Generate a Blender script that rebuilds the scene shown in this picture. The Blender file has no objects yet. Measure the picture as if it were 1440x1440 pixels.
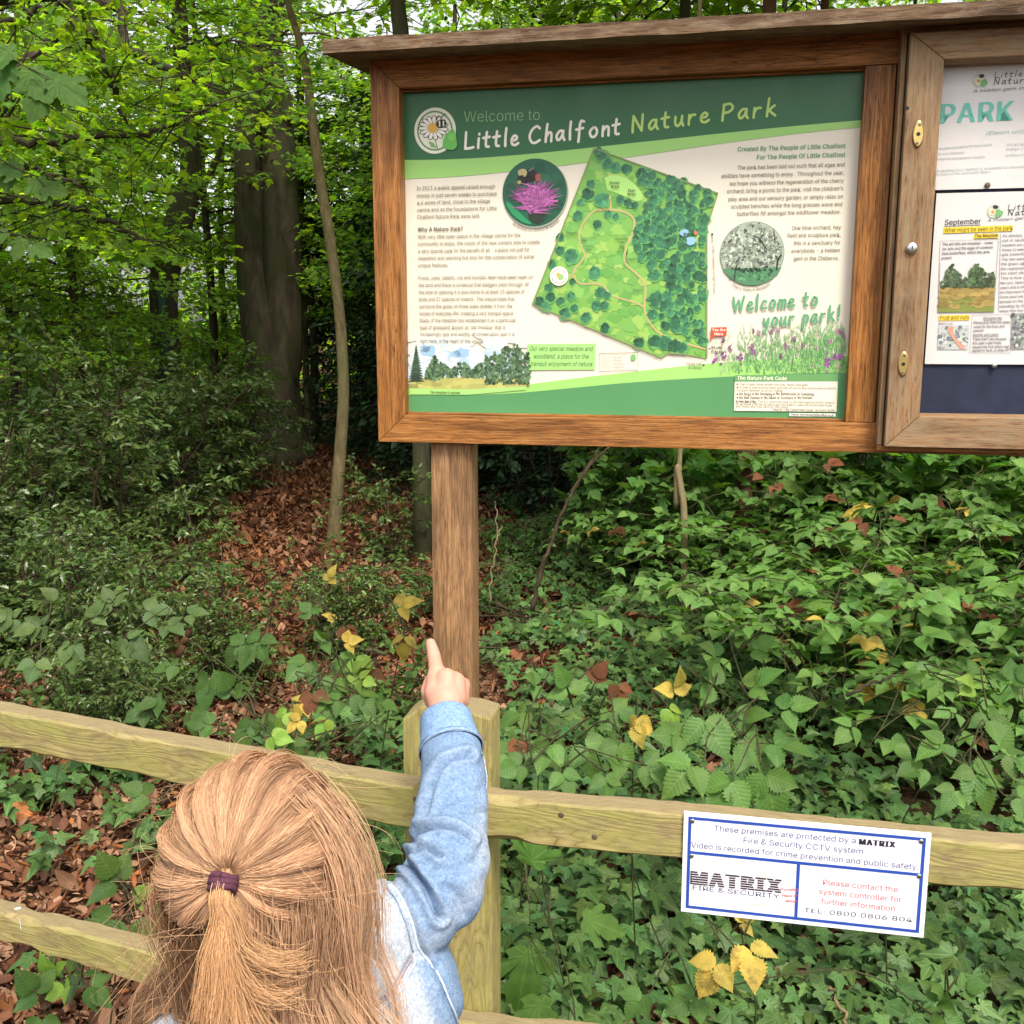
import bpy, bmesh, math, os
import numpy as np
from mathutils import Vector, Matrix

R = math.radians
SC = bpy.context.scene
COL = SC.collection

# ------------------------------------------------------------------ camera, sky, sun, exposure
PITCH = R(10.064)
CAM = np.array([0.0, 0.0, 1.58])
cd = bpy.data.cameras.new("camera")
cam = bpy.data.objects.new("camera", cd)
COL.objects.link(cam)
cam.location = CAM
cam.rotation_euler = (R(90) - PITCH, 0, 0)
cd.sensor_width = 36.0
cd.lens = 36.0 * 1441 / 1440
cd.clip_start = 0.05
cd.clip_end = 1000
SC.camera = cam

SUN_EL, SUN_AZ = R(56), R(160)          # azimuth clockwise from +Y: behind the camera, to the right
w = bpy.data.worlds.new("World")
SC.world = w
w.use_nodes = True
nt = w.node_tree
bg = nt.nodes["Background"]
sky = nt.nodes.new("ShaderNodeTexSky")
sky.sky_type = 'NISHITA'
sky.sun_disc = False
sky.sun_elevation = SUN_EL
sky.sun_rotation = SUN_AZ
sky.dust_density = 4.0
hs = nt.nodes.new("ShaderNodeHueSaturation")
hs.inputs['Saturation'].default_value = 0.12
nt.links.new(sky.outputs[0], hs.inputs['Color'])
nt.links.new(hs.outputs[0], bg.inputs['Color'])
bg.inputs['Strength'].default_value = 0.15

sd = bpy.data.lights.new("sun", 'SUN')
sun = bpy.data.objects.new("sun", sd)
COL.objects.link(sun)
sd.energy = 1.9
sd.angle = R(14)
sd.color = (1.0, 0.90, 0.74)
sdir = Vector((math.sin(SUN_AZ) * math.cos(SUN_EL), math.cos(SUN_AZ) * math.cos(SUN_EL), math.sin(SUN_EL)))
sun.rotation_euler = sdir.to_track_quat('Z', 'Y').to_euler()
sun.location = (0, 0, 30)

SC.view_settings.view_transform = 'Standard'
SC.view_settings.look = 'None'
SC.view_settings.exposure = 1.0
SC.view_settings.gamma = 1.0
SC.render.engine = 'CYCLES'
cy = SC.cycles
cy.use_denoising = True
cy.max_bounces = 8
cy.diffuse_bounces = 4
cy.glossy_bounces = 2
cy.transmission_bounces = 4
cy.transparent_max_bounces = 6
cy.sample_clamp_indirect = 6.0

# ------------------------------------------------------------------ helpers
FPX = 1441.0
_c, _s = math.cos(PITCH), math.sin(PITCH)


def ray(x, y):
    u = (x - 720) / FPX
    v = (720 - y) / FPX
    return np.array([u, _c + v * _s, v * _c - _s])


def pix(x, y, Z):
    """world point seen at photo pixel (x, y) at camera depth Z"""
    return CAM + ray(x, y) * Z


def ground_at(x, y, z=0.0):
    r = ray(x, y)
    return CAM + r * ((z - CAM[2]) / r[2])


def project(P):
    P = np.asarray(P) - CAM
    d = P[:, 1] * _c - P[:, 2] * _s
    up = P[:, 1] * _s + P[:, 2] * _c
    d = np.where(d < 1e-3, 1e-3, d)
    return np.c_[720 + FPX * P[:, 0] / d, 720 - FPX * up / d]


class Plane:
    """vertical plane: origin o, local x along d (right), local y away from the viewer, local z up"""

    def __init__(self, o, yaw):
        self.o = np.array(o, float)
        self.yaw = yaw
        self.d = np.array([math.cos(yaw), -math.sin(yaw), 0])
        self.b = np.array([math.sin(yaw), math.cos(yaw), 0])

    def at(self, x, y, off=0.0):
        r = ray(x, y)
        t = ((self.o - CAM) @ self.b + off) / (r @ self.b)
        p = CAM + r * t - self.o
        return np.array([p @ self.d, p[2]])


def lin(c):
    """sRGB 0-255 triple -> linear"""
    out = []
    for v in c[:3]:
        v = v / 255.0
        out.append(v / 12.92 if v <= 0.04045 else ((v + 0.055) / 1.055) ** 2.4)
    return tuple(out)


def tag(o, label=None, cat=None, group=None, kind=None):
    if label: o['label'] = label
    if cat: o['category'] = cat
    if group: o['group'] = group
    if kind: o['kind'] = kind
    return o


def empty(name, loc=(0, 0, 0), rz=0.0, parent=None):
    o = bpy.data.objects.new(name, None)
    o.empty_display_size = 0.1
    COL.objects.link(o)
    o.location = loc
    o.rotation_euler = (0, 0, rz)
    o.parent = parent
    return o


class MB:
    """mesh builder: arrays of vertices, polygons, colours and uvs -> ONE mesh object"""

    def __init__(self):
        self.v, self.li, self.sz, self.c, self.uv, self.n = [], [], [], [], [], 0

    def add(self, verts, faces, col=None, uv=None):
        verts = np.asarray(verts, float).reshape(-1, 3)
        k = len(verts)
        self.v.append(verts)
        if isinstance(faces, np.ndarray):
            self.li.append((faces + self.n).ravel())
            self.sz.append(np.full(len(faces), faces.shape[1]))
        else:
            for f in faces:
                self.li.append(np.asarray(f) + self.n)
                self.sz.append(np.array([len(f)]))
        c = np.ones((k, 4))
        if col is not None:
            c[:, :3] = col
        self.c.append(c)
        self.uv.append(np.zeros((k, 2)) if uv is None else np.asarray(uv, float))
        self.n += k
        return self

    def poly(self, pts, col=None):
        return self.add(pts, [list(range(len(pts)))], col)

    def box(self, x0, x1, y0, y1, z0, z1, col=None):
        v = [(x, y, z) for x in (x0, x1) for y in (y0, y1) for z in (z0, z1)]
        f = np.array([(0, 1, 3, 2), (4, 6, 7, 5), (0, 4, 5, 1), (2, 3, 7, 6), (0, 2, 6, 4), (1, 5, 7, 3)])
        return self.add(v, f, col)

    def tube(self, path, rad, sides=6, col=None, caps=True):
        path = np.asarray(path, float)
        n = len(path)
        rad = np.broadcast_to(np.asarray(rad, float), (n,))
        t = np.gradient(path, axis=0)
        t /= np.linalg.norm(t, axis=1)[:, None] + 1e-12
        ref = np.array([0.31, 0.17, 0.93])
        if abs(t[0] @ ref) > 0.9: ref = np.array([1.0, 0.1, 0.05])
        a = np.cross(t, ref)
        a /= np.linalg.norm(a, axis=1)[:, None] + 1e-12
        b = np.cross(t, a)
        th = np.arange(sides) * 2 * math.pi / sides
        v = path[:, None] + rad[:, None, None] * (a[:, None] * np.cos(th)[None, :, None] + b[:, None] * np.sin(th)[None, :, None])
        i = np.arange(n - 1)[:, None] * sides
        j = np.arange(sides)[None]
        j2 = (j + 1) % sides
        f = np.stack([i + j, i + j2, i + sides + j2, i + sides + j], -1).reshape(-1, 4)
        base = self.n
        uv = np.c_[np.repeat(np.linspace(0, 1, n), sides), np.tile(np.arange(sides) / sides, n)]
        self.add(v.reshape(-1, 3), f, col, uv)
        if caps:
            self.li.append(np.arange(sides)[::-1] + base); self.sz.append(np.array([sides]))
            self.li.append(np.arange(sides) + base + (n - 1) * sides); self.sz.append(np.array([sides]))
        return self

    def build(self, name, mat=None, parent=None, smooth=False, loc=None, rz=None):
        v = np.concatenate(self.v)
        li = np.concatenate(self.li).astype(np.int32)
        sz = np.concatenate(self.sz).astype(np.int32)
        me = bpy.data.meshes.new(name)
        me.vertices.add(len(v)); me.vertices.foreach_set('co', v.astype(np.float32).ravel())
        me.loops.add(len(li)); me.loops.foreach_set('vertex_index', li)
        me.polygons.add(len(sz))
        st = np.zeros(len(sz), np.int32); st[1:] = np.cumsum(sz)[:-1]
        me.polygons.foreach_set('loop_start', st)
        me.polygons.foreach_set('use_smooth', np.full(len(sz), bool(smooth)))
        me.update(calc_edges=True)
        ca = me.attributes.new('Col', 'FLOAT_COLOR', 'POINT')
        ca.data.foreach_set('color', np.concatenate(self.c).astype(np.float32).ravel())
        ul = me.uv_layers.new(name='UVMap')
        ul.data.foreach_set('uv', np.concatenate(self.uv)[li].astype(np.float32).ravel())
        if mat: me.materials.append(mat)
        return obj(name, me, parent, loc, rz)


def obj(name, me, parent=None, loc=None, rz=None):
    o = bpy.data.objects.new(name, me)
    COL.objects.link(o)
    if parent: o.parent = parent
    if loc is not None: o.location = loc
    if rz is not None: o.rotation_euler = (0, 0, rz)
    return o


def copy_tree(o, parent=None):
    c = o.copy()
    COL.objects.link(c)
    if parent: c.parent = parent
    for ch in [x for x in bpy.data.objects if x.parent == o]:
        copy_tree(ch, c)
    return c


def smooth_path(pts, n=8):
    """Catmull-Rom through pts"""
    p = np.asarray(pts, float)
    if len(p) < 3:
        t = np.linspace(0, 1, n + 1)[:, None]
        return p[0] + (p[-1] - p[0]) * t
    q = np.vstack([2 * p[0] - p[1], p, 2 * p[-1] - p[-2]])
    out = []
    for i in range(1, len(q) - 2):
        t = np.linspace(0, 1, n, endpoint=False)[:, None]
        a, b, c, d = q[i - 1], q[i], q[i + 1], q[i + 2]
        out.append(0.5 * ((2 * b) + (-a + c) * t + (2 * a - 5 * b + 4 * c - d) * t ** 2 + (-a + 3 * b - 3 * c + d) * t ** 3))
    out.append(p[-1:])
    return np.vstack(out)


def unit(a):
    a = np.asarray(a, float)
    return a / (np.linalg.norm(a, axis=-1, keepdims=True) + 1e-12)


# ------------------------------------------------------------------ materials
class NT:
    def __init__(self, name):
        self.m = bpy.data.materials.new(name)
        self.m.use_nodes = True
        self.t = self.m.node_tree
        self.p = self.t.nodes['Principled BSDF']
        self.out = self.t.nodes['Material Output']

    def node(self, typ, **kw):
        n = self.t.nodes.new(typ)
        for k, v in kw.items(): setattr(n, k, v)
        return n

    def link(self, a, b): self.t.links.new(a, b)

    def val(self, sock, v):
        if isinstance(v, bpy.types.NodeSocket): self.link(v, sock)
        else: sock.default_value = v

    def math(self, op, a, b=0.0, c=0.0):
        n = self.node('ShaderNodeMath', operation=op)
        self.val(n.inputs[0], a); self.val(n.inputs[1], b); self.val(n.inputs[2], c)
        return n.outputs[0]

    def mix(self, f, a, b, typ='MIX'):
        n = self.node('ShaderNodeMix', data_type='RGBA', blend_type=typ)
        self.val(n.inputs[0], f)
        for s, v in ((n.inputs[6], a), (n.inputs[7], b)):
            if isinstance(v, bpy.types.NodeSocket): self.link(v, s)
            else: s.default_value = (*v[:3], 1)
        return n.outputs[2]

    def noise(self, scale, vec=None, detail=4, rough=0.55, dist=0.0):
        n = self.node('ShaderNodeTexNoise')
        n.inputs['Scale'].default_value = scale
        n.inputs['Detail'].default_value = detail
        n.inputs['Roughness'].default_value = rough
        n.inputs['Distortion'].default_value = dist
        if vec is not None: self.link(vec, n.inputs['Vector'])
        return n.outputs['Fac']

    def ramp(self, f, stops):
        n = self.node('ShaderNodeValToRGB')
        e = n.color_ramp.elements
        while len(e) < len(stops): e.new(0.5)
        for i, (p, c) in enumerate(stops):
            e[i].position = p
            e[i].color = (*c, 1) if len(c) == 3 else c
        self.link(f, n.inputs[0])
        return n.outputs[0]

    def objvec(self, scale=(1, 1, 1)):
        """object coordinates, stretched, shifted per object"""
        tc = self.node('ShaderNodeTexCoord')
        oi = self.node('ShaderNodeObjectInfo')
        ad = self.node('ShaderNodeVectorMath', operation='ADD')
        sc = self.node('ShaderNodeVectorMath', operation='SCALE')
        cb = self.node('ShaderNodeCombineXYZ')
        for i in range(3): self.link(oi.outputs['Random'], cb.inputs[i])
        self.link(cb.outputs[0], sc.inputs[0]); sc.inputs['Scale'].default_value = 17.0
        self.link(tc.outputs['Object'], ad.inputs[0]); self.link(sc.outputs[0], ad.inputs[1])
        mp = self.node('ShaderNodeMapping')
        mp.inputs['Scale'].default_value = scale
        self.link(ad.outputs[0], mp.inputs['Vector'])
        return mp.outputs[0], oi.outputs['Random']

    def bump(self, h, strength=0.3, dist=0.002):
        b = self.node('ShaderNodeBump')
        b.inputs['Strength'].default_value = strength
        b.inputs['Distance'].default_value = dist
        self.link(h, b.inputs['Height'])
        self.link(b.outputs[0], self.p.inputs['Normal'])
        return b

    def set(self, **kw):
        for k, v in kw.items(): self.val(self.p.inputs[k.replace('_', ' ')], v)
        return self


def plain(name, c, rough=0.5, metal=0.0, spec=0.5, nscale=60.0, var=0.12):
    n = NT(name)
    vec, _ = n.objvec()
    f = n.noise(nscale, vec)
    lo = tuple(x * (1 - var) for x in c); hi = tuple(min(1, x * (1 + var)) for x in c)
    n.link(n.ramp(f, [(0.3, lo), (0.7, hi)]), n.p.inputs['Base Color'])
    n.p.inputs['Roughness'].default_value = rough
    n.p.inputs['Metallic'].default_value = metal
    n.p.inputs['Specular IOR Level'].default_value = spec
    return n.m


def hardwood(name, dark, mid, light, rough=0.42, weather=None, wz=0.0):
    """long grain along local X"""
    n = NT(name)
    v1, rnd = n.objvec((3.0, 60, 60))
    g = n.noise(3.0, v1, 6, 0.62, 0.6)
    v2, _ = n.objvec((14, 420, 420))
    pores = n.noise(2.2, v2, 3, 0.6)
    v3, _ = n.objvec((1.2, 5, 5))
    big = n.noise(4.0, v3, 5, 0.6, 0.4)
    base = n.ramp(g, [(0.28, dark), (0.5, mid), (0.72, light)])
    pm = n.ramp(pores, [(0.36, (0.22, 0.19, 0.17)), (0.48, (1, 1, 1))])
    base = n.mix(0.8, base, pm, 'MULTIPLY')
    bm = n.ramp(big, [(0.32, (0.50, 0.45, 0.42)), (0.50, (0.95, 0.92, 0.9)), (0.7, (1.18, 1.12, 1.05))])
    base = n.mix(0.8, base, bm, 'MULTIPLY')
    if weather:
        v4, _ = n.objvec((4, 14, 14))
        wn = n.noise(6.0, v4, 6, 0.7, 0.3)
        wf = n.ramp(wn, [(0.42 - wz, (0, 0, 0)), (0.68 - wz, (1, 1, 1))])
        base = n.mix(n.math('MULTIPLY', wf, 0.75), base, weather)
    # a few long drying cracks
    v5, _ = n.objvec((2.2, 26, 26))
    ck = n.noise(2.0, v5, 4, 0.6, 0.7)
    cf = n.ramp(n.math('ABSOLUTE', n.math('SUBTRACT', ck, 0.52)), [(0.0, (1, 1, 1)), (0.006, (0, 0, 0))])
    msk = n.ramp(n.noise(3.0, v3, 2), [(0.52, (0, 0, 0)), (0.6, (1, 1, 1))])
    cf2 = n.math('MULTIPLY', cf, msk)
    base = n.mix(n.math('MULTIPLY', cf2, 0.75), base, tuple(x * 0.2 for x in dark))
    n.link(base, n.p.inputs['Base Color'])
    h = n.math('ADD', n.math('MULTIPLY', pores, 0.7), n.math('SUBTRACT', n.math('MULTIPLY', g, 0.5), cf2))
    n.bump(h, 0.55, 0.0022)
    n.set(Roughness=rough)
    n.p.inputs['Specular IOR Level'].default_value = 0.3
    return n.m


def fencewood(name, tint=(1, 1, 1)):
    """pressure treated softwood, knots and cathedral grain, algae film; grain along local X"""
    n = NT(name)
    v0, rnd = n.objvec((2.2, 15, 15))
    warp = n.noise(1.1, v0, 3, 0.5, 0.3)
    # knots
    vk, _ = n.objvec((3.2, 8, 8))
    vo = n.node('ShaderNodeTexVoronoi'); vo.inputs['Scale'].default_value = 1.1
    n.link(vk, vo.inputs['Vector'])
    kd = vo.outputs['Distance']
    field = n.math('ADD', n.math('MULTIPLY', warp, 2.4), n.math('MULTIPLY', n.math('POWER', n.math('MINIMUM', kd, 0.7), 1.5), 1.1))
    rings = n.math('PINGPONG', n.math('MULTIPLY', field, 6.5), 0.5)
    vf, _ = n.objvec((9, 260, 260))
    fine = n.noise(2.0, vf, 4, 0.6)
    col = n.ramp(rings, [(0.0, (0.17, 0.12, 0.045)), (0.07, (0.33, 0.27, 0.11)), (0.5, (0.43, 0.37, 0.17))])
    col = n.mix(0.5, col, n.ramp(fine, [(0.35, (0.55, 0.5, 0.42)), (0.6, (1.05, 1.05, 1.0))]), 'MULTIPLY')
    kn = n.ramp(kd, [(0.05, (1, 1, 1)), (0.13, (0, 0, 0))])
    col = n.mix(n.math('MULTIPLY', kn, 0.8), col, (0.16, 0.10, 0.045))
    # algae, blotchy
    va, _ = n.objvec((5, 14, 14))
    al = n.noise(1.6, va, 6, 0.65, 0.4)
    col = n.mix(n.ramp(al, [(0.36, (0, 0, 0)), (0.62, (0.8, 0.8, 0.8))]), col, (0.29, 0.285, 0.085))
    gr = n.noise(3.5, va, 6, 0.7, 0.8)
    col = n.mix(n.ramp(gr, [(0.46, (0, 0, 0)), (0.68, (0.85, 0.85, 0.85))]), col, (0.21, 0.165, 0.09))
    # upward faces are weathered brown-grey
    ge = n.node('ShaderNodeNewGeometry')
    sx = n.node('ShaderNodeSeparateXYZ'); n.link(ge.outputs['Normal'], sx.inputs[0])
    top = n.ramp(sx.outputs['Z'], [(0.6, (0, 0, 0)), (0.85, (0.85, 0.85, 0.85))])
    tn = n.ramp(n.noise(2.5, vf, 5, 0.7), [(0.3, (0.15, 0.115, 0.065)), (0.7, (0.30, 0.24, 0.145))])
    col = n.mix(top, col, tn)
    col = n.mix(1.0, col, tint, 'MULTIPLY')
    ckv, _ = n.objvec((7, 60, 60))
    ck = n.noise(1.7, ckv, 4, 0.65, 0.5)
    cf = n.ramp(n.math('ABSOLUTE', n.math('SUBTRACT', ck, 0.55)), [(0.0, (1, 1, 1)), (0.010, (0, 0, 0))])
    msk = n.ramp(n.noise(2.2, v0, 2), [(0.5, (0, 0, 0)), (0.62, (1, 1, 1))])
    cf = n.math('MULTIPLY', cf, msk)
    col = n.mix(n.math('MULTIPLY', cf, 0.8), col, (0.10, 0.075, 0.035))
    n.link(col, n.p.inputs['Base Color'])
    n.bump(n.math('SUBTRACT', n.math('ADD', n.math('MULTIPLY', fine, 0.6), n.math('MULTIPLY', rings, 0.6)), n.math('MULTIPLY', cf, 1.2)), 0.5, 0.0022)
    n.set(Roughness=0.8)
    n.p.inputs['Specular IOR Level'].default_value = 0.2
    return n.m


def leafmat(name, veins='pinnate', rough=0.42, trans=0.32, spec=0.35, tint=(1.5, 1.75, 0.55), vein_gain=0.45, blotch=None):
    n = NT(name)
    at = n.node('ShaderNodeAttribute', attribute_name='Col')
    uvn = n.node('ShaderNodeUVMap')
    sp = n.node('ShaderNodeSeparateXYZ'); n.link(uvn.outputs[0], sp.inputs[0])
    u, v = sp.outputs[0], sp.outputs[1]
    au = n.math('ABSOLUTE', u)
    col = at.outputs['Color']
    tc = n.node('ShaderNodeTexCoord')
    nz = n.noise(45.0, tc.outputs['Object'], 3)
    col = n.mix(0.5, col, n.ramp(nz, [(0.3, (0.62, 0.66, 0.6)), (0.7, (1.3, 1.25, 1.2))]), 'MULTIPLY')
    if blotch:
        bz_ = n.noise(22.0, tc.outputs['Object'], 5, 0.7)
        col = n.mix(n.ramp(bz_, [(0.52, (0, 0, 0)), (0.66, (0.8, 0.8, 0.8))]), col, blotch)
    h = nz
    if veins:
        if veins == 'pinnate':
            mid = n.math('LESS_THAN', au, 0.016)
            f = n.math('FRACT', n.math('MULTIPLY', n.math('SUBTRACT', v, n.math('MULTIPLY', au, 0.75)), 8.0))
            lat = n.math('COMPARE', f, 0.5, 0.085)
            vm = n.math('MAXIMUM', mid, n.math('MULTIPLY', lat, 0.65))
            puff = n.math('ABSOLUTE', n.math('SUBTRACT', f, 0.5))
            h = n.math('SUBTRACT', 0.5, n.math('MULTIPLY', puff, -1.0))
        else:
            vy = n.math('ADD', v, 0.02)
            ang = n.math('ARCTAN2', u, vy)
            f = n.math('FRACT', n.math('ADD', n.math('DIVIDE', ang, 0.72), 0.5))
            rr = n.math('SQRT', n.math('ADD', n.math('MULTIPLY', u, u), n.math('MULTIPLY', vy, vy)))
            wd = n.math('DIVIDE', 0.016, n.math('MAXIMUM', rr, 0.06))
            vm = n.math('COMPARE', f, 0.5, wd)
            h = n.math('ABSOLUTE', n.math('SUBTRACT', f, 0.5))
        col = n.mix(n.math('MULTIPLY', vm, vein_gain), col, n.mix(1.0, col, (2.4, 2.0, 2.4), 'MULTIPLY'))
    n.link(col, n.p.inputs['Base Color'])
    n.set(Roughness=rough)
    n.p.inputs['Specular IOR Level'].default_value = spec
    n.bump(h, 0.3, 0.003)
    tr = n.node('ShaderNodeBsdfTranslucent')
    n.link(n.mix(1.0, col, tint, 'MULTIPLY'), tr.inputs[0])
    mx = n.node('ShaderNodeMixShader'); mx.inputs[0].default_value = trans
    n.link(n.p.outputs[0], mx.inputs[1]); n.link(tr.outputs[0], mx.inputs[2])
    n.link(mx.outputs[0], n.out.inputs[0])
    return n.m


def bark(name, dark, light, moss=None, scale=(30, 30, 5)):
    n = NT(name)
    v, _ = n.objvec(scale)
    f = n.noise(1.0, v, 6, 0.65, 0.5)
    col = n.ramp(f, [(0.3, dark), (0.7, light)])
    if moss:
        v2, _ = n.objvec((3, 3, 1.5))
        mf = n.noise(1.4, v2, 4, 0.6)
        col = n.mix(n.ramp(mf, [(0.42, (0, 0, 0)), (0.65, (0.8, 0.8, 0.8))]), col, moss)
    n.link(col, n.p.inputs['Base Color'])
    n.bump(f, 0.8, 0.02)
    n.set(Roughness=0.9)
    n.p.inputs['Specular IOR Level'].default_value = 0.15
    return n.m


def inkmat(name, rough=0.35, spec=0.4):
    """printed surface: the print's own flat colours are stored per polygon"""
    n = NT(name)
    at = n.node('ShaderNodeAttribute', attribute_name='Col')
    tc = n.node('ShaderNodeTexCoord')
    nz = n.noise(9.0, tc.outputs['Object'], 5)
    c = n.mix(0.35, at.outputs['Color'], n.ramp(nz, [(0.3, (0.88, 0.87, 0.84)), (0.7, (1.03, 1.03, 1.02))]), 'MULTIPLY')
    n.link(c, n.p.inputs['Base Color'])
    n.link(n.ramp(nz, [(0.3, (rough * 0.8,) * 3), (0.7, (rough * 1.3,) * 3)]), n.p.inputs['Roughness'])
    n.p.inputs['Specular IOR Level'].default_value = spec
    return n.m


M = {}
M['oak'] = hardwood('varnished_oak', (0.115, 0.042, 0.010), (0.33, 0.135, 0.033), (0.49, 0.235, 0.072))
M['oak_door'] = hardwood('weathered_oak', (0.17, 0.085, 0.036), (0.29, 0.165, 0.08), (0.39, 0.24, 0.13), 0.6, (0.27, 0.21, 0.125), 0.02)
M['oak_roof'] = hardwood('grey_oak', (0.06, 0.032, 0.016), (0.13, 0.075, 0.04), (0.25, 0.165, 0.10), 0.8, (0.27, 0.21, 0.14), -0.05)
M['oak_post'] = hardwood('post_oak', (0.14, 0.070, 0.030), (0.31, 0.170, 0.078), (0.43, 0.265, 0.135), 0.65, (0.15, 0.088, 0.048), -0.03)
M['fence'] = fencewood('treated_timber', (1.02, .99, .95))
M['brass'] = plain('brass', (0.62, 0.46, 0.17), 0.32, 1.0)
M['steel'] = plain('steel', (0.55, 0.55, 0.52), 0.35, 1.0)
M['rust'] = plain('rusty_nail', (0.16, 0.12, 0.08), 0.6, 0.6)
M['dark'] = plain('keyhole_dark', (0.01, 0.008, 0.006), 0.8)
M['ink'] = inkmat('printed_panel')
M['paper'] = inkmat('printed_paper', 0.6, 0.25)
M['navy'] = plain('navy_felt_board', (0.028, 0.032, 0.062), 0.75, 0, 0.2, 14, 0.3)

# ------------------------------------------------------------------ ground
def gz(x, y):
    x = np.asarray(x, float); y = np.asarray(y, float)
    fade = np.clip((np.hypot(x, y) - 3.0) / 5.0, 0, 1)
    g = 0.05 * np.sin(x * 0.9 + 1.3) * np.cos(y * 0.7 + 0.4) + 0.035 * np.sin(x * 2.1 - y * 1.3) + 0.02 * np.sin(3.7 * x + 2.9 * y)
    g = g * (0.25 + 0.75 * fade)
    # leaf-covered mound in the clearing, and the bank that climbs to the right
    g = g + .14 * np.exp(-((x + 1.55) / 1.1) ** 2 - ((y - 8.8) / 1.5) ** 2)
    return g + .32 * np.exp(-((x - 3.4) / 1.7) ** 2 - ((y - 6.2) / 2.1) ** 2)


def build_ground():
    b = MB()
    # fine grid near, coarse far, one sheet
    def axis(lo, hi):
        fine = np.arange(-14, 26.01, 0.25)
        return np.unique(np.concatenate([np.linspace(lo, -14, 14), fine, np.linspace(26, hi, 14)]))
    xs, ys = axis(-160, 160), axis(-60, 300)
    X, Y = np.meshgrid(xs, ys)
    Z = gz(X, Y)
    v = np.stack([X, Y, Z], -1).reshape(-1, 3)
    nx = len(xs)
    i, j = np.meshgrid(np.arange(nx - 1), np.arange(len(ys) - 1))
    a = (j * nx + i).ravel()
    f = np.stack([a, a + 1, a + nx + 1, a + nx], -1)
    b.add(v, f)
    n = NT('leaf_mould_soil')
    tc = n.node('ShaderNodeTexCoord')
    f1 = n.noise(38, tc.outputs['Object'], 8, 0.7, 0.4)
    f2 = n.noise(3.0, tc.outputs['Object'], 4)
    vo = n.node('ShaderNodeTexVoronoi'); vo.inputs['Scale'].default_value = 26
    n.link(tc.outputs['Object'], vo.inputs['Vector'])
    col = n.ramp(f1, [(0.3, (0.030, 0.017, 0.010)), (0.55, (0.085, 0.045, 0.024)), (0.75, (0.16, 0.085, 0.045))])
    hv = n.mix(0.35, col, vo.outputs['Color'], 'MULTIPLY')
    col = n.mix(n.ramp(f2, [(0.4, (0.2, 0.2, 0.2)), (0.65, (0.9, 0.9, 0.9))]), hv, (0.055, 0.034, 0.020))
    n.link(col, n.p.inputs['Base Color'])
    n.bump(n.math('ADD', f1, vo.outputs['Distance']), 0.8, 0.02)
    n.set(Roughness=0.95)
    n.p.inputs['Specular IOR Level'].default_value = 0.04
    tag(b.build('ground', n.m, smooth=True), kind='structure')


build_ground()

# ------------------------------------------------------------------ beams
def beam(name, poly, y0, y1, orient, mat, parent, bev=0.0015):
    """prism with outline poly in the parent's (x, z), between y0 and y1; grain along x ('h'), z ('v') or y ('d')"""
    n = len(poly)
    v = []
    for yy in (y0, y1):
        for (x, z) in poly:
            v.append((x, yy, z) if orient == 'h' else (z, yy, -x))
    f = [list(range(n)), list(range(2 * n - 1, n - 1, -1))] + [[i, i + n, (i + 1) % n + n, (i + 1) % n] for i in range(n)]
    bm = bmesh.new()
    vs = [bm.verts.new(p) for p in v]
    for q in f: bm.faces.new([vs[k] for k in q])
    bmesh.ops.recalc_face_normals(bm, faces=bm.faces)
    if bev:
        bmesh.ops.bevel(bm, geom=[e for e in bm.edges if e.calc_face_angle(0) > 0.5], offset=bev, segments=2, affect='EDGES', profile=0.6)
    me = bpy.data.meshes.new(name)
    bm.to_mesh(me); bm.free()
    me.materials.append(mat)
    o = obj(name, me, parent)
    if orient == 'v': o.rotation_euler = (0, R(-90), 0)
    return o


def rect(x0, x1, z0, z1): return [(x0, z0), (x1, z0), (x1, z1), (x0, z1)]


def disc(b, c, r, y, col=None, seg=20, dome=0.0):
    th = np.arange(seg) * 2 * math.pi / seg
    ring = np.c_[c[0] + r * np.cos(th), np.full(seg, y), c[1] + r * np.sin(th)]
    v = np.vstack([ring, [[c[0], y - dome, c[1]]]])
    f = np.array([(i, (i + 1) % seg, seg) for i in range(seg)])
    return b.add(v, f, col)


def stud(name, c, y, r, h, mat, parent, sq=1.0, hole=None):
    """low domed disc on a vertical face, facing the viewer (local -y)"""
    seg = 20
    prof = [(1.0, 0.0), (1.0, 0.55), (0.85, 0.85), (0.5, 1.0), (0.0, 1.0)]
    th = np.arange(seg) * 2 * math.pi / seg
    v, f = [], []
    for (rr, hh) in prof[:-1]:
        for t in th: v.append((c[0] + r * sq * rr * math.cos(t), y - h * hh, c[1] + r * rr * math.sin(t)))
    v.append((c[0], y - h, c[1]))
    for k in range(len(prof) - 2):
        for i in range(seg): f.append((k * seg + i, k * seg + (i + 1) % seg, (k + 1) * seg + (i + 1) % seg, (k + 1) * seg + i))
    for i in range(seg): f.append(((len(prof) - 2) * seg + i, (len(prof) - 2) * seg + (i + 1) % seg, len(v) - 1))
    return MB().add(v, f).build(name, mat, parent, smooth=True)


# ------------------------------------------------------------------ fence
FY, LY = R(11.4), R(21.9)
PO = pix(691, 1010, 1.45)
RP = Plane((PO[0], PO[1], 1.0393), FY)
LP = Plane((pix(565, 1010, 1.45)[0], PO[1], 1.0393), LY)
PW = 0.132
fence = empty('post_and_rail_fence', (PO[0], PO[1], 0), -FY)
tag(fence, 'low greenish timber post and rail fence in front of the notice board', 'fence')
ZT = 1.0393


def fence_post(x0, top, w=PW, dp=0.062):
    # weathered top: front arris planed off at the left, sloping back
    bm = bmesh.new()
    pr = [(x0, top - 0.012), (x0 + 0.028, top + 0.010), (x0 + w * 0.8, top + 0.006), (x0 + w, top)]
    bot = -0.05
    pts = [(x0, bot)] + pr + [(x0 + w, bot)]
    return beam('post', pts[::-1], 0.0, dp, 'v', M['fence'], fence, 0.004)


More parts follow.
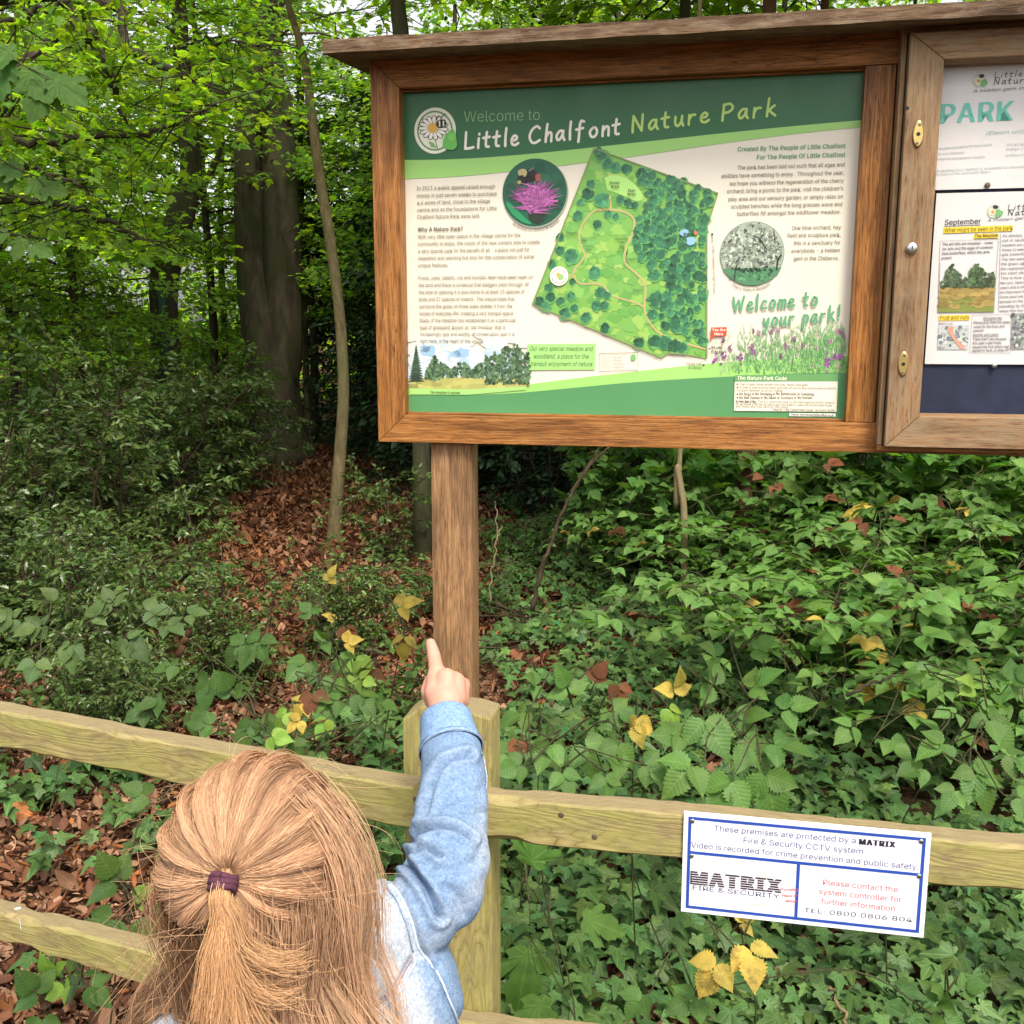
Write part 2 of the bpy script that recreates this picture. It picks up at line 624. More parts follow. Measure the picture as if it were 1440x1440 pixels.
fence_post(-PW, ZT)
fence_post(1.72, ZT)
lf = empty('anchor', (LP.o[0] - 0, LP.o[1], 0), -LY)   # only to get the transform of the left run
bpy.context.view_layer.update()
LFM = fence.matrix_world.inverted() @ lf.matrix_world
bpy.data.objects.remove(lf)


def rail(x0, x1, zt, h, th, left, seed, sag=0.0):
    rg = np.random.default_rng(seed)
    n = 90
    xs = np.linspace(x0, x1, n)
    wob = np.cumsum(rg.normal(0, 0.0007, n)); wob -= np.linspace(wob[0], wob[-1], n)
    wob2 = np.cumsum(rg.normal(0, 0.0007, n)); wob2 -= np.linspace(wob2[0], wob2[-1], n)
    bm = bmesh.new()
    rings = []
    chip = np.convolve(np.abs(rg.normal(0, 1, n)) ** 3, [.3, .5, .3], 'same') * .0009
    for i, x in enumerate(xs):
        c = .0025 + min(chip[i], .009)
        t, bt = zt + wob[i], zt - h + wob2[i]
        sec = [(-th, bt + c), (-th + c, bt), (-c, bt), (0, bt + c), (0, t - c), (-c, t), (-th + c, t - 0.001), (-th, t - c - 0.001)]
        rings.append([bm.verts.new((x, y - 0.0015, z)) for y, z in sec])
    for a, b2 in zip(rings[:-1], rings[1:]):
        for k in range(8): bm.faces.new((a[k], a[(k + 1) % 8], b2[(k + 1) % 8], b2[k]))
    bm.faces.new(rings[0]); bm.faces.new(rings[-1][::-1])
    bmesh.ops.recalc_face_normals(bm, faces=bm.faces)
    me = bpy.data.meshes.new('rail'); bm.to_mesh(me); bm.free()
    me.materials.append(M['fence'])
    o = obj('rail', me, fence)
    if left: o.matrix_local = LFM
    return o


rails = [rail(-1.75, 0.036, ZT - 0.0805, 0.063, 0.038, True, 1), rail(-1.75, 0.036, ZT - 0.4535, 0.060, 0.038, True, 2),
         rail(-1.75, 0.036, ZT - 0.82, 0.062, 0.038, True, 3),
         rail(-0.062, 1.85, ZT - 0.100, 0.0655, 0.038, False, 4), rail(-0.062, 1.85, ZT - 0.457, 0.062, 0.038, False, 5),
         rail(-0.062, 1.85, ZT - 0.82, 0.062, 0.038, False, 6)]
lpost = fence_post(-1.75, ZT)
lpost.matrix_local = LFM @ Matrix.Rotation(R(-90), 4, 'Y')
for x, y, pl in ((585, 1124, LP), (588, 1149, LP), (789, 1146, RP), (836, 1177, RP)):
    u, z = pl.at(x, y, -0.0395)
    o = stud('nail', (u, z + ZT), -0.0390, 0.0042, 0.0012, M['rust'], fence)
    if pl is LP: o.matrix_local = LFM
# bird droppings splashed on the left middle rail
for x, y, r1 in ((24, 1269, 0.0038), (186, 1323, 0.0034), (108, 1290, 0.0014)):
    u, z = LP.at(x, y, -0.02)
    th = np.arange(9) * 2 * math.pi / 9
    rr = r1 * (1 + 0.35 * np.sin(th * 2 + x))
    dr = MB().add(np.c_[u + 1.6 * rr * np.cos(th), -0.02 + rr * np.sin(th), np.full(9, ZT - 0.4525)], [list(range(9))], (0.75, 0.75, 0.72))
    dr.build('bird_dropping', M['paper'], fence).matrix_local = LFM
u, z = LP.at(29, 1300, -0.0395)
dr = MB().add([(u - .0008, -0.0402, z + ZT + .009), (u + .0006, -0.0402, z + ZT + .012), (u + .0014, -0.0402, z + ZT - .008), (u, -0.0402, z + ZT - .012)], [[0, 1, 2, 3]], (0.72, 0.72, 0.66))
o = dr.build('bird_dropping', M['paper'], fence); o.matrix_local = LFM

# ------------------------------------------------------------------ flat printed artwork
FONT = None
try:
    FONT = bpy.data.fonts.load(os.path.join(bpy.utils.system_resource('DATAFILES', path='fonts'), 'Inter.woff2'))
except Exception:
    FONT = None
_tc = {}


def text_mesh(s, bold=0.0, shear=0.0):
    k = (s, bold, shear)
    sp_ = 1.0 + max(0.0, bold) * 2.2
    if k not in _tc:
        cu = bpy.data.curves.new('t', 'FONT')
        if FONT: cu.font = FONT
        cu.body = s; cu.size = 1.0; cu.offset = min(bold, 0.0); cu.shear = shear; cu.resolution_u = 3; cu.space_character = sp_
        o = bpy.data.objects.new('t', cu)
        me = bpy.data.meshes.new_from_object(o)
        v = np.zeros(len(me.vertices) * 3); me.vertices.foreach_get('co', v)
        f = [tuple(p.vertices) for p in me.polygons]
        bpy.data.objects.remove(o); bpy.data.meshes.remove(me)
        _tc[k] = (v.reshape(-1, 3)[:, :2], f)
    return _tc[k]


CAPH = None


class Art:
    def __init__(self, plane, off, parent, mat, zadd=0.0, name=''):
        self.pl, self.off, self.parent, self.mat, self.za = plane, off, parent, mat, zadd
        self.b = MB()
        self.lay = 1

    def P(self, x, y):
        u = self.pl.at(x, y, self.off)
        return np.array([u[0], u[1] + self.za])

    def pts(self, l): return np.array([self.P(*p) for p in l])

    def y(self, lay): return self.off - 0.0003 * lay

    def up(self): self.lay += 1; return self

    def poly(self, pts, c, lay=None):
        q = self.pts(pts)
        self.raw(q, c, lay)

    def raw(self, q, c, lay=None):
        y = self.y(self.lay if lay is None else lay)
        q = np.asarray(q)
        self.b.add(np.c_[q[:, 0], np.full(len(q), y), q[:, 1]], [list(range(len(q)))], lin(c))

    def blob(self, x, y, r, c, lay=None, seg=14, sx=1.0, jit=0.0, rg=None):
        o = self.P(x, y); s = np.linalg.norm(self.P(x + r, y) - o)
        th = np.arange(seg) * 2 * math.pi / seg
        rr = np.ones(seg) if not jit else 1 + rg.normal(0, jit, seg)
        self.raw(np.c_[o[0] + s * sx * rr * np.cos(th), o[1] + s * rr * np.sin(th)], c, lay)

    def line(self, pts, wpx, c, lay=None, closed=False, smooth=False):
        p = self.pts(pts)
        if smooth: p = smooth_path(p, 6)
        o = self.P(*pts[0]); wd = np.linalg.norm(self.P(pts[0][0] + wpx, pts[0][1]) - o) / 2
        self.stroke(p, wd, c, lay, closed)

    def stroke(self, p, wd, c, lay=None, closed=False, cap=False):
        p = np.asarray(p, float)
        if closed: p = np.vstack([p, p[:1]])
        t = unit(np.gradient(p, axis=0))
        if closed:
            t[0] = t[-1] = unit(p[1] - p[-2])
        n = np.c_[-t[:, 1], t[:, 0]]
        L, Rr = p + n * wd, p - n * wd
        y = self.y(self.lay if lay is None else lay)
        q = np.vstack([L, Rr]); k = len(p)
        f = np.array([(i, i + 1, k + i + 1, k + i) for i in range(k - 1)])
        self.b.add(np.c_[q[:, 0], np.full(2 * k, y), q[:, 1]], f, lin(c))
        if cap:
            for e, d in ((p[0], -t[0]), (p[-1], t[-1])):
                a0 = math.atan2(d[1], d[0])
                th = a0 + np.linspace(-math.pi / 2, math.pi / 2, 7)
                self.raw(np.c_[e[0] + wd * np.cos(th), e[1] + wd * np.sin(th)], c, (self.lay if lay is None else lay))

    def text(self, s, x0, y0, x1, cap, c, bold=0.0, shear=0.0, y1=None, lay=None):
        """one line of print: baseline from (x0,y0) to right end x1, cap height in px"""
        global CAPH
        if CAPH is None: CAPH = text_mesh('H')[0][:, 1].max()
        v, f = text_mesh(s, bold, shear)
        a = self.P(x0, y0)
        e = self.P(x1, y0 if y1 is None else y1)
        lo, hi = v[:, 0].min(), v[:, 0].max()
        h = np.linalg.norm(self.P(x0, y0 - cap) - a)
        u = (v[:, 0] - lo) / (hi - lo)
        X = a[0] + u * (e[0] - a[0])
        Zc = a[1] + v[:, 1] / CAPH * h + (0 if y1 is None else u * (e[1] - a[1]))
        L0 = self.lay if lay is None else lay
        k = 0 if bold < .012 else (1 if bold < .03 else 2)
        sx_ = (e[0] - a[0]) / (hi - lo)
        for i, q in enumerate(range(-k, k + 1)):
            y = self.y(L0 + .12 * i)
            self.b.add(np.c_[X + q * sx_ * bold * .75 / max(k, 1), np.full(len(v), y), Zc], f, lin(c))

    def arc_text(self, s, cx, cy, r, a0, a1, cap, c, lay=None):
        """text along the lower side of a circle, angles in degrees (0 right, -90 bottom)"""
        global CAPH
        if CAPH is None: CAPH = text_mesh('H')[0][:, 1].max()
        v, f = text_mesh(s)
        o = self.P(cx, cy); k = np.linalg.norm(self.P(cx + 1, cy) - o)
        lo, hi = v[:, 0].min(), v[:, 0].max()
        th = R(a0) + (v[:, 0] - lo) / (hi - lo) * (R(a1) - R(a0))
        sgn = 1 if a1 > a0 else -1
        rad = r * k - sgn * v[:, 1] / CAPH * cap * k
        y = self.y(self.lay if lay is None else lay)
        self.b.add(np.c_[o[0] + rad * np.cos(th), np.full(len(v), y), o[1] + rad * np.sin(th)], f, lin(c))

    def done(self, name, label=None):
        o = self.b.build(name, self.mat, self.parent)
        if label: o['label'] = label
        self.b = MB()
        return o


GLY = {
 'L': [[(.25, 1.75), (.18, .9), (.1, .02)], [(.1, .02), (.5, .02), (.9, .1)]],
 'i': [[(.2, 1), (.14, .5), (.1, 0)], [(.26, 1.42), (.265, 1.45), (.27, 1.48)]],
 't': [[(.38, 1.6), (.25, .7), (.25, .12), (.5, .05)], [(0, 1.0), (.3, 1.04), (.62, 1.08)]],
 'l': [[(.3, 1.85), (.18, .9), (.13, .0)]],
 'e': [[(.12, .5), (.5, .58), (.62, .85), (.38, 1.0), (.1, .6), (.15, .14), (.45, .02), (.72, .2)]],
 'C': [[(1.05, 1.5), (.8, 1.75), (.35, 1.4), (.1, .75), (.25, .12), (.6, .02), (.98, .25)]],
 'h': [[(.35, 1.85), (.2, .9), (.1, 0)], [(.15, .5), (.45, .95), (.65, .8), (.6, .0)]],
 'a': [[(.72, .95), (.4, .98), (.1, .5), (.2, .05), (.5, .3), (.7, .85)], [(.72, .97), (.66, .4), (.78, .0)]],
 'f': [[(.8, 1.72), (.55, 1.8), (.4, 1.3), (.28, .2), (.2, -.35)], [(.08, .95), (.35, 1.0), (.68, 1.05)]],
 'o': [[(.42, 1), (.12, .6), (.2, .08), (.52, .05), (.74, .5), (.64, .92), (.42, 1.0)]],
 'n': [[(.2, 1), (.14, .5), (.1, 0)], [(.14, .5), (.45, .95), (.66, .8), (.62, 0)]],
 'N': [[(.1, 0), (.18, .9), (.28, 1.7)], [(.28, 1.7), (.55, .9), (.85, .05)], [(.85, .05), (.95, .9), (1.05, 1.75)]],
 'u': [[(.17, 1), (.12, .3), (.32, .02), (.6, .4), (.72, .98)], [(.72, 1), (.66, .4), (.75, 0)]],
 'r': [[(.2, 1), (.14, .5), (.1, 0)], [(.14, .5), (.4, .93), (.66, .95)]],
 'P': [[(.28, 1.7), (.18, .8), (.1, -.0)], [(.24, 1.6), (.7, 1.72), (.95, 1.35), (.7, .9), (.2, .78)]],
 'k': [[(.32, 1.85), (.2, .9), (.1, 0)], [(.72, 1.05), (.45, .8), (.2, .52)], [(.3, .58), (.5, .3), (.75, .0)]],
 'W': [[(.1, 1.7), (.18, .8), (.32, .05)], [(.32, .05), (.5, .7), (.74, 1.3)], [(.74, 1.3), (.85, .7), (.98, .05)], [(.98, .05), (1.2, .9), (1.45, 1.75)]],
 'c': [[(.68, .88), (.4, 1.0), (.1, .5), (.25, .06), (.65, .15)]],
 'm': [[(.2, 1), (.14, .5), (.1, 0)], [(.14, .5), (.4, .95), (.54, .8), (.5, 0)], [(.52, .5), (.8, .95), (.95, .8), (.9, 0)]],
 'y': [[(.17, 1), (.2, .4), (.42, .3), (.72, .95)], [(.77, 1), (.55, .0), (.28, -.6), (.02, -.6)]],
 'p': [[(.2, 1), (.1, .2), (.0, -.7)], [(.16, .6), (.48, .98), (.72, .7), (.5, .1), (.14, .1)]],
 'g': [[(.72, .95), (.4, .98), (.1, .5), (.25, .08), (.55, .3), (.7, .85)], [(.75, .97), (.62, -.1), (.35, -.65), (.02, -.55)]],
 '!': [[(.38, 1.8), (.3, 1.1), (.22, .5)], [(.15, .04), (.155, .06), (.16, .08)]],
}


def handwrite(A, s, x0, y0, x1, y1, xh, wpx, c, lay=0, gap=0.36, space=0.75):
    """brush lettering along a straight baseline; xh = x-height in px"""
    pos, cur = [], 0.0
    for ch in s:
        if ch == ' ': cur += space; continue
        g = GLY[ch]
        mx = max(p[0] for st in g for p in st)
        pos.append((cur, g)); cur += mx + gap
    total = cur - gap
    a, e = A.P(x0, y0), A.P(x1, y1)
    d = e - a
    n = np.array([-d[1], d[0]]) / np.linalg.norm(d)
    h = np.linalg.norm(A.P(x0, y0 - xh) - a)
    wd = np.linalg.norm(A.P(x0 + wpx, y0) - a) / 2
    k = 0
    for off, g in pos:
        for st in g:
            p = smooth_path(st, 6)
            q = a + d[None] * ((p[:, :1] + off) / total) + n[None] * p[:, 1:] * h
            A.stroke(q, wd, c, lay + 0.12 * (k % 5), cap=True); k += 1

# ------------------------------------------------------------------ notice board
BYAW = R(11.454)
BP = Plane((-0.2013, 2.0252, 1.4216), BYAW)
BZ = 1.4216
board = empty('notice_board', (BP.o[0], BP.o[1], 0), -BYAW)
tag(board, 'large oak framed notice board with green nature park panel and roof', 'notice board')


def bz(poly): return [(x, z + BZ) for x, z in poly]


fy0, fy1 = -0.030, 0.028
oak = M['oak']
beam('frame_rail', bz([(-.0565, -.0575), (1.62, -.0575), (1.62, -.004), (-.0005, -.004)]), fy0, fy1, 'h', oak, board)
beam('frame_rail', bz([(-.0005, .5985), (1.62, .5985), (1.62, .652), (-.0565, .652)]), fy0, fy1, 'h', oak, board)
beam('frame_stile', bz([(-.0565, -.0570), (-.0015, -.0045), (-.0015, .5990), (-.0565, .6515)]), fy0, fy1, 'v', oak, board)
beam('frame_stile', bz(rect(.8205, .870, -.0035, .598)), fy0 + .002, fy1, 'v', oak, board)
beam('frame_stile', bz(rect(1.56, 1.619, -.0035, .598)), fy0 + .002, fy1, 'v', oak, board)
# thin inner bead that holds the panel
beam('bead', bz(rect(-.0010, .820, -.0036, .0004)), -.012, -.002, 'h', oak, board, 0.0006)
beam('bead', bz(rect(-.0010, .820, .5945, .5980)), -.012, -.002, 'h', oak, board, 0.0006)
beam('back_panel', bz(rect(-.03, 1.60, -.03, .63)), .006, .018, 'h', M['oak_door'], board)
beam('support_post', [(.0435, -.3), (.1255, -.3), (.1255, BZ - .058), (.0435, BZ - .058)], -.012, .055, 'v', M['oak_post'], board, 0.006)
beam('support_post', [(1.46, -.3), (1.554, -.3), (1.554, BZ - .058), (1.46, BZ - .058)], -.012, .078, 'v', M['oak_post'], board, 0.006)
# roof board: leans down to the front
bm = bmesh.new()
zs = lambda y: .639 + BZ + (y + .13) * .085
vs = []
for x in (-.109, 1.68):
    for y, dz in ((-.13, 0), (-.13, .023), (.12, .026), (.12, 0)):
        vs.append(bm.verts.new((x, y, zs(y) + dz)))
for q in ((0, 1, 2, 3), (7, 6, 5, 4), (0, 4, 5, 1), (1, 5, 6, 2), (2, 6, 7, 3), (3, 7, 4, 0)): bm.faces.new([vs[i] for i in q])
bmesh.ops.subdivide_edges(bm, edges=[e for e in bm.edges if e.calc_length() > 1], cuts=40)
rg = np.random.default_rng(5)
for v in bm.verts:
    v.co.z += rg.normal(0, .0006); v.co.y += rg.normal(0, .0006)
bmesh.ops.recalc_face_normals(bm, faces=bm.faces)
me = bpy.data.meshes.new('roof'); bm.to_mesh(me); bm.free(); me.materials.append(M['oak_roof'])
obj('roof', me, board)
beam('roof_batten', bz(rect(-.06, 1.62, .6525, .664)), -.045, .03, 'h', oak, board)
mb = MB(); mb.tube([(.76, -.02, zs(-.02) + .030), (.775, -.03, zs(-.03) + .034), (.79, -.02, zs(-.02) + .03)], [.004, .008, .003], 6)

# display case on the right: surround and a hinged glazed door
case = M['oak_door']
beam('case_surround', bz(rect(.8715, 1.558, .637, .649)), -.062, -.0305, 'h', case, board)
beam('case_surround', bz(rect(.8715, 1.558, -.050, -.041)), -.062, -.0305, 'h', oak, board)
beam('case_surround', bz(rect(.8715, .8795, -.0405, .6365)), -.062, -.0305, 'v', case, board)
beam('case_surround', bz(rect(1.5505, 1.558, -.0405, .6365)), -.062, -.0305, 'v', case, board)
door = empty('case_door', (0, 0, 0), 0, board)
tag(door, 'weathered glazed door of the display case')
dy0, dy1 = -.079, -.048
dl, dr_, db, dt = .8815, 1.549, -.041, .6335
il, ir, ib, it = .9395, 1.491, .0165, .5865


def bevelled(name, outer, inner, orient):
    """mitred door member: its inner edge slopes back to the glass"""
    o1, o2 = outer; i1, i2 = inner
    k = .004
    c = np.array([(il + ir) / 2, (ib + it) / 2])
    sh = lambda p: (p[0] + (k if p[0] < c[0] else -k) * -1, p[1] + (k if p[1] < c[1] else -k) * -1)
    f1, f2 = sh(i1), sh(i2)
    P3 = [(o1, dy0), (o2, dy0), (f2, dy0), (f1, dy0), (o1, dy1), (o2, dy1), (i2, dy1), (i1, dy1)]
    bm = bmesh.new()
    vs = []
    for (x, z), y in P3:
        z += BZ
        vs.append(bm.verts.new((x, y, z) if orient == 'h' else (z, y, -x)))
    for q in ((0, 1, 2, 3), (4, 7, 6, 5), (0, 4, 5, 1), (1, 5, 6, 2), (2, 6, 7, 3), (3, 7, 4, 0)): bm.faces.new([vs[i] for i in q])
    bmesh.ops.recalc_face_normals(bm, faces=bm.faces)
    bmesh.ops.bevel(bm, geom=list(bm.edges), offset=.001, segments=1, affect='EDGES')
    me = bpy.data.meshes.new(name); bm.to_mesh(me); bm.free(); me.materials.append(M['oak_door'])
    ob = obj(name, me, door)
    if orient == 'v': ob.rotation_euler = (0, R(-90), 0)


g = .0004
bevelled('door_stile', ((dl, db + g), (dl, dt - g)), ((il, ib + g), (il, it - g)), 'v')
bevelled('door_stile', ((dr_, db + g), (dr_, dt - g)), ((ir, ib + g), (ir, it - g)), 'v')
bevelled('door_rail', ((dl + g, db), (dr_ - g, db)), ((il + g, ib), (ir - g, ib)), 'h')
bevelled('door_rail', ((dl + g, dt), (dr_ - g, dt)), ((il + g, it), (ir - g, it)), 'h')
beam('felt_board', bz(rect(.885, 1.548, -.038, .630)), -.034, -.031, 'h', M['navy'], board, 0)
gm = NT('glazing')
for nd in list(gm.t.nodes):
    if nd.type == 'BSDF_PRINCIPLED': gm.t.nodes.remove(nd)
tr = gm.node('ShaderNodeBsdfTransparent'); tr.inputs[0].default_value = (0.97, 0.98, 0.97, 1)
gl = gm.node('ShaderNodeBsdfGlossy'); gl.inputs['Roughness'].default_value = 0.03
fr = gm.node('ShaderNodeLayerWeight'); fr.inputs[0].default_value = 0.12
fk = gm.math('MULTIPLY', fr.outputs['Facing'], 0.12)
mx = gm.node('ShaderNodeMixShader')
gm.link(fk, mx.inputs[0]); gm.link(tr.outputs[0], mx.inputs[1]); gm.link(gl.outputs[0], mx.inputs[2]); gm.link(mx.outputs[0], gm.out.inputs[0])
MB().box(.9360, 1.4945, -.0475, -.0455, BZ + .013, BZ + .590).build('glass_pane', gm.m, door)


def escutcheon(x, y):
    u, z = BP.at(x, y, dy0); z += BZ
    seg = 28
    th = np.arange(seg) * 2 * math.pi / seg
    hw, hh = .0085, .0215
    ox = hw * np.sign(np.cos(th)) * np.abs(np.cos(th)) ** 1.15
    oz = hh * np.sin(th)
    b = MB()
    rings = [(1.0, 0), (1.0, .0015), (.86, .0028)]
    v = np.vstack([np.c_[u + ox * s, np.full(seg, dy0 - h - .0002), z + oz * s] for s, h in rings] + [[[u, dy0 - .003, z]]])
    f = [(k * seg + i, k * seg + (i + 1) % seg, (k + 1) * seg + (i + 1) % seg, (k + 1) * seg + i) for k in range(2) for i in range(seg)]
    f += [(2 * seg + i, 2 * seg + (i + 1) % seg, 3 * seg) for i in range(seg)]
    b.add(v, f)
    o = b.build('escutcheon_plate', M['brass'], door, smooth=False)
    h = MB()
    disc(h, (u, z), .0032, dy0 - .0034, (1, 1, 1), 14)
    h.build('keyhole', M['dark'], o)
    for s in (-1, 1): stud('screw', (u + .001 * s, z + s * .0145), dy0 - .0024, .0026, .0010, M['rust'], o)


escutcheon(1291, 189)
escutcheon(1270, 512)
u, z = BP.at(1282, 349, dy0)
lk = stud('lock', (u, z + BZ), dy0 - .0002, .0095, .006, M['steel'], door)
MB().box(u - .0008, u + .0008, dy0 - .0068, dy0 - .0063, BZ + z - .0035, BZ + z + .0035).build('key_slot', M['dark'], lk)
u, z = BP.at(1276, 152, dy0)
stud('screw_hole', (u, z + BZ), dy0, .003, .0004, M['dark'], door)

# ------------------------------------------------------------------ the printed panel
panel = beam('info_panel', bz(rect(-.010, .8280, -.0095, .606)), .0002, .0045, 'h', M['ink'], board, 0)
panel['label'] = 'green and cream printed welcome panel with map'
at = panel.data.attributes.new('Col', 'FLOAT_COLOR', 'POINT')
CREAM, DG, LG, BG = (224, 217, 200), (46, 104, 62), (154, 204, 112), (84, 142, 92)
at.data.foreach_set('color', np.tile(np.array([*lin(CREAM), 1], np.float32), len(panel.data.vertices)))
rg = np.random.default_rng(11)
A = Art(BP, -.0004, panel, M['ink'], BZ)
pv = lambda pts: [tuple(p) for p in smooth_path(pts, 6)]
# bands (the panel runs on under the frame)
A.poly([(560, 112), (1225, 80)] + pv([(1222, 168), (1120, 177), (1020, 187), (900, 200), (780, 213), (690, 221), (620, 224.5), (560, 225)]), DG)
A.poly(pv([(560, 225), (620, 224.5), (690, 221), (780, 213), (900, 200), (1020, 187), (1120, 177), (1222, 168)]) + pv([(1221, 178), (1120, 188), (1000, 204), (880, 221.5), (780, 234), (700, 243), (630, 249), (560, 252)]), LG)
A.poly(pv([(565, 546), (640, 546), (720, 543), (800, 533), (880, 524), (960, 515), (1050, 507), (1130, 503), (1195, 500)]) + [(1190, 600), (565, 590)], LG)
A.up()
A.poly(pv([(565, 555), (640, 555.5), (720, 553), (800, 546), (880, 538.5), (960, 533), (1035, 529), (1120, 525), (1195, 523)]) + [(1190, 600), (565, 590)], BG)
A.done('colour_band')


def emblem(A, cx, cy, s):
    A.lay += 1
    A.blob(cx, cy, 30 * s, (235, 232, 212), sx=.98, seg=36)
    A.lay += 1
    th = np.linspace(0, 2 * math.pi, 40)[:-1]
    A.line([(cx + 24 * s * math.cos(t), cy + 27 * s * math.sin(t)) for t in th], 2.2 * s, (92, 150, 84), closed=True)
    n = 15
    for k in range(n):
        t = k * 2 * math.pi / n + .15
        a, b = np.array([math.cos(t), math.sin(t) * .82]), np.array([-math.sin(t), math.cos(t) * .82])
        c0 = np.array([cx - 2 * s, cy - 4 * s])
        ow = 3.7 * s
        sh = [c0 + a * r * s + b * q * ow for r, q in ((6, -.5), (13, -1), (19, -.9), (22, 0), (19, .9), (13, 1), (6, .5))]
        A.poly([tuple(p) for p in sh], (40, 40, 34))
        A.lay += 1
        si = [c0 + a * r * s + b * q * ow for r, q in ((6.5, -.2), (13, -.68), (18.5, -.6), (20.6, 0), (18.5, .6), (13, .68), (6.5, .2))]
        A.poly([tuple(p) for p in si], (244, 240, 226)); A.lay -= 1
    A.lay += 2
    A.blob(cx - 3 * s, cy - 4 * s, 6.6 * s, (226, 176, 62))
    A.line([(cx + 0 * s, cy + 12 * s), (cx + 4 * s, cy + 26 * s)], 1.2 * s, (92, 150, 84))
    # bee
    A.lay += 1
    A.blob(cx + 9 * s, cy - 9.5 * s, 5.6 * s, (28, 26, 22), sx=1.35)
    A.lay += 1
    for dx in (-2.5, 3.0): A.poly([(cx + (9 + dx - 1) * s, cy - 13.5 * s), (cx + (9 + dx + 1) * s, cy - 13.8 * s), (cx + (9 + dx + 1.3) * s, cy - 6 * s), (cx + (9 + dx - .7) * s, cy - 5.6 * s)], (235, 232, 212))
    A.line([(cx + 8 * s, cy - 14 * s), (cx + 10 * s, cy - 20 * s), (cx + 15 * s, cy - 24 * s)], 1.1 * s, (35, 35, 30))
    A.line([(cx + 3 * s, cy - 13 * s), (cx + 3 * s, cy - 19 * s), (cx + 7 * s, cy - 21 * s)], 1.0 * s, (35, 35, 30))
    # leaf with its heart shaped outline
    A.lay += 1
    A.poly(pv([(cx + 11 * s, cy + 23 * s), (cx + 12 * s, cy + 12 * s), (cx + 19 * s, cy + 2 * s), (cx + 26 * s, cy - 2 * s), (cx + 30 * s, cy + 10 * s), (cx + 31 * s, cy + 22 * s), (cx + 25 * s, cy + 27 * s), (cx + 17 * s, cy + 26 * s)]), (104, 184, 84))
    A.poly([(cx - 9 * s, cy + 15 * s), (cx - 2 * s, cy + 17 * s), (cx + 2 * s, cy + 24 * s), (cx - 5 * s, cy + 22 * s)], (110, 180, 90))
    A.lay += 1
    A.blob(cx + 24 * s, cy + 9 * s, 5.5 * s, (122, 200, 96), jit=.1, rg=rg)


A.lay = 3
emblem(A, 612, 184, 1.0)
A.done('emblem')
A.lay = 4
A.text('Welcome to', 653, 172, 759, 15.5, (150, 200, 140), -.012, y1=169)
A.done('heading_text')
for s_, x0, y0, x1, y1, c_ in (('Little', 653, 209.5, 729, 204, (236, 231, 216)), ('Chalfont', 744, 202, 872, 189, (236, 231, 216)), ('Nature', 888, 186.5, 997, 171.5, (182, 216, 116)), ('Park', 1014, 170, 1090, 162.5, (182, 216, 116))):
    handwrite(A, s_, x0, y0, x1, y1, 13.2, 3.5, c_, 4)
    A.done('heading_text')
TX = (92, 84, 72)
A.lay = 2
A.lay = 4.9
body = [('In 2011 a public appeal raised enough', 586.4, 267.6, 696.2), ('money in just seven weeks to purchase', 586.6, 277.8, 698.8), ('4.6 acres of land, close to the village', 587, 287.7, 689.6),
        ('centre and so the foundations for Little', 587, 297.9, 698.8), ('Chalfont Nature Park were laid.', 587.2, 307.8, 675.2),
        ('With very little open space in the village centre for the', 588, 335.7, 732), ('community to enjoy, the vision of the new owners was to create', 588, 345.6, 759),
        ('a very special park for the benefit of all - a place not just for', 588.3, 355.7, 745), ('relaxation and learning but also for the conservation of some', 588.5, 365.6, 751), ('unique features.', 588.6, 375.6, 630.6),
        ('Foxes, owls, rabbits, roe and muntjac deer have been seen on', 588.8, 393.5, 749.4), ('the land and there is evidence that badgers pass through. At', 589, 403.6, 744),
        ('the time of opening it is also home to at least 15 species of', 589.3, 413.5, 738), ('birds and 37 species of insects.  The mature trees that', 589.6, 423.4, 724),
        ('surround the grass on three sides shelter it from the', 589.8, 433.4, 720.6), ('noises of everyday life, creating a very tranquil space.', 590, 443.3, 723),
        ('Study of the meadow has established it as a particular', 590.3, 453, 726), ("type of grassland, known as 'old meadow' that is", 590.5, 462.9, 711),
        ('increasingly rare and worthy of conservation and it is', 591, 472.6, 723.7), ('right here, in the heart of the village.', 591, 482.5, 681)]
for s, x0, y0, x1 in body: A.text(s, x0, y0, x1, 5.4, TX, 0.006)
A.text('Why A Nature Park?', 588, 325.5, 651, 5.6, TX, 0.035)
A.lay = 2
right = [('The park has been laid out such that all ages and', 1037, 238.6, 1187.4), ('abilities have something to enjoy.  Throughout the year,', 1014.6, 250.4, 1186.5), ('we hope you witness the regeneration of the cherry', 1026, 261, 1186.3),
         ("orchard; bring a picnic to the park; visit the children's", 1022.6, 271.7, 1185.3), ('play area and our sensory garden; or simply relax on', 1024.5, 282.8, 1184.8), ('sculpted benches while the long grasses wave and', 1028.3, 293.2, 1184),
         ('butterflies flit amongst the wildflower meadow.', 1036.8, 303.5, 1182), ('One time orchard, hay', 1113.5, 323.4, 1182.7), ('field and sculpture park,', 1107, 334, 1182), ('this is a sanctuary for', 1116, 344.6, 1181.5),
         ('everybody - a hidden', 1113, 355.5, 1180.6), ('gem in the Chilterns.', 1116, 366.4, 1179.4)]
for s, x0, y0, x1 in right: A.text(s, x0, y0, x1, 5.8, TX, 0.006)
A.text('Created By The People of Little Chalfont', 1037.7, 212.9, 1188.6, 6.2, (106, 156, 112), 0.03)
A.text('For The People Of Little Chalfont', 1064.7, 224.2, 1188.1, 6.2, (106, 156, 112), 0.03)
A.done('body_text')

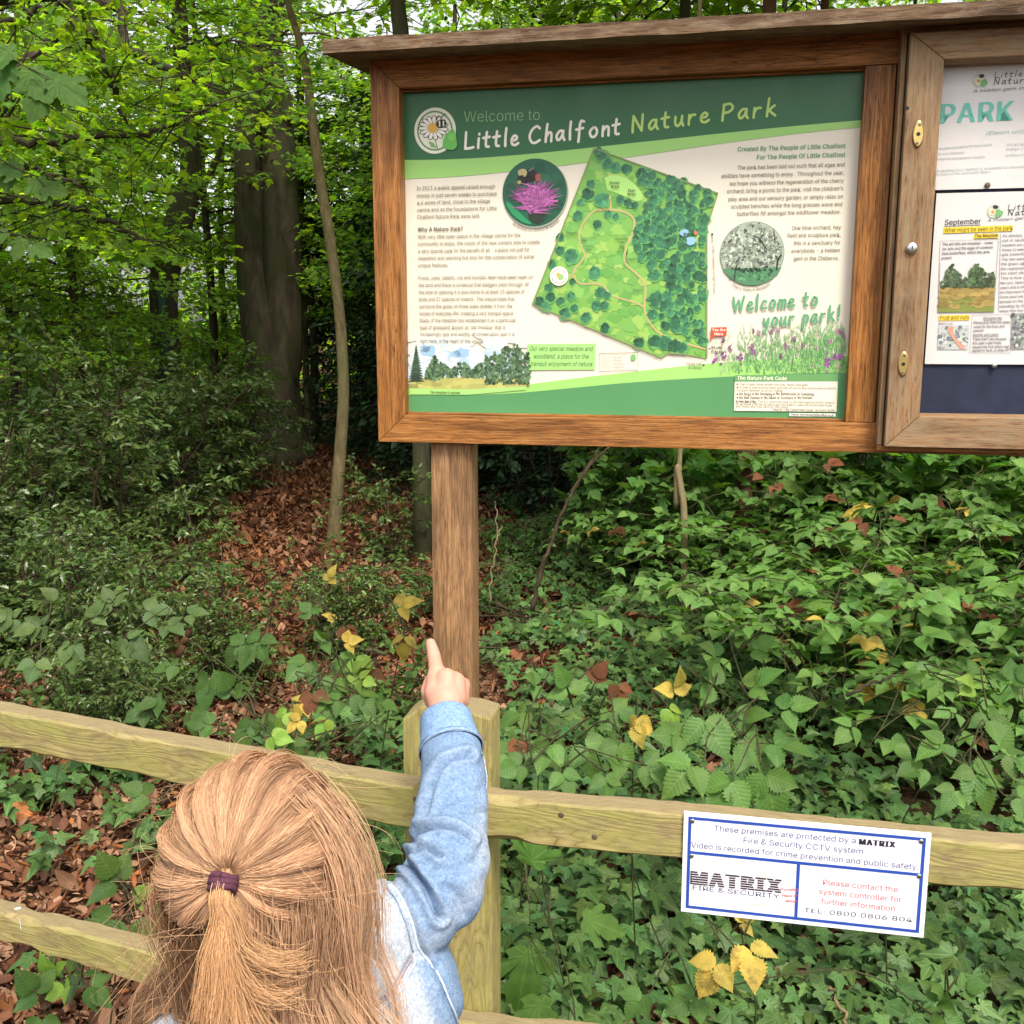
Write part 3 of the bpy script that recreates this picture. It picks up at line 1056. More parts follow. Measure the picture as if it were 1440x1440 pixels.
# round photograph: bee on a knapweed flower
cx, cy, cr = 752, 271, 45.5
A.lay = 4
A.blob(cx + 1, cy + 1.5, cr + 1, (150, 158, 140), seg=48)
A.lay = 5
A.blob(cx, cy, cr, (38, 88, 66), seg=48)
A.lay = 6
for k in range(60):
    t, r = rg.uniform(0, 6.28), cr * .86 * math.sqrt(rg.uniform(0, 1))
    x, y = cx + r * math.cos(t), cy + r * math.sin(t)
    rad = min(rg.uniform(4, 12), cr - r - 1)
    if rad < 2: continue
    A.blob(x, y, rad, tuple(np.array([34, 84, 62]) + rg.uniform(-12, 16) * np.array([.6, 1, .8])), lay=6 + .02 * k, jit=.1, rg=rg)
A.lay = 8
A.poly(pv([(712, 283), (722, 290), (735, 303), (748, 315), (736, 313), (722, 303), (713, 290)]), (46, 140, 92))
A.blob(755, 302, 12, (42, 52, 40), jit=.08, rg=rg)
A.lay = 8.6
A.blob(755, 281, 17, (136, 62, 122), jit=.12, rg=rg, sx=1.2)
A.lay = 9
for k in range(300):
    t = rg.uniform(-3.3, .2); L = rg.uniform(.45, 1.12) * 31
    bx, by = 755 + rg.normal(0, 10), 283 + rg.normal(0, 6)
    d = np.array([math.cos(t), math.sin(t) * .95]); nn = np.array([-d[1], d[0]]) * rg.uniform(.7, 1.5)
    p = np.array([bx, by])
    cc = np.array([168, 86, 152]) * rg.uniform(.62, 1.15) + rg.uniform(0, 30)
    e = p + d * L
    if (e[0] - cx) ** 2 + (e[1] - cy) ** 2 > (cr - 2) ** 2: continue
    A.poly([tuple(p + nn), tuple(e), tuple(p - nn)], tuple(np.clip(cc, 0, 255)), lay=9 + .012 * k)
A.lay = 13
for q in ((742, 247, 9, 1.35, (30, 28, 24)), (735, 243, 5.5, 1.2, (168, 158, 112)), (733, 252, 5, 1, (36, 34, 28)), (751, 245, 5, 1, (44, 32, 30)), (757, 250, 5, .8, (150, 80, 66)), (731, 257, 2.6, 1, (150, 158, 96))):
    A.blob(q[0], q[1], q[2], q[4], sx=q[3], jit=.1, rg=rg); A.lay += .3
A.line([(744, 241), (752, 236)], 2, (110, 120, 110))
A.lay = 4
A.arc_text('Bumblebee on Common Knapweed', cx, cy, 52, -127, -47, 4, (100, 92, 80))
A.done('photo', 'round photo of a bee on a purple flower')

# painted map
A.lay = 4
outl = [(835.6, 208.9), (1009.6, 272.2), (993.8, 320), (993.8, 504.4), (962, 498), (938.9, 496.7), (930, 503.3), (748.9, 427.8)]
A.poly(outl, (122, 174, 84))
A.line(outl, 2.2, (128, 140, 92), lay=9, closed=True)
zx = lambda p: (730 + p[0] / 4.5, 200 + p[1] / 4.5)
op = np.array(outl)


def inside(x, y, poly):
    r = False
    for (x0, y0), (x1, y1) in zip(poly, np.roll(poly, -1, 0)):
        if (y0 > y) != (y1 > y) and x < (x1 - x0) * (y - y0) / (y1 - y0) + x0: r = not r
    return r


for k in range(700):
    x, y = rg.uniform(750, 1008), rg.uniform(210, 502)
    rad = rg.uniform(2.5, 9)
    if not all(inside(x + dx, y + dy, op) for dx, dy in ((rad, 0), (-rad, 0), (0, rad), (0, -rad))): continue
    cc = [(140, 186, 88), (126, 178, 84), (104, 164, 80), (154, 190, 96), (114, 170, 84)][rg.integers(5)]
    A.blob(x, y, rad, tuple(np.array(cc) + rg.uniform(-8, 8)), lay=5 + .0015 * k, jit=.2, rg=rg, sx=1.25)
A.poly([zx(p) for p in pv([(540, 225), (600, 212), (690, 235), (770, 310), (780, 360), (740, 372), (660, 340), (560, 300)])], (164, 212, 118), lay=6.5)
for path, wpx in (([(575, 340), (575, 425), (490, 430), (430, 480), (385, 560), (385, 640), (415, 720), (355, 800), (350, 850), (390, 895), (520, 900), (590, 970), (720, 1010), (785, 1040)], 2.2),
                  ([(490, 430), (640, 435), (720, 480), (725, 560), (680, 660), (670, 760), (740, 830), (790, 890), (800, 960), (795, 1060), (840, 1160), (920, 1225), (1060, 1275), (1185, 1310)], 2.6),
                  ([(310, 845), (350, 835)], 2)):
    A.line([zx(p) for p in path], wpx, (196, 190, 130), lay=7, smooth=True)
    A.line([zx(p) for p in path], wpx * .4, (190, 150, 110), lay=7.3, smooth=True)


def maptree(x, y, r, k):
    base = np.array([62, 118, 84]) * rg.uniform(.8, 1.15)
    A.blob(x + .8, y + 1, r * 1.12, (98, 164, 90), lay=8 + .01 * k, jit=.14, rg=rg)
    A.blob(x, y, r, tuple(base), lay=8.2 + .01 * k, jit=.12, rg=rg)
    for j in range(11):
        t, q = rg.uniform(0, 6.28), r * .75 * math.sqrt(rg.uniform())
        dk = .92 - .22 * (math.cos(t + 2.2) * q / r) + rg.normal(0, .09)
        A.blob(x + q * math.cos(t), y + q * math.sin(t), r * rg.uniform(.18, .36), tuple(np.clip(base * dk, 0, 250)), lay=8.25 + .01 * k + .0008 * j, jit=.25, rg=rg, seg=8)


listed = [(455, 265, 28), (435, 330, 36), (390, 380, 22), (370, 465, 30), (525, 365, 46), (495, 520, 28), (565, 455, 24), (610, 470, 20), (260, 600, 26), (260, 685, 28), (330, 720, 44), (210, 770, 26), (478, 825, 38), (338, 882, 20), (190, 920, 26), (200, 980, 30), (265, 1005, 26), (330, 972, 24),
          (515, 950, 34), (555, 970, 26), (490, 1035, 34), (540, 1035, 28), (135, 1010, 34), (290, 1085, 36), (350, 1050, 26), (425, 1110, 32), (545, 1175, 30), (755, 1270, 34), (865, 995, 50), (845, 1090, 36), (855, 840, 38), (640, 365, 26), (690, 385, 26), (730, 400, 22), (520, 85, 34), (560, 140, 36), (610, 160, 34), (680, 170, 34), (780, 200, 36),
          (860, 1260, 40), (920, 1270, 44), (980, 1290, 42), (1030, 1300, 34), (500, 60, 26), (170, 1040, 30)]
k = 0
for x, y, r in listed: maptree(*zx((x, y)), r / 4.5, k); k += 1
wood = np.array([zx(p) for p in [(760, 180), (900, 200), (1080, 260), (1230, 330), (1170, 520), (1165, 1000), (1165, 1300), (1000, 1200), (890, 1150), (930, 900), (960, 760), (830, 830), (740, 690), (720, 560), (760, 430), (790, 330)]])
for i in range(640):
    x, y = rg.uniform(880, 1008), rg.uniform(232, 500)
    if inside(x, y, wood): maptree(x, y, rg.uniform(3, 7.5), k); k += .4
for q in ((1045, 575, 24), (1090, 625, 26)): A.blob(*zx(q[:2]), q[2] / 4.5, (142, 186, 214), lay=14, sx=1.2, jit=.1, rg=rg)
A.blob(*zx((1118, 575)), 3, (190, 120, 90), lay=14, jit=.1, rg=rg)
for s, x0, y0, x1 in (('Picnic', 575, 268, 638), ('Area', 583, 292, 632), ('Play', 692, 316, 735), ('Area', 688, 340, 737), ('Water', 1040, 592, 1104)):
    a = zx((x0, y0)); A.text(s, a[0], a[1], zx((x1, y0))[0], 4, (52, 72, 48), .03, lay=16)
for s, x0, y0, x1 in (('Bench', 302, 583, 372), ('History', 410, 665, 472), ('Info', 425, 688, 458), ('Meadow', 612, 619, 692), ('Info', 635, 642, 668), ('Bench', 675, 746, 738), ('Bench', 724, 943, 786), ('Bench', 728, 1243, 790)):
    a = zx((x0, y0)); A.text(s, a[0], a[1], zx((x1, y0))[0], 3.4, (74, 110, 62), .012, lay=16)
for x, y in ((415, 615), (650, 665)):
    A.line([zx(p) for p in ((x - 12, y + 12), (x - 10, y - 8), (x + 14, y - 8), (x + 12, y + 12))], .9, (74, 96, 58), lay=16)
    A.line([zx(p) for p in ((x - 11, y + 4), (x + 13, y + 4))], .9, (74, 96, 58), lay=16.2)
A.line([zx(p) for p in ((680, 715), (686, 695))], 1.4, (40, 50, 36), lay=16)
a = zx((255, 848)); A.blob(*a, 13, (246, 240, 226), lay=16, seg=28)
A.arc_text('Sensory Area', a[0], a[1], 8.4, 160, 20, 2.6, (90, 84, 72), lay=17)
A.arc_text('Natural Sculptures', a[0], a[1], 11, -165, -15, 2.6, (90, 84, 72), lay=17)
A.blob(a[0] - 1.5, a[1] - 1, 5, (228, 214, 170), lay=17); A.blob(a[0] + 2.5, a[1] + 1.5, 4.2, (150, 190, 120), lay=17.5, jit=.1, rg=rg); A.blob(a[0] - 1, a[1] - 2, 2.2, (206, 160, 90), lay=18)
A.done('park_map', 'painted green map of the park with trees and paths')
# notes round the map
A.lay = 4
v, f = text_mesh('To Dr Challoner\'s High School')
a, e = A.P(1001.5, 344), A.P(1003.5, 413)
lo, hi = v[:, 0].min(), v[:, 0].max()
hh = .0052
U = (v[:, 0] - lo) / (hi - lo)
A.b.add(np.c_[a[0] + (e[0] - a[0]) * U + v[:, 1] / CAPH * hh * .75, np.full(len(v), A.y(4)), a[1] + (e[1] - a[1]) * U], [tuple(q) for q in f], lin((110, 104, 90)))
A.done('direction_note')
A.line([(1001.5, 331), (1001.8, 341)], .8, (110, 104, 90)); A.blob(1001.5, 329.5, 1.6, (50, 50, 44))
A.done('direction_arrow')
A.poly([(1000, 460.5), (1022, 460), (1021.5, 472.5), (1003.5, 473), (998.5, 481), (999.5, 473)], (216, 76, 52), lay=10)
A.text('You Are', 1001.5, 465.8, 1020, 4.2, (250, 235, 220), .03, lay=11); A.text('Here', 1004.5, 471.6, 1016.5, 4.2, (250, 235, 220), .03, lay=11)
A.done('location_marker')
A.poly([(996, 490.3), (998.6, 488.8), (998.6, 491.8)], (40, 40, 36), lay=16)
A.text('Main', 1000.5, 490.8, 1014, 4.3, (70, 66, 56), .012, lay=16); A.text('Entrance', 1000.5, 496.8, 1022, 4.3, (70, 66, 56), .012, lay=16)
A.done('entrance_note')
A.text('Village Hall', 964.5, 513, 987, 3.8, (120, 112, 98)); A.text('& Library', 968.5, 518.3, 987, 3.8, (120, 112, 98)); A.poly([(988.5, 511.5), (991.3, 513.2), (988.5, 515)], (40, 40, 36))
A.done('direction_note')
A.arc_text('Cherry trees in blossom', 1057.5, 357, 52.5, -122, -58, 4.6, (96, 88, 76))
# green quote
A.done('caption')
A.poly([(741.5, 484), (838, 483.2), (836.6, 520), (742.5, 520.5)], (158, 208, 122))
A.lay = 5
for s, x0, y0, x1 in (('Our very special meadow and', 745.5, 493.2, 834), ('woodland, a place for the', 751, 504, 828), ('tranquil enjoyment of nature', 746.5, 514.5, 833)):
    A.text(s, x0, y0, x1, 6.3, (66, 96, 62), .008, .22)
A.done('quote_box')
A.line([(843, 497), (897, 495.8), (897.4, 521), (843.2, 522)], .9, (130, 128, 116), closed=True)
for i, s in enumerate(('Main Path', 'Mown Path', 'Woodland Path', 'Park Boundary')):
    y = 503.5 + 4.7 * i
    A.line([(846, y - 1.2), (860, y - 1.3)], .8, (196, 190, 176)); A.text(s, 863, y, 872 + 3.2 * (len(s) > 9) * 1.5 + 2, 2.6, (150, 144, 130))
A.blob(891, 502.5, 4, (120, 178, 112), jit=.12, rg=rg)
A.done('map_legend')

# round photograph: cherry trees in blossom
cx, cy, cr = 1057.5, 357, 45.5
A.lay = 4
A.blob(cx, cy, cr, (110, 136, 112), seg=48); A.lay = 5
A.blob(cx, cy, cr - 1, (168, 178, 162), seg=48)
for k in range(900):
    t, r = rg.uniform(0, 6.28), (cr - 3.5) * math.sqrt(rg.uniform(0, 1))
    x, y = cx + r * math.cos(t), cy + r * math.sin(t)
    if y > 384: continue
    b = rg.choice([.45, .62, .75, .9, 1.08], p=[.12, .22, .3, .22, .14]) * rg.uniform(.92, 1.08)
    if y < 335 and x < 1048: b *= 1.12
    A.blob(x, y, rg.uniform(1.1, 2.8), tuple(np.clip(np.array([176, 186, 168]) * b, 0, 235)), lay=5.5 + .001 * k, jit=.22, rg=rg, seg=8)
A.lay = 7
A.poly([(1016, 378), (1099, 376), (1094, 385), (1082, 395), (1065, 401), (1048, 401), (1032, 394), (1021, 385)], (84, 132, 96)); A.lay = 7.5
for k in range(60): A.blob(rg.uniform(1026, 1088), rg.uniform(380, 394), rg.uniform(1, 3), tuple(np.array([78, 130, 90]) * rg.uniform(.7, 1.3)), lay=7.5 + .004 * k, jit=.2, rg=rg, seg=7)
for k in range(26): A.blob(1030 + k * 2.2 + rg.normal(0, 1), 379 + rg.normal(0, 1.2), rg.uniform(1, 2.6), (44, 66, 50), lay=8, jit=.2, rg=rg, seg=7)
for p, w_ in (([(1079, 351), (1068, 336), (1059, 331)], 1.3), ([(1069, 337), (1074, 328)], 1.0), ([(1033, 394), (1034, 381), (1036, 373)], 1.5), ([(1092, 380), (1094, 366), (1099, 358)], 2.4), ([(1094, 366), (1090, 359)], 1.2), ([(1090, 343), (1088, 322)], 1.0), ([(1047, 384), (1048, 377)], 1), ([(1055, 385), (1056, 377), (1058, 385)], 1), ([(1064, 384), (1065, 377)], 1)):
    A.line(p, w_, (40, 50, 40), lay=9, smooth=len(p) > 2)
A.done('photo', 'round grey-green photo of blossoming cherry trees')

# meadow picture, fading out at its edges
A.lay = 3
for k in range(240):
    x, y = rg.uniform(576, 742), rg.uniform(466, 540)
    f = min(1, (y - 462) / 40) * min(1, (752 - x) / 30)
    if rg.uniform() > f: continue
    cc = np.array([196, 208, 214]) if rg.uniform() < .7 else np.array([164, 192, 212])
    m = np.array(CREAM) * (1 - f * .85) + cc * f * .85
    A.blob(x, y, rg.uniform(4, 9), tuple(m), lay=3 + .004 * k, sx=1.5, jit=.1, rg=rg)
for q in ((603, 494, 7), (650, 496, 7), (597, 490, 5), (641, 498, 5)): A.blob(*q[:2], q[2], (150, 184, 212), lay=4.1, sx=1.5, jit=.15, rg=rg)
A.poly(pv([(577, 534), (620, 531), (670, 531), (710, 535), (744, 539)]) + pv([(746, 543), (700, 546), (640, 548.5), (578, 548)]), (176, 172, 104), lay=5)
for k in range(60): A.blob(rg.uniform(582, 735), rg.uniform(534, 545), rg.uniform(2, 5), tuple(np.array([172, 170, 98]) * rg.uniform(.85, 1.12)), lay=5.2 + .004 * k, sx=2, jit=.1, rg=rg)
A.poly([(577, 546), (660, 547.5), (740, 543.5), (740, 548), (660, 555), (577, 554.5)], (160, 210, 120), lay=5.6)


def bushes(x0, x1, top, bot, n, lay, cc=(78, 104, 74)):
    for k in range(n):
        x = rg.uniform(x0, x1); tp = top(x)
        y = rg.uniform(tp, bot)
        A.blob(x, y, rg.uniform(1.0, 2.8), tuple(np.array(cc) * rg.uniform(.6, 1.35)), lay=lay + .002 * k, jit=.2, rg=rg, seg=8)


bushes(618, 682, lambda x: 514 + 5 * math.sin(x * .22), 530, 260, 6)
bushes(683, 745, lambda x: 500 - 14 * math.exp(-((x - 722) / 18) ** 2) - 4 * math.sin(x * .4), 540, 520, 6.4)
bushes(599, 619, lambda x: 500 + 2 * abs(x - 612), 533, 170, 6.4)
for k in range(14):
    y = 484 + k * 3.6; hw = 1.2 + k * .85
    A.poly([(586 - hw, y + 6), (585 + rg.normal(0, .5), y), (586 + hw, y + 5.5)], tuple(np.array([54, 78, 62]) * rg.uniform(.8, 1.2)), lay=7 + .05 * k)
A.text('The meadow in summer', 605.5, 553, 648, 3.4, (52, 72, 44), .02, lay=9)
A.done('photo', 'meadow and trees photo fading into the panel')

# purple flowers in long grass, lower right
A.lay = 3
for k in range(1500):
    x = 1190 - abs(rg.normal(0, 1)) * 85 if rg.uniform() < .7 else rg.uniform(1005, 1188)
    if x < 1000: continue
    y = rg.uniform(458, 526)
    f = np.clip((y - 452 + (x - 1090) * .12) / 40, 0, 1) * np.clip((x - 995) / 50, 0, 1)
    if rg.uniform() > f: continue
    g = np.array([[124, 176, 106], [100, 156, 94], [146, 190, 122], [86, 140, 88]][rg.integers(4)])
    m = np.array(CREAM) * (1 - f) ** 1.5 + g * (1 - (1 - f) ** 1.5)
    L = rg.uniform(5, 13); t = rg.normal(0, .25)
    A.poly([(x - .9, y), (x + L * math.sin(t), y - L), (x + .9, y)], tuple(m), lay=3 + .001 * k)
for k in range(58):
    x, y = rg.uniform(1012, 1187), rg.uniform(466, 520)
    if rg.uniform() > (x - 990) / 200: continue
    s = rg.uniform(1.2, 2.2)
    cc = [(150, 116, 140), (172, 140, 150), (190, 186, 156), (128, 104, 122)][rg.integers(4)]
    for j in range(4): A.blob(x + rg.normal(0, .8), y - j * s * .9, s, cc, lay=5 + .01 * k, jit=.2, rg=rg, seg=7)
for x, y in ((1018, 502), (1007, 506), (1042, 506), (1161, 505), (1163, 512), (1057, 494), (1180, 500)):
    for j in range(7): A.blob(x + rg.normal(0, 2), y + rg.normal(0, 4), rg.uniform(1.2, 2.4), tuple(np.array([142, 82, 146]) * rg.uniform(.75, 1.2)), lay=6.5 + .01 * j, jit=.2, rg=rg, seg=7)
A.done('photo', 'purple flowers in green grass fading into the panel')
A.lay = 8
for dx, cc, l0 in ((.9, (198, 206, 184), 8), (0, (96, 158, 118), 9)):
    handwrite(A, 'Welcome to', 1031 + dx, 437.5 + dx, 1149, 429 + dx, 11.2, 3.1, cc, l0)
    handwrite(A, 'your park!', 1073 + dx, 459.5 + dx, 1181, 450 + dx, 11.2, 3.1, cc, l0)
A.done('greeting_text')
# rules box
A.lay = 8
A.poly([(1033.5, 527.5), (1178.5, 525.5), (1176.2, 579), (1032, 577.5)], (226, 222, 204)); A.lay = 9
A.poly([(1033.5, 527.5), (1178.5, 525.5), (1178.2, 536), (1033.2, 536.4)], (104, 156, 96)); A.lay = 10
A.text('The Nature Park Code', 1037, 534, 1106, 5.2, (240, 238, 220), .03)
A.done('rules_notice')
sm = (132, 124, 110)
for s, x0, y0, x1, b_ in (('Open to public during daylight hours only. Please close gates', 1040, 541.5, 1136, 0), ('Be careful of uneven ground and natural unlevel paths with mud and steps, please be aware and watch for', 1040, 546, 1175, 0),
                          ('trip hazards. Remember you are not in a garden', 1036, 550, 1101, 0), ('No Dogs', 1040, 555.5, 1056, .02), ('No Smoking', 1062, 555.4, 1086, .02), ('No Barbecues or Camping', 1091.5, 555.2, 1144, .02),
                          ('No Ball Games', 1040, 560.6, 1068, .02), ('No Bikes or Scooters', 1074.5, 560.6, 1115, .02), ('No Horses', 1121.5, 560.6, 1142, .02),
                          ('No Public Right of Way', 1034.5, 566, 1063, .03), ('This is a community park for the enjoyment of all who come in', 1066, 566, 1173, 0),
                          ('and use the park at their own risk while all dogs must be kept on a lead or left at home beside the gate', 1034.5, 569.4, 1170, 0), ('and those who visit care for this place', 1034.5, 572.8, 1108, 0), ('Thank you - Little Chalfont Parish Council   Tel: 01494 766655', 1086, 577, 1173, .01)):
    A.text(s, x0, y0, x1, 3.2 if b_ < .02 else 3.7, sm if b_ < .02 else (104, 98, 84), b_ + .004)
for x, y in ((1037, 540), (1037, 544.6), (1037, 554), (1037, 559), (1059, 554), (1088.5, 553.8), (1071, 559), (1118, 559)): A.blob(x, y, 1.3, (180, 70, 70), seg=8)
A.lay = 8
A.poly([(1110, 580.8), (1175, 581.4), (1174.6, 585.6), (1110, 585)], (240, 240, 232)); A.lay = 9
A.text('Website: www.natureparklittlechalfont.org.uk', 1112.5, 584.2, 1172, 3.2, (40, 40, 40), .02)
A.done('rules_notice')

# ------------------------------------------------------------------ sheets pinned inside the display case
def sheet(name, corners, label):
    e = empty(name, (BP.o[0], BP.o[1], 0), -BYAW)
    tag(e, label, 'paper notice')
    b = MB()
    u0, u1, z0, z1 = corners
    nx, nz = 14, 14
    xs, zs_ = np.linspace(u0, u1, nx), np.linspace(z0, z1, nz)
    X, Z = np.meshgrid(xs, zs_)
    Y = -.0385 + .0006 * np.sin(X * 31) * np.cos(Z * 23)
    Y2 = Y * 0 - .0365
    k = nx * nz
    v = np.vstack([np.c_[X.ravel(), Y.ravel() * 0 - .0385, Z.ravel()]])
    i, j = np.meshgrid(np.arange(nx - 1), np.arange(nz - 1)); a = (j * nx + i).ravel()
    b.add(v, np.stack([a, a + 1, a + nx + 1, a + nx], -1), lin((222, 214, 216)))
    b.box(u0, u1, -.0380, -.0376, z0, z1, lin((228, 220, 226)))
    b.build('page', M['paper'], e)
    return e


s1 = sheet('paper_notice', (.9330, 1.231, .3915 + BZ, .592 + BZ), 'white landscape notice with big green lettering, upper sheet in the case')
s2 = sheet('paper_notice', (.9455, 1.155, .1005 + BZ, .3860 + BZ), 'white page of nature notes with yellow headings, lower sheet in the case')
TEAL = (118, 194, 180)
A = Art(BP, -.0388, s1, M['paper'], BZ)


def mini_emblem(A, x, y, s):
    A.lay += 1; A.blob(x - 2 * s, y, 9.5 * s, (196, 200, 186), jit=.05, rg=rg); A.lay += 1
    A.blob(x - 2.5 * s, y + .5 * s, 6.5 * s, (222, 214, 186), jit=.15, rg=rg); A.lay += 1
    A.blob(x + 5 * s, y + 3.5 * s, 5.5 * s, (122, 176, 116), jit=.15, rg=rg); A.blob(x - 3 * s, y + 1 * s, 2.4 * s, (206, 160, 110)); A.lay += 1
    A.blob(x + 1 * s, y - 6 * s, 2.8 * s, (60, 58, 60), sx=1.3, jit=.1, rg=rg)


mini_emblem(A, 1379, 113, 1.0)
A.lay = 1
handwrite(A, 'Little Chalfont', 1398, 109.5, 1508, 103, 4.4, 1.0, (84, 84, 82), 1)
handwrite(A, 'Nature Park', 1397, 119.5, 1490, 114, 5.2, 1.1, (84, 84, 82), 1)
A.text('A hidden gem in the Chilterns', 1368, 130.5, 1500, 4.6, (96, 96, 96), .01, .2, y1=122)
A.text('PARK  OPEN', 1323, 173.5, 1560, 27, TEAL, .035, y1=163)
A.text('(Dawn until Dusk)', 1386.5, 190, 1478, 5.4, (150, 182, 176), 0, .2, y1=185)
gy = (168, 180, 184)
for s, x0, y0, x1, y1 in (('This park is provided by the Parish Council', 1319, 211, 1395, 205), ('for your information', 1319, 218.5, 1356, 216), ('Enquiries and general requests', 1318, 225.5, 1385, 222), ('01494 766655', 1416, 205.5, 1470, 203), ('http://www.', 1415, 212, 1470, 209), ('information', 1414, 220.5, 1470, 218),
                          ('A guided tour leaflet is available to download from our website', 1317, 242, 1500, 233), ('or many of the community library', 1316.5, 247, 1393, 243)):
    A.text(s, x0, y0, x1, 3.8, gy, .004, y1=y1)
A.done('print')
A.lay = 2
u, z = BP.at(1388.5, 260.5, -.039)
stud('pin', (u, z + BZ), -.0388, .0046, .004, M['rust'], s1)
A = Art(BP, -.0388, s2, M['paper'], BZ)
mini_emblem(A, 1399, 297, 1.0)
A.lay = 1
handwrite(A, 'Little Chalfont', 1417, 295.5, 1520, 289, 4.4, 1.0, (74, 74, 72), 1)
handwrite(A, 'Nature Park', 1417, 303.5, 1505, 298, 4.8, 1.1, (74, 74, 72), 1)
A.text('A hidden gem in the Chilterns', 1388, 312, 1510, 4, (90, 90, 90), .01, .2, y1=304)
BK = (58, 56, 60)
A.text('September', 1328.5, 316.5, 1379, 7.4, BK, .012, y1=314.5)
A.line([(1328, 318.3), (1379, 316.3)], .8, BK)
Y_ = (240, 205, 66)
A.poly([(1326.5, 320), (1424.5, 316.5), (1424, 325), (1326.5, 328.5)], Y_); A.poly([(1370, 329), (1404, 328), (1404, 335), (1369, 336)], Y_)
A.lay = 2
A.text('What might be seen in the park', 1328, 327, 1424, 6, BK, .008, y1=323.5); A.text('The Meadow', 1370.5, 334.4, 1403, 5, BK, .02, y1=333.2)
A.line([(1327, 328.6), (1424, 325.2)], .6, BK); A.line([(1370, 335.8), (1403, 334.8)], .6, BK)
A.line([(1322, 339), (1404, 336), (1397.5, 440), (1318.6, 440.5)], .7, (150, 146, 150), closed=True); A.line([(1407, 329), (1404, 438)], .7, (150, 146, 150))
for s, x0, y0, x1, y1 in (('The ant hills are revealed - home', 1325, 345.5, 1396, 343), ('for ants and the eggs of common', 1325, 352, 1396, 349.5), ('blue butterflies, which the ants', 1324.5, 358.5, 1391.5, 356), ('protect.', 1324, 365, 1339, 364.4)):
    A.text(s, x0, y0, x1, 4.2, (92, 90, 96), .012, y1=y1)
for i, s in enumerate(('As always, the flowers', 'cut in sections so that', 'meadow are cut at differing', 'times to leave the plants', 'late butterflies to feed.', 'The ripe seeds drop from', 'the grass raked off, and', 'the regeneration of flowers', 'for next year.', 'This is how unimproved', 'like ours, have been kept for', 'years and is what makes it', 'an important habitat here.', 'Some seed will be saved and', 'spread on the areas where', 'standing by the edge and', 'when this has been done')):
    y = 333.5 + 6.62 * i; x = 1409.5 - .28 * i
    A.text(s, x, y, x + 62 - (25 if i == 8 else 0) + 2 * math.sin(i), 4.1, (92, 90, 96), .01, y1=y - 2)
# meadow photo
A.poly([(1322.5, 369), (1400, 366), (1397, 438.5), (1319, 439)], (216, 212, 214)); A.lay = 3
A.poly([(1321.5, 404), (1398.7, 401.5), (1397, 438.5), (1319, 439)], (164, 138, 84)); A.lay = 4
A.poly(pv([(1320.5, 416), (1345, 414), (1375, 420), (1397.5, 432)]) + [(1397, 438.5), (1319, 439)], (134, 142, 74)); A.lay = 5
for k in range(60): A.blob(rg.uniform(1324, 1394), rg.uniform(406, 432), rg.uniform(1.5, 4), tuple(np.array([160, 136, 80]) * rg.uniform(.85, 1.15)), lay=5 + .003 * k, sx=2.2, jit=.15, rg=rg, seg=8)


def tblob(x0, x1, top, bot, n, lay, cc):
    for k in range(n):
        x = rg.uniform(x0, x1)
        A.blob(x, rg.uniform(top(x), bot), rg.uniform(1.2, 3), tuple(np.array(cc) * rg.uniform(.65, 1.3)), lay=lay + .002 * k, jit=.2, rg=rg, seg=7)


tblob(1323, 1398, lambda x: 390 + 3 * math.sin(x * .3), 404, 130, 6, (84, 98, 70))
tblob(1362, 1382, lambda x: 370 + abs(x - 1374) * .9, 402, 120, 6.4, (84, 104, 70)); tblob(1384, 1398, lambda x: 384, 402, 60, 6.4, (78, 92, 66))
tblob(1328, 1346, lambda x: 366 + abs(x - 1338) * 2.2, 402, 90, 6.4, (88, 102, 78)); tblob(1344, 1351, lambda x: 380 + abs(x - 1347) * 3, 402, 30, 6.5, (78, 94, 70))
A.lay = 2
A.poly([(1320, 443.6), (1363, 442.6), (1363, 450.4), (1320, 451)], Y_); A.lay = 3
A.text('Fruit and nuts', 1322, 449.8, 1362.5, 5.8, BK, .008, y1=449); A.text('Beech nuts', 1320, 456.5, 1340, 3.4, (90, 88, 94), .01)
A.line([(1367, 443.5), (1422.5, 441.5), (1420, 496.5), (1363.6, 496)], .7, (150, 146, 150), closed=True)
A.text('Blackberries', 1383, 449.3, 1409, 4, BK, .01, y1=448.8); A.line([(1383, 450.4), (1409, 449.8)], .5, BK)
A.text('Apples and pears', 1368, 472.6, 1404, 4, BK, .01, y1=472); A.line([(1368, 473.8), (1404, 473.2)], .5, BK)
for s, x0, y0, x1 in (('Please pick them but leave', 1369, 455.3, 1420), ('some for the birds and', 1369, 461.2, 1412), ('animals.', 1368.6, 466.8, 1384), ("There aren't any because", 1367.8, 478.8, 1415), ("this year's late frosts", 1367.5, 484.4, 1408), ('caused the fruit which had', 1367, 489.8, 1418), ('started to form, to drop off', 1366.6, 494.8, 1418)):
    A.text(s, x0, y0, x1, 4, (92, 90, 96), .012, y1=y0 - .6)
A.poly([(1320, 458), (1363, 457), (1361.5, 491.5), (1318, 491.5)], (196, 196, 200)); A.lay = 4
for k in range(90): A.blob(rg.uniform(1321, 1359), rg.uniform(460, 489), rg.uniform(1.5, 3.2), tuple(np.array([[150, 152, 158], [188, 198, 190], [120, 124, 132], [206, 206, 196]][rg.integers(4)]) * rg.uniform(.85, 1.1)), lay=4 + .003 * k, jit=.2, rg=rg, seg=7)
A.poly(pv([(1332, 460), (1340, 460), (1341, 470), (1348, 480), (1357, 488), (1350, 490), (1342, 480), (1333, 466)]), (218, 152, 136), lay=5)
A.poly([(1424, 441), (1470, 439), (1468, 491), (1421.5, 491.5)], (150, 152, 150), lay=3)
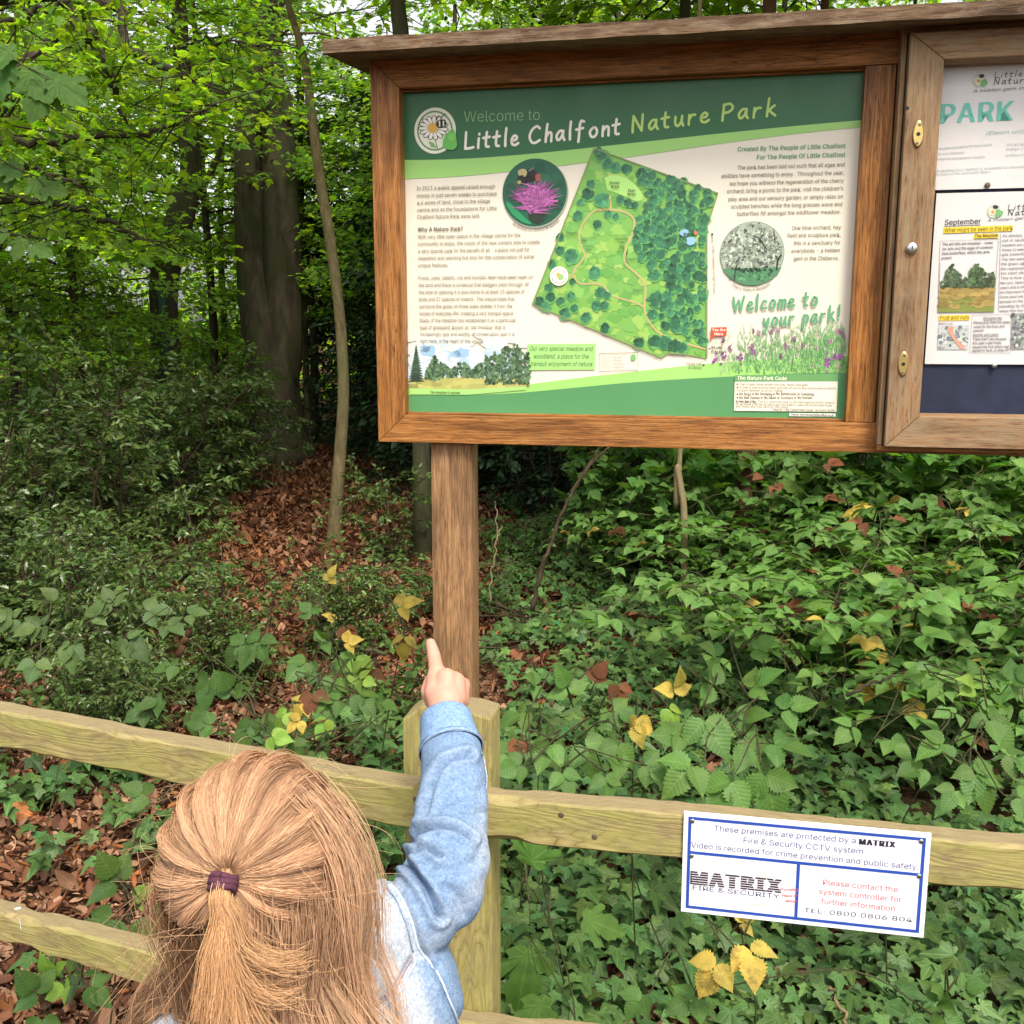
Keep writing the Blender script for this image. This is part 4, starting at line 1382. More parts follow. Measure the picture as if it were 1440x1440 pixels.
for k in range(200): A.blob(rg.uniform(1424, 1466), rg.uniform(443, 489), rg.uniform(1.2, 3), tuple(np.array([[104, 102, 104], [170, 184, 168], [128, 134, 128], [112, 100, 130], [188, 190, 182]][rg.integers(5)]) * rg.uniform(.85, 1.1)), lay=4 + .003 * k, jit=.2, rg=rg, seg=7)
A.done('print')
u, z = BP.at(1398, 514, -.0388)
stud('pin', (u, z + BZ), -.0388, .0046, .0045, M['steel'], s2)

# ------------------------------------------------------------------ security sign screwed to the rail
sg = empty('security_sign', (PO[0], PO[1], 0), -FY)
tag(sg, 'white rectangular CCTV warning sign with blue border screwed to the fence rail', 'sign')
sx0, sx1, sz0, sz1 = .2735, .5855, ZT - .2385, ZT - .0932
SO = -.0445
MB().box(sx0, sx1, SO, SO + .003, sz0, sz1, lin((240, 238, 246))).build('plate', M['ink'], sg)
SP = Plane((PO[0], PO[1], 0), FY)
A = Art(SP, SO - .0002, sg, M['ink'], 0)
BL = (44, 78, 168)
zz = lambda x, y: (940 + x / 3.692, 1120 + y / 3.692)


def bar(x0, x1, z0, z1): A.raw([(x0, z0), (x1, z0), (x1, z1), (x0, z1)], BL)


W_, H_ = sx1 - sx0, sz1 - sz0
t = .0042
bx0, bx1, bz0, bz1 = sx0 + .006, sx1 - .006, sz0 + .006, sz1 - .006
zm = sz0 + H_ * .605; xm = sx0 + W_ * .483
bar(bx0, bx1, bz0, bz0 + t); bar(bx0, bx1, bz1 - t, bz1); bar(bx0, bx0 + t, bz0 + t, bz1 - t); bar(bx1 - t, bx1, bz0 + t, bz1 - t)
bar(bx0 + t, bx1 - t, zm - t / 2, zm + t / 2); bar(xm - t / 2, xm + t / 2, bz0 + t, zm - t / 2)
A.done('blue_border')
NV = (92, 96, 140)
for s, p, q, cap, c, bo in (('These premises are protected by a', (238, 178), (972, 243), 7.8, NV, 0), ('MATRIX', (992, 248), (1174, 264), 7.8, (50, 44, 58), .09), ('Fire & Security CCTV system', (390, 240), (1010, 299), 7.8, NV, 0), ('Video is recorded for crime prevention and public safety.', (117, 264), (1298, 381), 7.8, NV, 0),
                            ('Please contact the', (803, 458), (1190, 497), 7.6, (206, 96, 96), 0), ('system controller for', (781, 506), (1210, 549), 7.6, (206, 96, 96), 0), ('further information.', (792, 556), (1187, 597), 7.6, (206, 96, 96), 0), ('TEL: 0800 0806 804', (704, 600), (1264, 652), 6.2, (64, 68, 96), .01),
                            ('FIRE & SECURITY', (126, 483), (577, 530), 6.2, (70, 74, 110), 0), ('Providing', (580, 488), (672, 490), 3.8, (206, 90, 90), .03), ('Peace of', (590, 520), (668, 522), 3.8, (206, 90, 90), .03), ('Mind', (608, 548), (664, 551), 3.8, (206, 90, 90), .03)):
    a, b_ = zz(*p), zz(*q)
    A.text(s, a[0], a[1], b_[0], cap, c, bo, .3 if cap < 4 else 0, y1=b_[1])
    A.done('sign_text')
a, b_ = zz(124, 455), zz(577, 500)
A.text('MATRIX', a[0], a[1], b_[0], 18.5, (52, 40, 52), .11, y1=b_[1])
for k in range(5):
    p, q = A.P(a[0] - 1, a[1] - 2.6 - 3.3 * k), A.P(b_[0] + 1, b_[1] - 2.6 - 3.3 * k)
    A.stroke(np.array([p, (p + q) / 2, q]), .00042, (236, 232, 242), lay=2)
A.done('company_logo')
rg = np.random.default_rng(3)
for x, y, r1, c in ((470, 400, 6, (238, 204, 168)), (500, 420, 5, (238, 208, 172)), (440, 388, 4, (240, 210, 180)), (465, 563, 3.2, (222, 160, 100)), (250, 555, 5, (240, 218, 190)), (570, 590, 6, (236, 206, 166)), (640, 605, 5, (238, 214, 184)), (200, 130, 7, (238, 222, 206)), (330, 118, 6, (240, 222, 204)), (770, 620, 4, (236, 214, 186)), (900, 640, 5, (238, 218, 196)), (130, 470, 4, (238, 220, 200)), (545, 540, 4, (236, 212, 180))):
    p = zz(x, y)
    for j in range(3): A.blob(p[0] + rg.normal(0, 2.5), p[1] + rg.normal(0, .8), r1 * rg.uniform(.3, .6), tuple(np.array(c) * .4 + np.array([240, 234, 236]) * .6), lay=.5 + .1 * j, sx=1.9, jit=.3, rg=rg)
    A.done('rust_stain')
for x, y in ((124, 127), (1312, 233), (120, 308), (1301, 413)):
    p = SP.at(*zz(x, y), SO)
    stud('screw', (p[0], p[1]), SO, .0032, .0016, M['steel'], sg)

# ------------------------------------------------------------------ leaves
def strip_leaf(rows, fold=0.12, droop=0.12):
    """rows: (along, half width); blade folded along its midrib"""
    v, uv, f = [], [], []
    for a, hw in rows:
        z = -droop * a * a
        for sd_, x in ((-1, -hw), (0, 0.0), (1, hw)):
            v.append((x, a, z + fold * abs(x))); uv.append((x, a))
    for i in range(len(rows) - 1):
        b = 3 * i
        f += [(b, b + 1, b + 4, b + 3), (b + 1, b + 2, b + 5, b + 4)]
    return np.array(v), np.array(f), np.array(uv)


def fan_leaf(outline, cup=0.1, base=(0, 0.12)):
    """palmate leaf: outline of the right half from base to tip, mirrored"""
    right = [(x, y) for x, y in outline]
    left = [(-x, y) for x, y in outline[::-1] if x > 1e-6]
    o = right + left
    v = [(base[0], base[1], 0.0)] + [(x, y, -cup * (x * x + (y - .3) ** 2) + 0.03 * math.sin(9 * x + 5 * y)) for x, y in o]
    n = len(o)
    f = [(0, 1 + i, 1 + (i + 1) % n) for i in range(n)]
    return np.array(v), np.array(f), np.array([(p[0], p[1] - base[1]) for p in v])


def toothed(n, wfun, tooth=0.06):
    rows = []
    for i in range(n + 1):
        a = i / n
        w_ = wfun(a)
        rows.append((a - (tooth * .35 if i % 2 else 0), w_ * (1 + (tooth * 2.2 if i % 2 else -tooth))))
    rows[0] = (0, .008); rows[-1] = (1.0, .004)
    return rows


oval = lambda a: .37 * (math.sin(math.pi * a ** .70) ** .9) * (1 - .42 * a ** 3) if 0 < a < 1 else 0
T = {
 'bramble': strip_leaf(toothed(20, oval, .075), .30, .22),
 'bramble_far': strip_leaf([(0, .01), (.15, .2), (.4, .34), (.7, .24), (.9, .07), (1, .004)], .2, .15),
 'holly': strip_leaf([(0, .01), (.1, .1), (.16, .22), (.27, .13), (.38, .27), (.5, .15), (.62, .25), (.72, .11), (.82, .15), (.9, .05), (1, .004)], .5, .2),
 'oval': strip_leaf([(0, .01), (.3, .26), (.65, .24), (1, .01)], .25, .15),
 'dead': strip_leaf([(0, .02), (.2, .22), (.5, .3), (.8, .18), (1, .01)], .7, -.5),
 'deadflat': strip_leaf([(0, .02), (.25, .26), (.6, .3), (1, .01)], .25, .3),
 'maple': fan_leaf([(.0, .0), (.14, -.03), (.30, .02), (.24, .13), (.44, .24), (.52, .44), (.34, .42), (.20, .40), (.30, .62), (.22, .74), (.14, .82), (.0, 1.0)], .25),
 'mapletooth': fan_leaf([(.0, .0), (.10, -.05), (.22, -.03), (.34, .03), (.28, .1), (.30, .16), (.42, .2), (.46, .28), (.56, .34), (.54, .46), (.42, .45), (.36, .40), (.24, .40), (.30, .5), (.33, .62), (.27, .66), (.24, .78), (.15, .8), (.1, .9), (.0, 1.0)], .3),
 'ivy': fan_leaf([(.0, .06), (.08, -.04), (.20, -.1), (.30, -.06), (.27, .1), (.40, .22), (.46, .36), (.30, .40), (.19, .46), (.16, .62), (.08, .84), (.0, 1.0)], .25, (0, .1)),
}


def leaves(b, tmpl, pos, tdir, ndir, size, col, curl=None, wid=None):
    """append a leaf per position: tip direction tdir, upper side ndir, length size, own colour"""
    tv, tf, tu = T[tmpl]
    pos = np.asarray(pos, float); n = len(pos)
    if n == 0: return
    t = unit(np.broadcast_to(tdir, (n, 3)))
    nn = np.broadcast_to(ndir, (n, 3)) - t * (np.broadcast_to(ndir, (n, 3)) * t).sum(1)[:, None]
    nn = unit(nn)
    s = np.cross(t, nn)
    size = np.broadcast_to(size, (n,))
    x = tv[None, :, 0] * np.ones((n, 1))
    if wid is not None: x = x * np.broadcast_to(wid, (n,))[:, None]
    y = np.broadcast_to(tv[None, :, 1], x.shape)
    z = np.broadcast_to(tv[None, :, 2], x.shape)
    if curl is not None:
        z = z + np.broadcast_to(curl, (n,))[:, None] * (y ** 2 + .8 * x ** 2)
    V = pos[:, None] + size[:, None, None] * (s[:, None] * x[..., None] + t[:, None] * y[..., None] + nn[:, None] * z[..., None])
    k = len(tv)
    F = (np.arange(n)[:, None, None] * k + tf[None]).reshape(-1, tf.shape[1])
    C = np.repeat(np.broadcast_to(col, (n, 3)), k, axis=0)
    U = np.tile(tu, (n, 1))
    b.add(V.reshape(-1, 3), F, C, U)


def varcol(rg, n, c, v=.25, warm=.12):
    k = np.clip(rg.normal(1, v, (n, 1)), .35, 1.9)
    h = rg.normal(0, warm, (n, 1))
    return np.clip(np.asarray(c)[None] * k * np.concatenate([1 + h, np.ones((n, 1)), 1 - .6 * h], 1), .002, .9)


def rdirs(rg, n, up=1.0, spread=.6):
    """leaf normals scattered about the vertical"""
    return unit(np.c_[rg.normal(0, spread, (n, 2)), np.full(n, up)])


def hdirs(rg, n, tilt=-.15, sp=.25):
    a = rg.uniform(0, 2 * math.pi, n)
    return unit(np.c_[np.cos(a), np.sin(a), rg.normal(tilt, sp, n)])


M['bramble'] = leafmat('bramble_leaf', 'pinnate', .5, .28, .25, (1.5, 1.75, .55), .26)
M['ivy'] = leafmat('ivy_leaf', 'palmate', .45, .12, .22, (1.3, 1.5, .6), .55)
M['maple'] = leafmat('sycamore_leaf', 'palmate', .65, .4, .15, (1.6, 1.8, .5), .25)
M['canopy'] = leafmat('canopy_leaf', None, .55, .64, .2, (2.1, 2.0, .35))
M['holly'] = leafmat('holly_leaf', None, .30, .22, .4, (1.2, 1.4, .6))
M['evergreen'] = leafmat('evergreen_leaf', None, .4, .1, .35)
M['yellowleaf'] = leafmat('yellow_leaf', 'pinnate', .6, .35, .15, (1.3, 1.2, .6), .08, (.20, .16, .045))
M['deadleaf'] = leafmat('dead_leaf', 'pinnate', .75, .15, .15, (1.3, 1.0, .7), .25)
M['stem'] = bark('green_stem', (.035, .04, .016), (.10, .095, .045), None, (60, 60, 10))
M['twig'] = bark('twig_bark', (.025, .018, .012), (.10, .07, .042), None, (50, 50, 8))
M['bark_dark'] = bark('dark_bark', (.014, .011, .008), (.082, .064, .044), (.036, .042, .017), (9, 9, 1.6))
M['bark_pale'] = bark('pale_bark', (.13, .095, .05), (.30, .235, .13), (.17, .16, .07), (18, 18, 5))
M['bark_moss'] = bark('mossy_bark', (.03, .026, .016), (.10, .085, .05), (.055, .065, .022), (14, 14, 3))
M['bark_red'] = bark('reddish_bark', (.045, .022, .012), (.12, .06, .03), None, (12, 12, 2.5))
M['frond'] = leafmat('fern_frond', None, .5, .4, .2, (1.6, 1.7, .5))

GREEN = np.array((.086, .172, .038))
LIME = np.array((.185, .310, .050))
IVYG = np.array((.060, .118, .032))
HOLLY = np.array((.070, .112, .028))
DARKG = np.array((.014, .034, .013))
CAN = np.array((.195, .335, .054))
YEL = np.array((.50, .38, .085))
BROWN = np.array((.14, .058, .028))

# ------------------------------------------------------------------ leaf litter and ivy carpet
rg = np.random.default_rng(21)


def build_litter():
    b = MB()
    n = 100000
    X = rg.uniform(-4.8, .8, n); Y = 4.5 + 9 * rg.uniform(0, 1, n) ** 1.2
    near = rg.uniform(size=n) < .36
    k = near.sum()
    X[near] = rg.uniform(-2.6, .9, k); Y[near] = rg.uniform(1.2, 5.0, k)
    P = np.c_[X, Y, gz(X, Y) + rg.uniform(.002, .035, n)]
    pal = np.array([(.20, .088, .046), (.29, .16, .095), (.14, .062, .036), (.36, .215, .135), (.085, .042, .027), (.33, .13, .045)])
    c = pal[rg.choice(6, n, p=[.27, .22, .2, .12, .14, .05])] * rg.uniform(.7, 1.2, (n, 1))
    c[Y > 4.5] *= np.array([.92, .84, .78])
    half = rg.uniform(size=n) < .5
    size = np.clip(rg.normal(.040, .013, n), .016, .085)
    size[near] *= rg.uniform(.5, 1.1, k)
    size[Y > 6] *= 1.15
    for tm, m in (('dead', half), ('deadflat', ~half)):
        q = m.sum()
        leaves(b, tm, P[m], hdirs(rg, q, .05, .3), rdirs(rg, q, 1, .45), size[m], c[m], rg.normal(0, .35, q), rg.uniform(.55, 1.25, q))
    # crumbled fragments and pale slivers between the leaves
    n = 30000
    X = rg.uniform(-2.6, .9, n); Y = rg.uniform(1.2, 5.0, n)
    c = pal[rg.choice(6, n, p=[.2, .3, .16, .22, .08, .04])] * rg.uniform(.6, 1.4, (n, 1))
    leaves(b, 'deadflat', np.c_[X, Y, gz(X, Y) + rg.uniform(.01, .04, n)], hdirs(rg, n, .05, .3), rdirs(rg, n, 1, .5), rg.uniform(.008, .024, n), c, rg.normal(0, .4, n), rg.uniform(.25, 1.1, n))
    tag(b.build('leaf_litter', M['deadleaf'], smooth=True), kind='stuff')


build_litter()


def vnoise(x, y, s, seed=0):
    return (np.sin(x * s + seed) * np.cos(y * s * 1.13 - seed * 1.7) + .6 * np.sin(x * s * 2.3 - y * s * 1.7 + 2.1 + seed) + .4 * np.cos(x * s * 4.1 + y * s * 3.7 + seed * 3)) / 2


def build_ivy():
    b = MB()
    n = 30000
    Y = 1.35 + 7.2 * rg.uniform(0, 1, n) ** 1.35
    X = rg.uniform(-.6, 1, n) * 1.0
    X = -.62 + rg.uniform(0, 1, n) * (1.6 + .62 * Y)
    dens = vnoise(X, Y, 2.2, 1.0)
    lim = -.45 + .09 * np.sin(Y * 5)
    keep = (X > lim + np.where(Y > 3.7, .35, 0)) & (dens > -.60 + .12 * rg.normal(size=n))
    # tongues of ivy on the left, under the rail
    nl = 2600
    xl, yl = [], []
    for px, py, sx, sy, m in ((75, 1115, 48, 12, 42), (150, 1090, 52, 9, 44), (25, 1120, 26, 12, 20), (190, 1165, 30, 12, 15), (230, 1190, 30, 16, 22), (70, 1225, 16, 14, 10), (130, 1192, 8, 6, 3), (200, 1200, 12, 10, 6), (12, 1150, 12, 10, 8), (110, 1400, 14, 12, 8), (190, 1370, 12, 10, 7), (128, 1232, 6, 5, 2), (62, 1243, 8, 6, 3), (70, 1390, 20, 10, 5),
                          (560, 1180, 40, 14, 40), (520, 1170, 30, 16, 30), (460, 1050, 60, 14, 40), (530, 1030, 40, 24, 60), (320, 1080, 60, 10, 30)):
        for _ in range(m):
            g = ground_at(px + rg.normal(0, sx * .6), py + rg.normal(0, sy * .6), .05)
            xl.append(g[0]); yl.append(g[1])
    X = np.concatenate([X[keep], xl]); Y = np.concatenate([Y[keep], yl])
    n = len(X)
    hill = .06 + .07 * vnoise(X, Y, 3.1, 4.0)
    Z = gz(X, Y) + np.clip(rg.uniform(.0, .09, n) + hill, .012, .3)
    P = np.c_[X, Y, Z]
    # blades face the light and lean to the open side of the path
    nd = unit(np.c_[rg.normal(.05, .38, n), rg.normal(-.42, .36, n), np.full(n, 1.0)])
    td = np.c_[rg.normal(0, .8, n), rg.normal(-.75, .6, n), rg.normal(-.2, .2, n)]
    size = np.clip(rg.normal(.054, .016, n), .022, .095)
    c = varcol(rg, n, IVYG, .26, .1)
    young = rg.uniform(size=n) < .14
    c[young] = varcol(rg, young.sum(), (.075, .155, .045), .2, .1)
    leaves(b, 'ivy', P, td, nd, size, c, rg.normal(0, .22, n), rg.uniform(.85, 1.2, n))
    tag(b.build('ivy_ground_cover', M['ivy'], smooth=True), kind='stuff')


build_ivy()


# ------------------------------------------------------------------ shrubs
def compound(pos_b, P, d, up, size, rg, col, n3=3, tm='bramble'):
    """a leaf of 3 or 5 leaflets at P, pointing along d"""
    d = unit(d); s = unit(np.cross(d, up))
    base = np.asarray(P)
    angs = [0] if n3 == 1 else [0, 62, -62] if n3 == 3 else [0, 40, -40, 95, -95]
    sz = [1.0, .86, .86] if n3 == 3 else [1, .88, .88, .68, .68]
    for i, (a, q) in enumerate(zip(angs, sz)):
        a = R(a + rg.normal(0, 7))
        t = d * math.cos(a) + s * math.sin(a)
        off = d * (.28 * size if i == 0 else (.06 * size if abs(angs[i]) < 90 else -.04 * size))
        leaves(pos_b, tm, [base + off + t * .04 * size], [t + np.array([0, 0, rg.normal(-.12, .14)])], [up + rg.normal(0, .16, 3)], [size * q * rg.uniform(.9, 1.08)], varcol(rg, 1, col, .1, .06), [rg.normal(0, .14)], [rg.uniform(.9, 1.1)])


def make_bramble(seed, n_stems, length, leaf, col, density=1.0, yellow=.05, brown=.03, rise=.75, tm='bramble'):
    rg = np.random.default_rng(seed)
    st, lv, yl, br = MB(), MB(), MB(), MB()
    for k in range(n_stems):
        az = 2 * math.pi * (k + rg.uniform(-.3, .3)) / n_stems
        L = length * rg.uniform(.65, 1.15)
        h = np.array([math.cos(az), math.sin(az), 0])
        side = np.array([-h[1], h[0], 0])
        n = 14
        u = np.linspace(0, 1, n)
        wob = np.cumsum(rg.normal(0, .02, n))
        path = h[None] * (L * .8 * u ** 1.15)[:, None] + side[None] * (wob * L)[:, None]
        path[:, 2] = L * rise * (1.75 * u - 1.25 * u ** 2.1) * rg.uniform(.75, 1.2) + .01
        st.tube(path, np.linspace(.0042, .0014, n), 5)
        m = max(4, int(L / .075 * density))
        for j in range(m):
            uu = (j + rg.uniform(.2, .8)) / m
            if uu < .14: continue
            i = min(n - 2, int(uu * (n - 1)))
            p = path[i] + (path[i + 1] - path[i]) * (uu * (n - 1) - i)
            dirn = unit(path[i + 1] - path[i])
            a = R(70 + rg.normal(0, 22)) * (1 if j % 2 else -1)
            out = unit(h * math.cos(az * 0) * math.cos(a) + side * math.sin(a) + np.array([0, 0, rg.uniform(.0, .45)]))
            pl = rg.uniform(.035, .075) * leaf / .065
            e = p + out * pl
            st.tube([p, p + out * pl * .6 + np.array([0, 0, .004]), e], [.0013, .0011, .0009], 4, caps=False)
            r = rg.uniform()
            tgt, c = (yl, YEL) if r < yellow else ((br, BROWN) if r < yellow + brown else (lv, col))
            up = unit(np.array([rg.normal(0, .25), rg.normal(-.25, .25), 1.0]))
            compound(tgt, e, out + np.array([0, 0, -.15]), up, leaf * rg.uniform(.72, 1.2), rg, c, 3 if rg.uniform() < .7 else 5, tm)
    return st, lv, yl, br


def bramble_thing(parts, name, loc, rz, label, group, cat='bramble', lm='bramble'):
    st, lv, yl, br = parts
    e = empty(name, loc, rz)
    tag(e, label, cat, group)
    st.build('stem', M['stem'], e, smooth=True)
    lv.build('leaves', M[lm], e, smooth=True)
    if yl.n: yl.build('yellow_leaves', M['yellowleaf'], e, smooth=True)['label'] = 'yellowed leaflets'
    if br.n: br.build('dead_leaves', M['deadleaf'], e, smooth=True)['label'] = 'withered brown leaflets'
    return e


# nearest plants, each its own shape; leaf sprays set where they stand behind the fence
def hand_plant(name, base, sprays, label, cat, group, seed, col=GREEN, lm='bramble', tm='bramble'):
    """base: ground point; sprays: (px, py, depth, leaflet length in m, image angle of the tip in degrees, kind, leaflets)"""
    rg = np.random.default_rng(seed)
    st, lv, yl, br = MB(), MB(), MB(), MB()
    base = np.asarray(base, float)
    nodes = [base, base + np.array([.05, .03, 0])]
    for px, py, Z, size, ang, kind, n3 in sprays:
        p = pix(px, py, Z)
        a = R(ang + rg.normal(0, 12))
        d = np.array([math.cos(a), -.35 + .2 * math.sin(a) + rg.normal(0, .2), math.sin(a) * .8 + rg.normal(0, .15)])
        up = unit(np.array([rg.normal(0, .3), -.65 + rg.normal(0, .25), .85]))
        tgt, c = {'g': (lv, col), 'y': (yl, YEL), 'b': (br, BROWN), 'l': (lv, LIME)}[kind]
        compound(tgt, p, d, up, size, rg, c * rg.uniform(.85, 1.15), n3, tm)
        root = min(nodes, key=lambda q_: np.linalg.norm((p - q_) * [1, 1, .8]) + (.3 if q_[2] > p[2] + .03 else 0))
        mid = (root + p) / 2 + np.array([rg.normal(0, .05), .03 + rg.normal(0, .03), .05])
        q = p - unit(d) * size * .5
        path = smooth_path([root, mid, q + np.array([0, .01, -.01]), p], 5)
        nodes += [path[len(path) // 2], path[-3]]
        st.tube(path, np.linspace(.0022, .0009, len(path)), 5)
    e = empty(name, base)
    tag(e, label, cat, group)
    for bb in (st, lv, yl, br):
        for q in range(len(bb.v)): bb.v[q] = bb.v[q] - base
    st.build('stem', M['stem'], e, smooth=True)
    if lv.n: lv.build('leaves', M[lm], e, smooth=True)
    if yl.n: yl.build('yellow_leaves', M['yellowleaf'], e, smooth=True)['label'] = 'yellowed leaflets'
    if br.n: br.build('dead_leaves', M['deadleaf'], e, smooth=True)['label'] = 'withered brown leaflets'
    return e


FB = 'bramble plants close behind the fence'
g0 = lambda x, y: np.array([x, y, float(gz(x, y))])
hand_plant('bramble', g0(.14, 2.15), [(742, 1000, 2.2, .060, 200, 'g', 3), (800, 975, 2.25, .060, 100, 'g', 3), (775, 1045, 2.1, .058, 230, 'g', 3), (820, 1045, 2.1, .068, -60, 'g', 3), (870, 1045, 2.1, .062, -95, 'g', 3), (735, 1075, 2.05, .048, 190, 'g', 3), (790, 1085, 2.05, .05, -80, 'g', 3),
    (860, 1000, 2.2, .055, 20, 'g', 3), (850, 1090, 2.05, .05, -70, 'g', 3), (755, 965, 2.3, .045, 100, 'g', 3), (836, 960, 2.3, .045, 60, 'b', 3), (870, 962, 2.3, .045, -70, 'b', 1 + 2), (730, 1040, 2.1, .04, -100, 'b', 3), (905, 1075, 2.05, .05, -20, 'g', 3), (712, 1060, 2.05, .045, 170, 'g', 3)],
    'broad leaved bramble beside the fence post with withered brown leaflets', 'bramble', FB, 1)
hand_plant('bramble', g0(.30, 2.2), [(897, 1006, 2.15, .058, -92, 'y', 3), (946, 975, 2.25, .058, 88, 'y', 3), (940, 995, 2.2, .045, -60, 'l', 3)],
    'thin bramble shoot with clear yellow leaves in the ivy', 'bramble', FB, 2)
hand_plant('bramble', g0(.42, 2.15), [(990, 1010, 2.1, .075, -95, 'g', 3), (1000, 965, 2.2, .07, 110, 'g', 3), (1055, 970, 2.2, .065, 40, 'g', 3), (1050, 1045, 2.1, .085, -50, 'g', 3), (975, 1075, 2.0, .075, 200, 'g', 3), (1075, 1085, 2.0, .085, -70, 'g', 3), (1030, 1095, 2.0, .075, -110, 'g', 3), (1100, 1000, 2.2, .06, 10, 'g', 3), (1060, 915, 2.3, .05, 60, 'g', 3),
    (1010, 925, 2.3, .05, 140, 'g', 3), (960, 1035, 2.1, .06, 170, 'g', 3), (1040, 1015, 2.15, .06, 20, 'g', 3), (1085, 1045, 2.1, .07, -20, 'g', 3)],
    'tall pale stemmed bramble with large fresh leaves above the sign', 'bramble', FB, 3)
hand_plant('bramble', g0(.86, 2.1), [(1390, 1010, 2.0, .06, -60, 'g', 5), (1330, 1045, 2.0, .055, 200, 'g', 3), (1370, 1085, 1.95, .065, -75, 'g', 5), (1300, 1080, 2.0, .05, 180, 'g', 3), (1415, 1060, 1.95, .055, -20, 'g', 3), (1200, 1020, 2.15, .05, 200, 'g', 3), (1250, 1040, 2.1, .05, -60, 'g', 3), (1420, 960, 2.1, .055, 60, 'g', 5), (1370, 970, 2.1, .05, 120, 'l', 3), (1430, 1120, 1.9, .05, -60, 'g', 3), (1345, 1110, 1.95, .045, 220, 'g', 3)],
    'bright bramble with small oval leaflets at the right end of the rail', 'bramble', FB, 4)
hand_plant('bramble', g0(-.62, 2.35), [(455, 905, 2.5, .05, 100, 'g', 3), (432, 930, 2.5, .055, 220, 'g', 3), (475, 925, 2.5, .055, -20, 'g', 3), (470, 955, 2.45, .055, -80, 'g', 3), (505, 975, 2.4, .055, -50, 'g', 3), (455, 985, 2.4, .05, -70, 'g', 3), (500, 935, 2.5, .05, 30, 'l', 3), (515, 940, 2.5, .042, -30, 'b', 3), (430, 985, 2.4, .05, 240, 'y', 3), (440, 975, 2.4, .05, -110, 'b', 3), (405, 1000, 2.4, .05, -120, 'l', 3), (470, 872, 2.6, .028, 100, 'y', 3), (485, 880, 2.6, .045, -60, 'b', 3), (440, 865, 2.6, .04, 120, 'g', 3), (530, 985, 2.4, .045, -40, 'g', 3), (492, 948, 2.45, .042, 60, 'l', 3), (460, 1010, 2.35, .045, -110, 'l', 3), (424, 1012, 2.38, .04, 220, 'y', 3), (463, 818, 2.8, .04, 80, 'y', 3), (485, 905, 2.5, .04, 20, 'y', 3), (505, 955, 2.42, .04, -20, 'l', 3), (478, 985, 2.4, .045, 180, 'g', 3), (447, 945, 2.5, .045, 140, 'g', 3)],
    'bramble with green, yellow and brown mottled leaves left of the pointing hand', 'bramble', FB, 5, GREEN * .9)
hand_plant('bramble', g0(-.45, 2.6), [(568, 895, 2.6, .05, -100, 'y', 3), (560, 855, 2.7, .055, 30, 'y', 3)],
    'wiry bramble shoot with pale yellow leaves beside the support post', 'bramble', FB, 6)
hand_plant('bramble', g0(-.95, 2.45), [(365, 900, 2.6, .075, -120, 'g', 5), (345, 905, 2.6, .07, 200, 'g', 3), (330, 975, 2.4, .06, 100, 'g', 3), (355, 1015, 2.35, .06, -90, 'g', 3), (365, 1010, 2.35, .055, -50, 'g', 3), (295, 955, 2.5, .065, -80, 'g', 5), (250, 935, 2.5, .055, 200, 'g', 3), (300, 1020, 2.3, .05, 180, 'g', 3), (410, 1045, 2.3, .045, -60, 'g', 3), (445, 1060, 2.25, .045, -100, 'g', 3), (380, 1035, 2.3, .045, -30, 'l', 3), (230, 985, 2.4, .05, 160, 'g', 3), (270, 1000, 2.4, .05, -60, 'g', 3), (205, 1000, 2.4, .045, 190, 'g', 3)],
    'large leaved bramble just behind the left rail', 'bramble', FB, 7, GREEN * .66)
hand_plant('bramble', g0(-1.5, 2.9), [(60, 880, 3.1, .07, 190, 'g', 5), (100, 905, 3.0, .07, -80, 'g', 5), (130, 870, 3.1, .065, 60, 'g', 3), (205, 860, 3.0, .065, 30, 'g', 3), (180, 900, 2.9, .07, -70, 'g', 5), (235, 880, 2.9, .06, 10, 'g', 3), (20, 870, 3.1, .07, 180, 'g', 5), (50, 930, 2.9, .06, -90, 'g', 3), (85, 850, 3.2, .06, 90, 'g', 3), (160, 855, 3.1, .06, 120, 'g', 3), (265, 865, 3.0, .055, 0, 'g', 3), (20, 920, 3.0, .06, 200, 'g', 3)],
    'grey-green raspberry-like bramble at the far left behind the rail', 'bramble', FB, 8, np.array((.078, .128, .038)))
hand_plant('bramble', g0(-.93, 1.95), [(165, 1245, 2.0, .07, 110, 'g', 3), (160, 1290, 1.95, .065, 200, 'g', 3), (180, 1300, 1.95, .06, -80, 'g', 3), (215, 1290, 1.95, .065, -60, 'g', 3), (190, 1265, 2.0, .04, 40, 'l', 3), (210, 1120, 2.2, .055, 180, 'g', 3), (245, 1145, 2.2, .055, -80, 'g', 3)],
    'low bramble on the leaf litter beside the child', 'bramble', FB, 9, GREEN * .8)
hand_plant('bramble', g0(-1.02, 1.75), [(55, 1400, 2.0, .06, 120, 'g', 3), (60, 1430, 2.0, .06, -90, 'g', 3), (80, 1370, 2.05, .05, 110, 'l', 3), (100, 1385, 2.0, .045, 200, 'l', 3), (125, 1385, 2.0, .05, 20, 'g', 3)],
    'small bramble seedling under the middle rail', 'bramble', FB, 10)
hand_plant('sycamore_seedling', g0(.12, 1.75), [(745, 1300, 1.95, .13, -95, 'g', 1), (740, 1240, 2.0, .11, 80, 'g', 1), (755, 1370, 1.9, .12, -85, 'g', 1), (800, 1290, 2.0, .09, -30, 'g', 1), (715, 1220, 2.05, .09, 140, 'g', 1), (775, 1180, 2.1, .08, 60, 'g', 1)],
    'sycamore seedling with big hole-eaten lobed leaves beside the fence post', 'seedling', None, 12, GREEN * 1.1, 'maple', 'mapletooth')
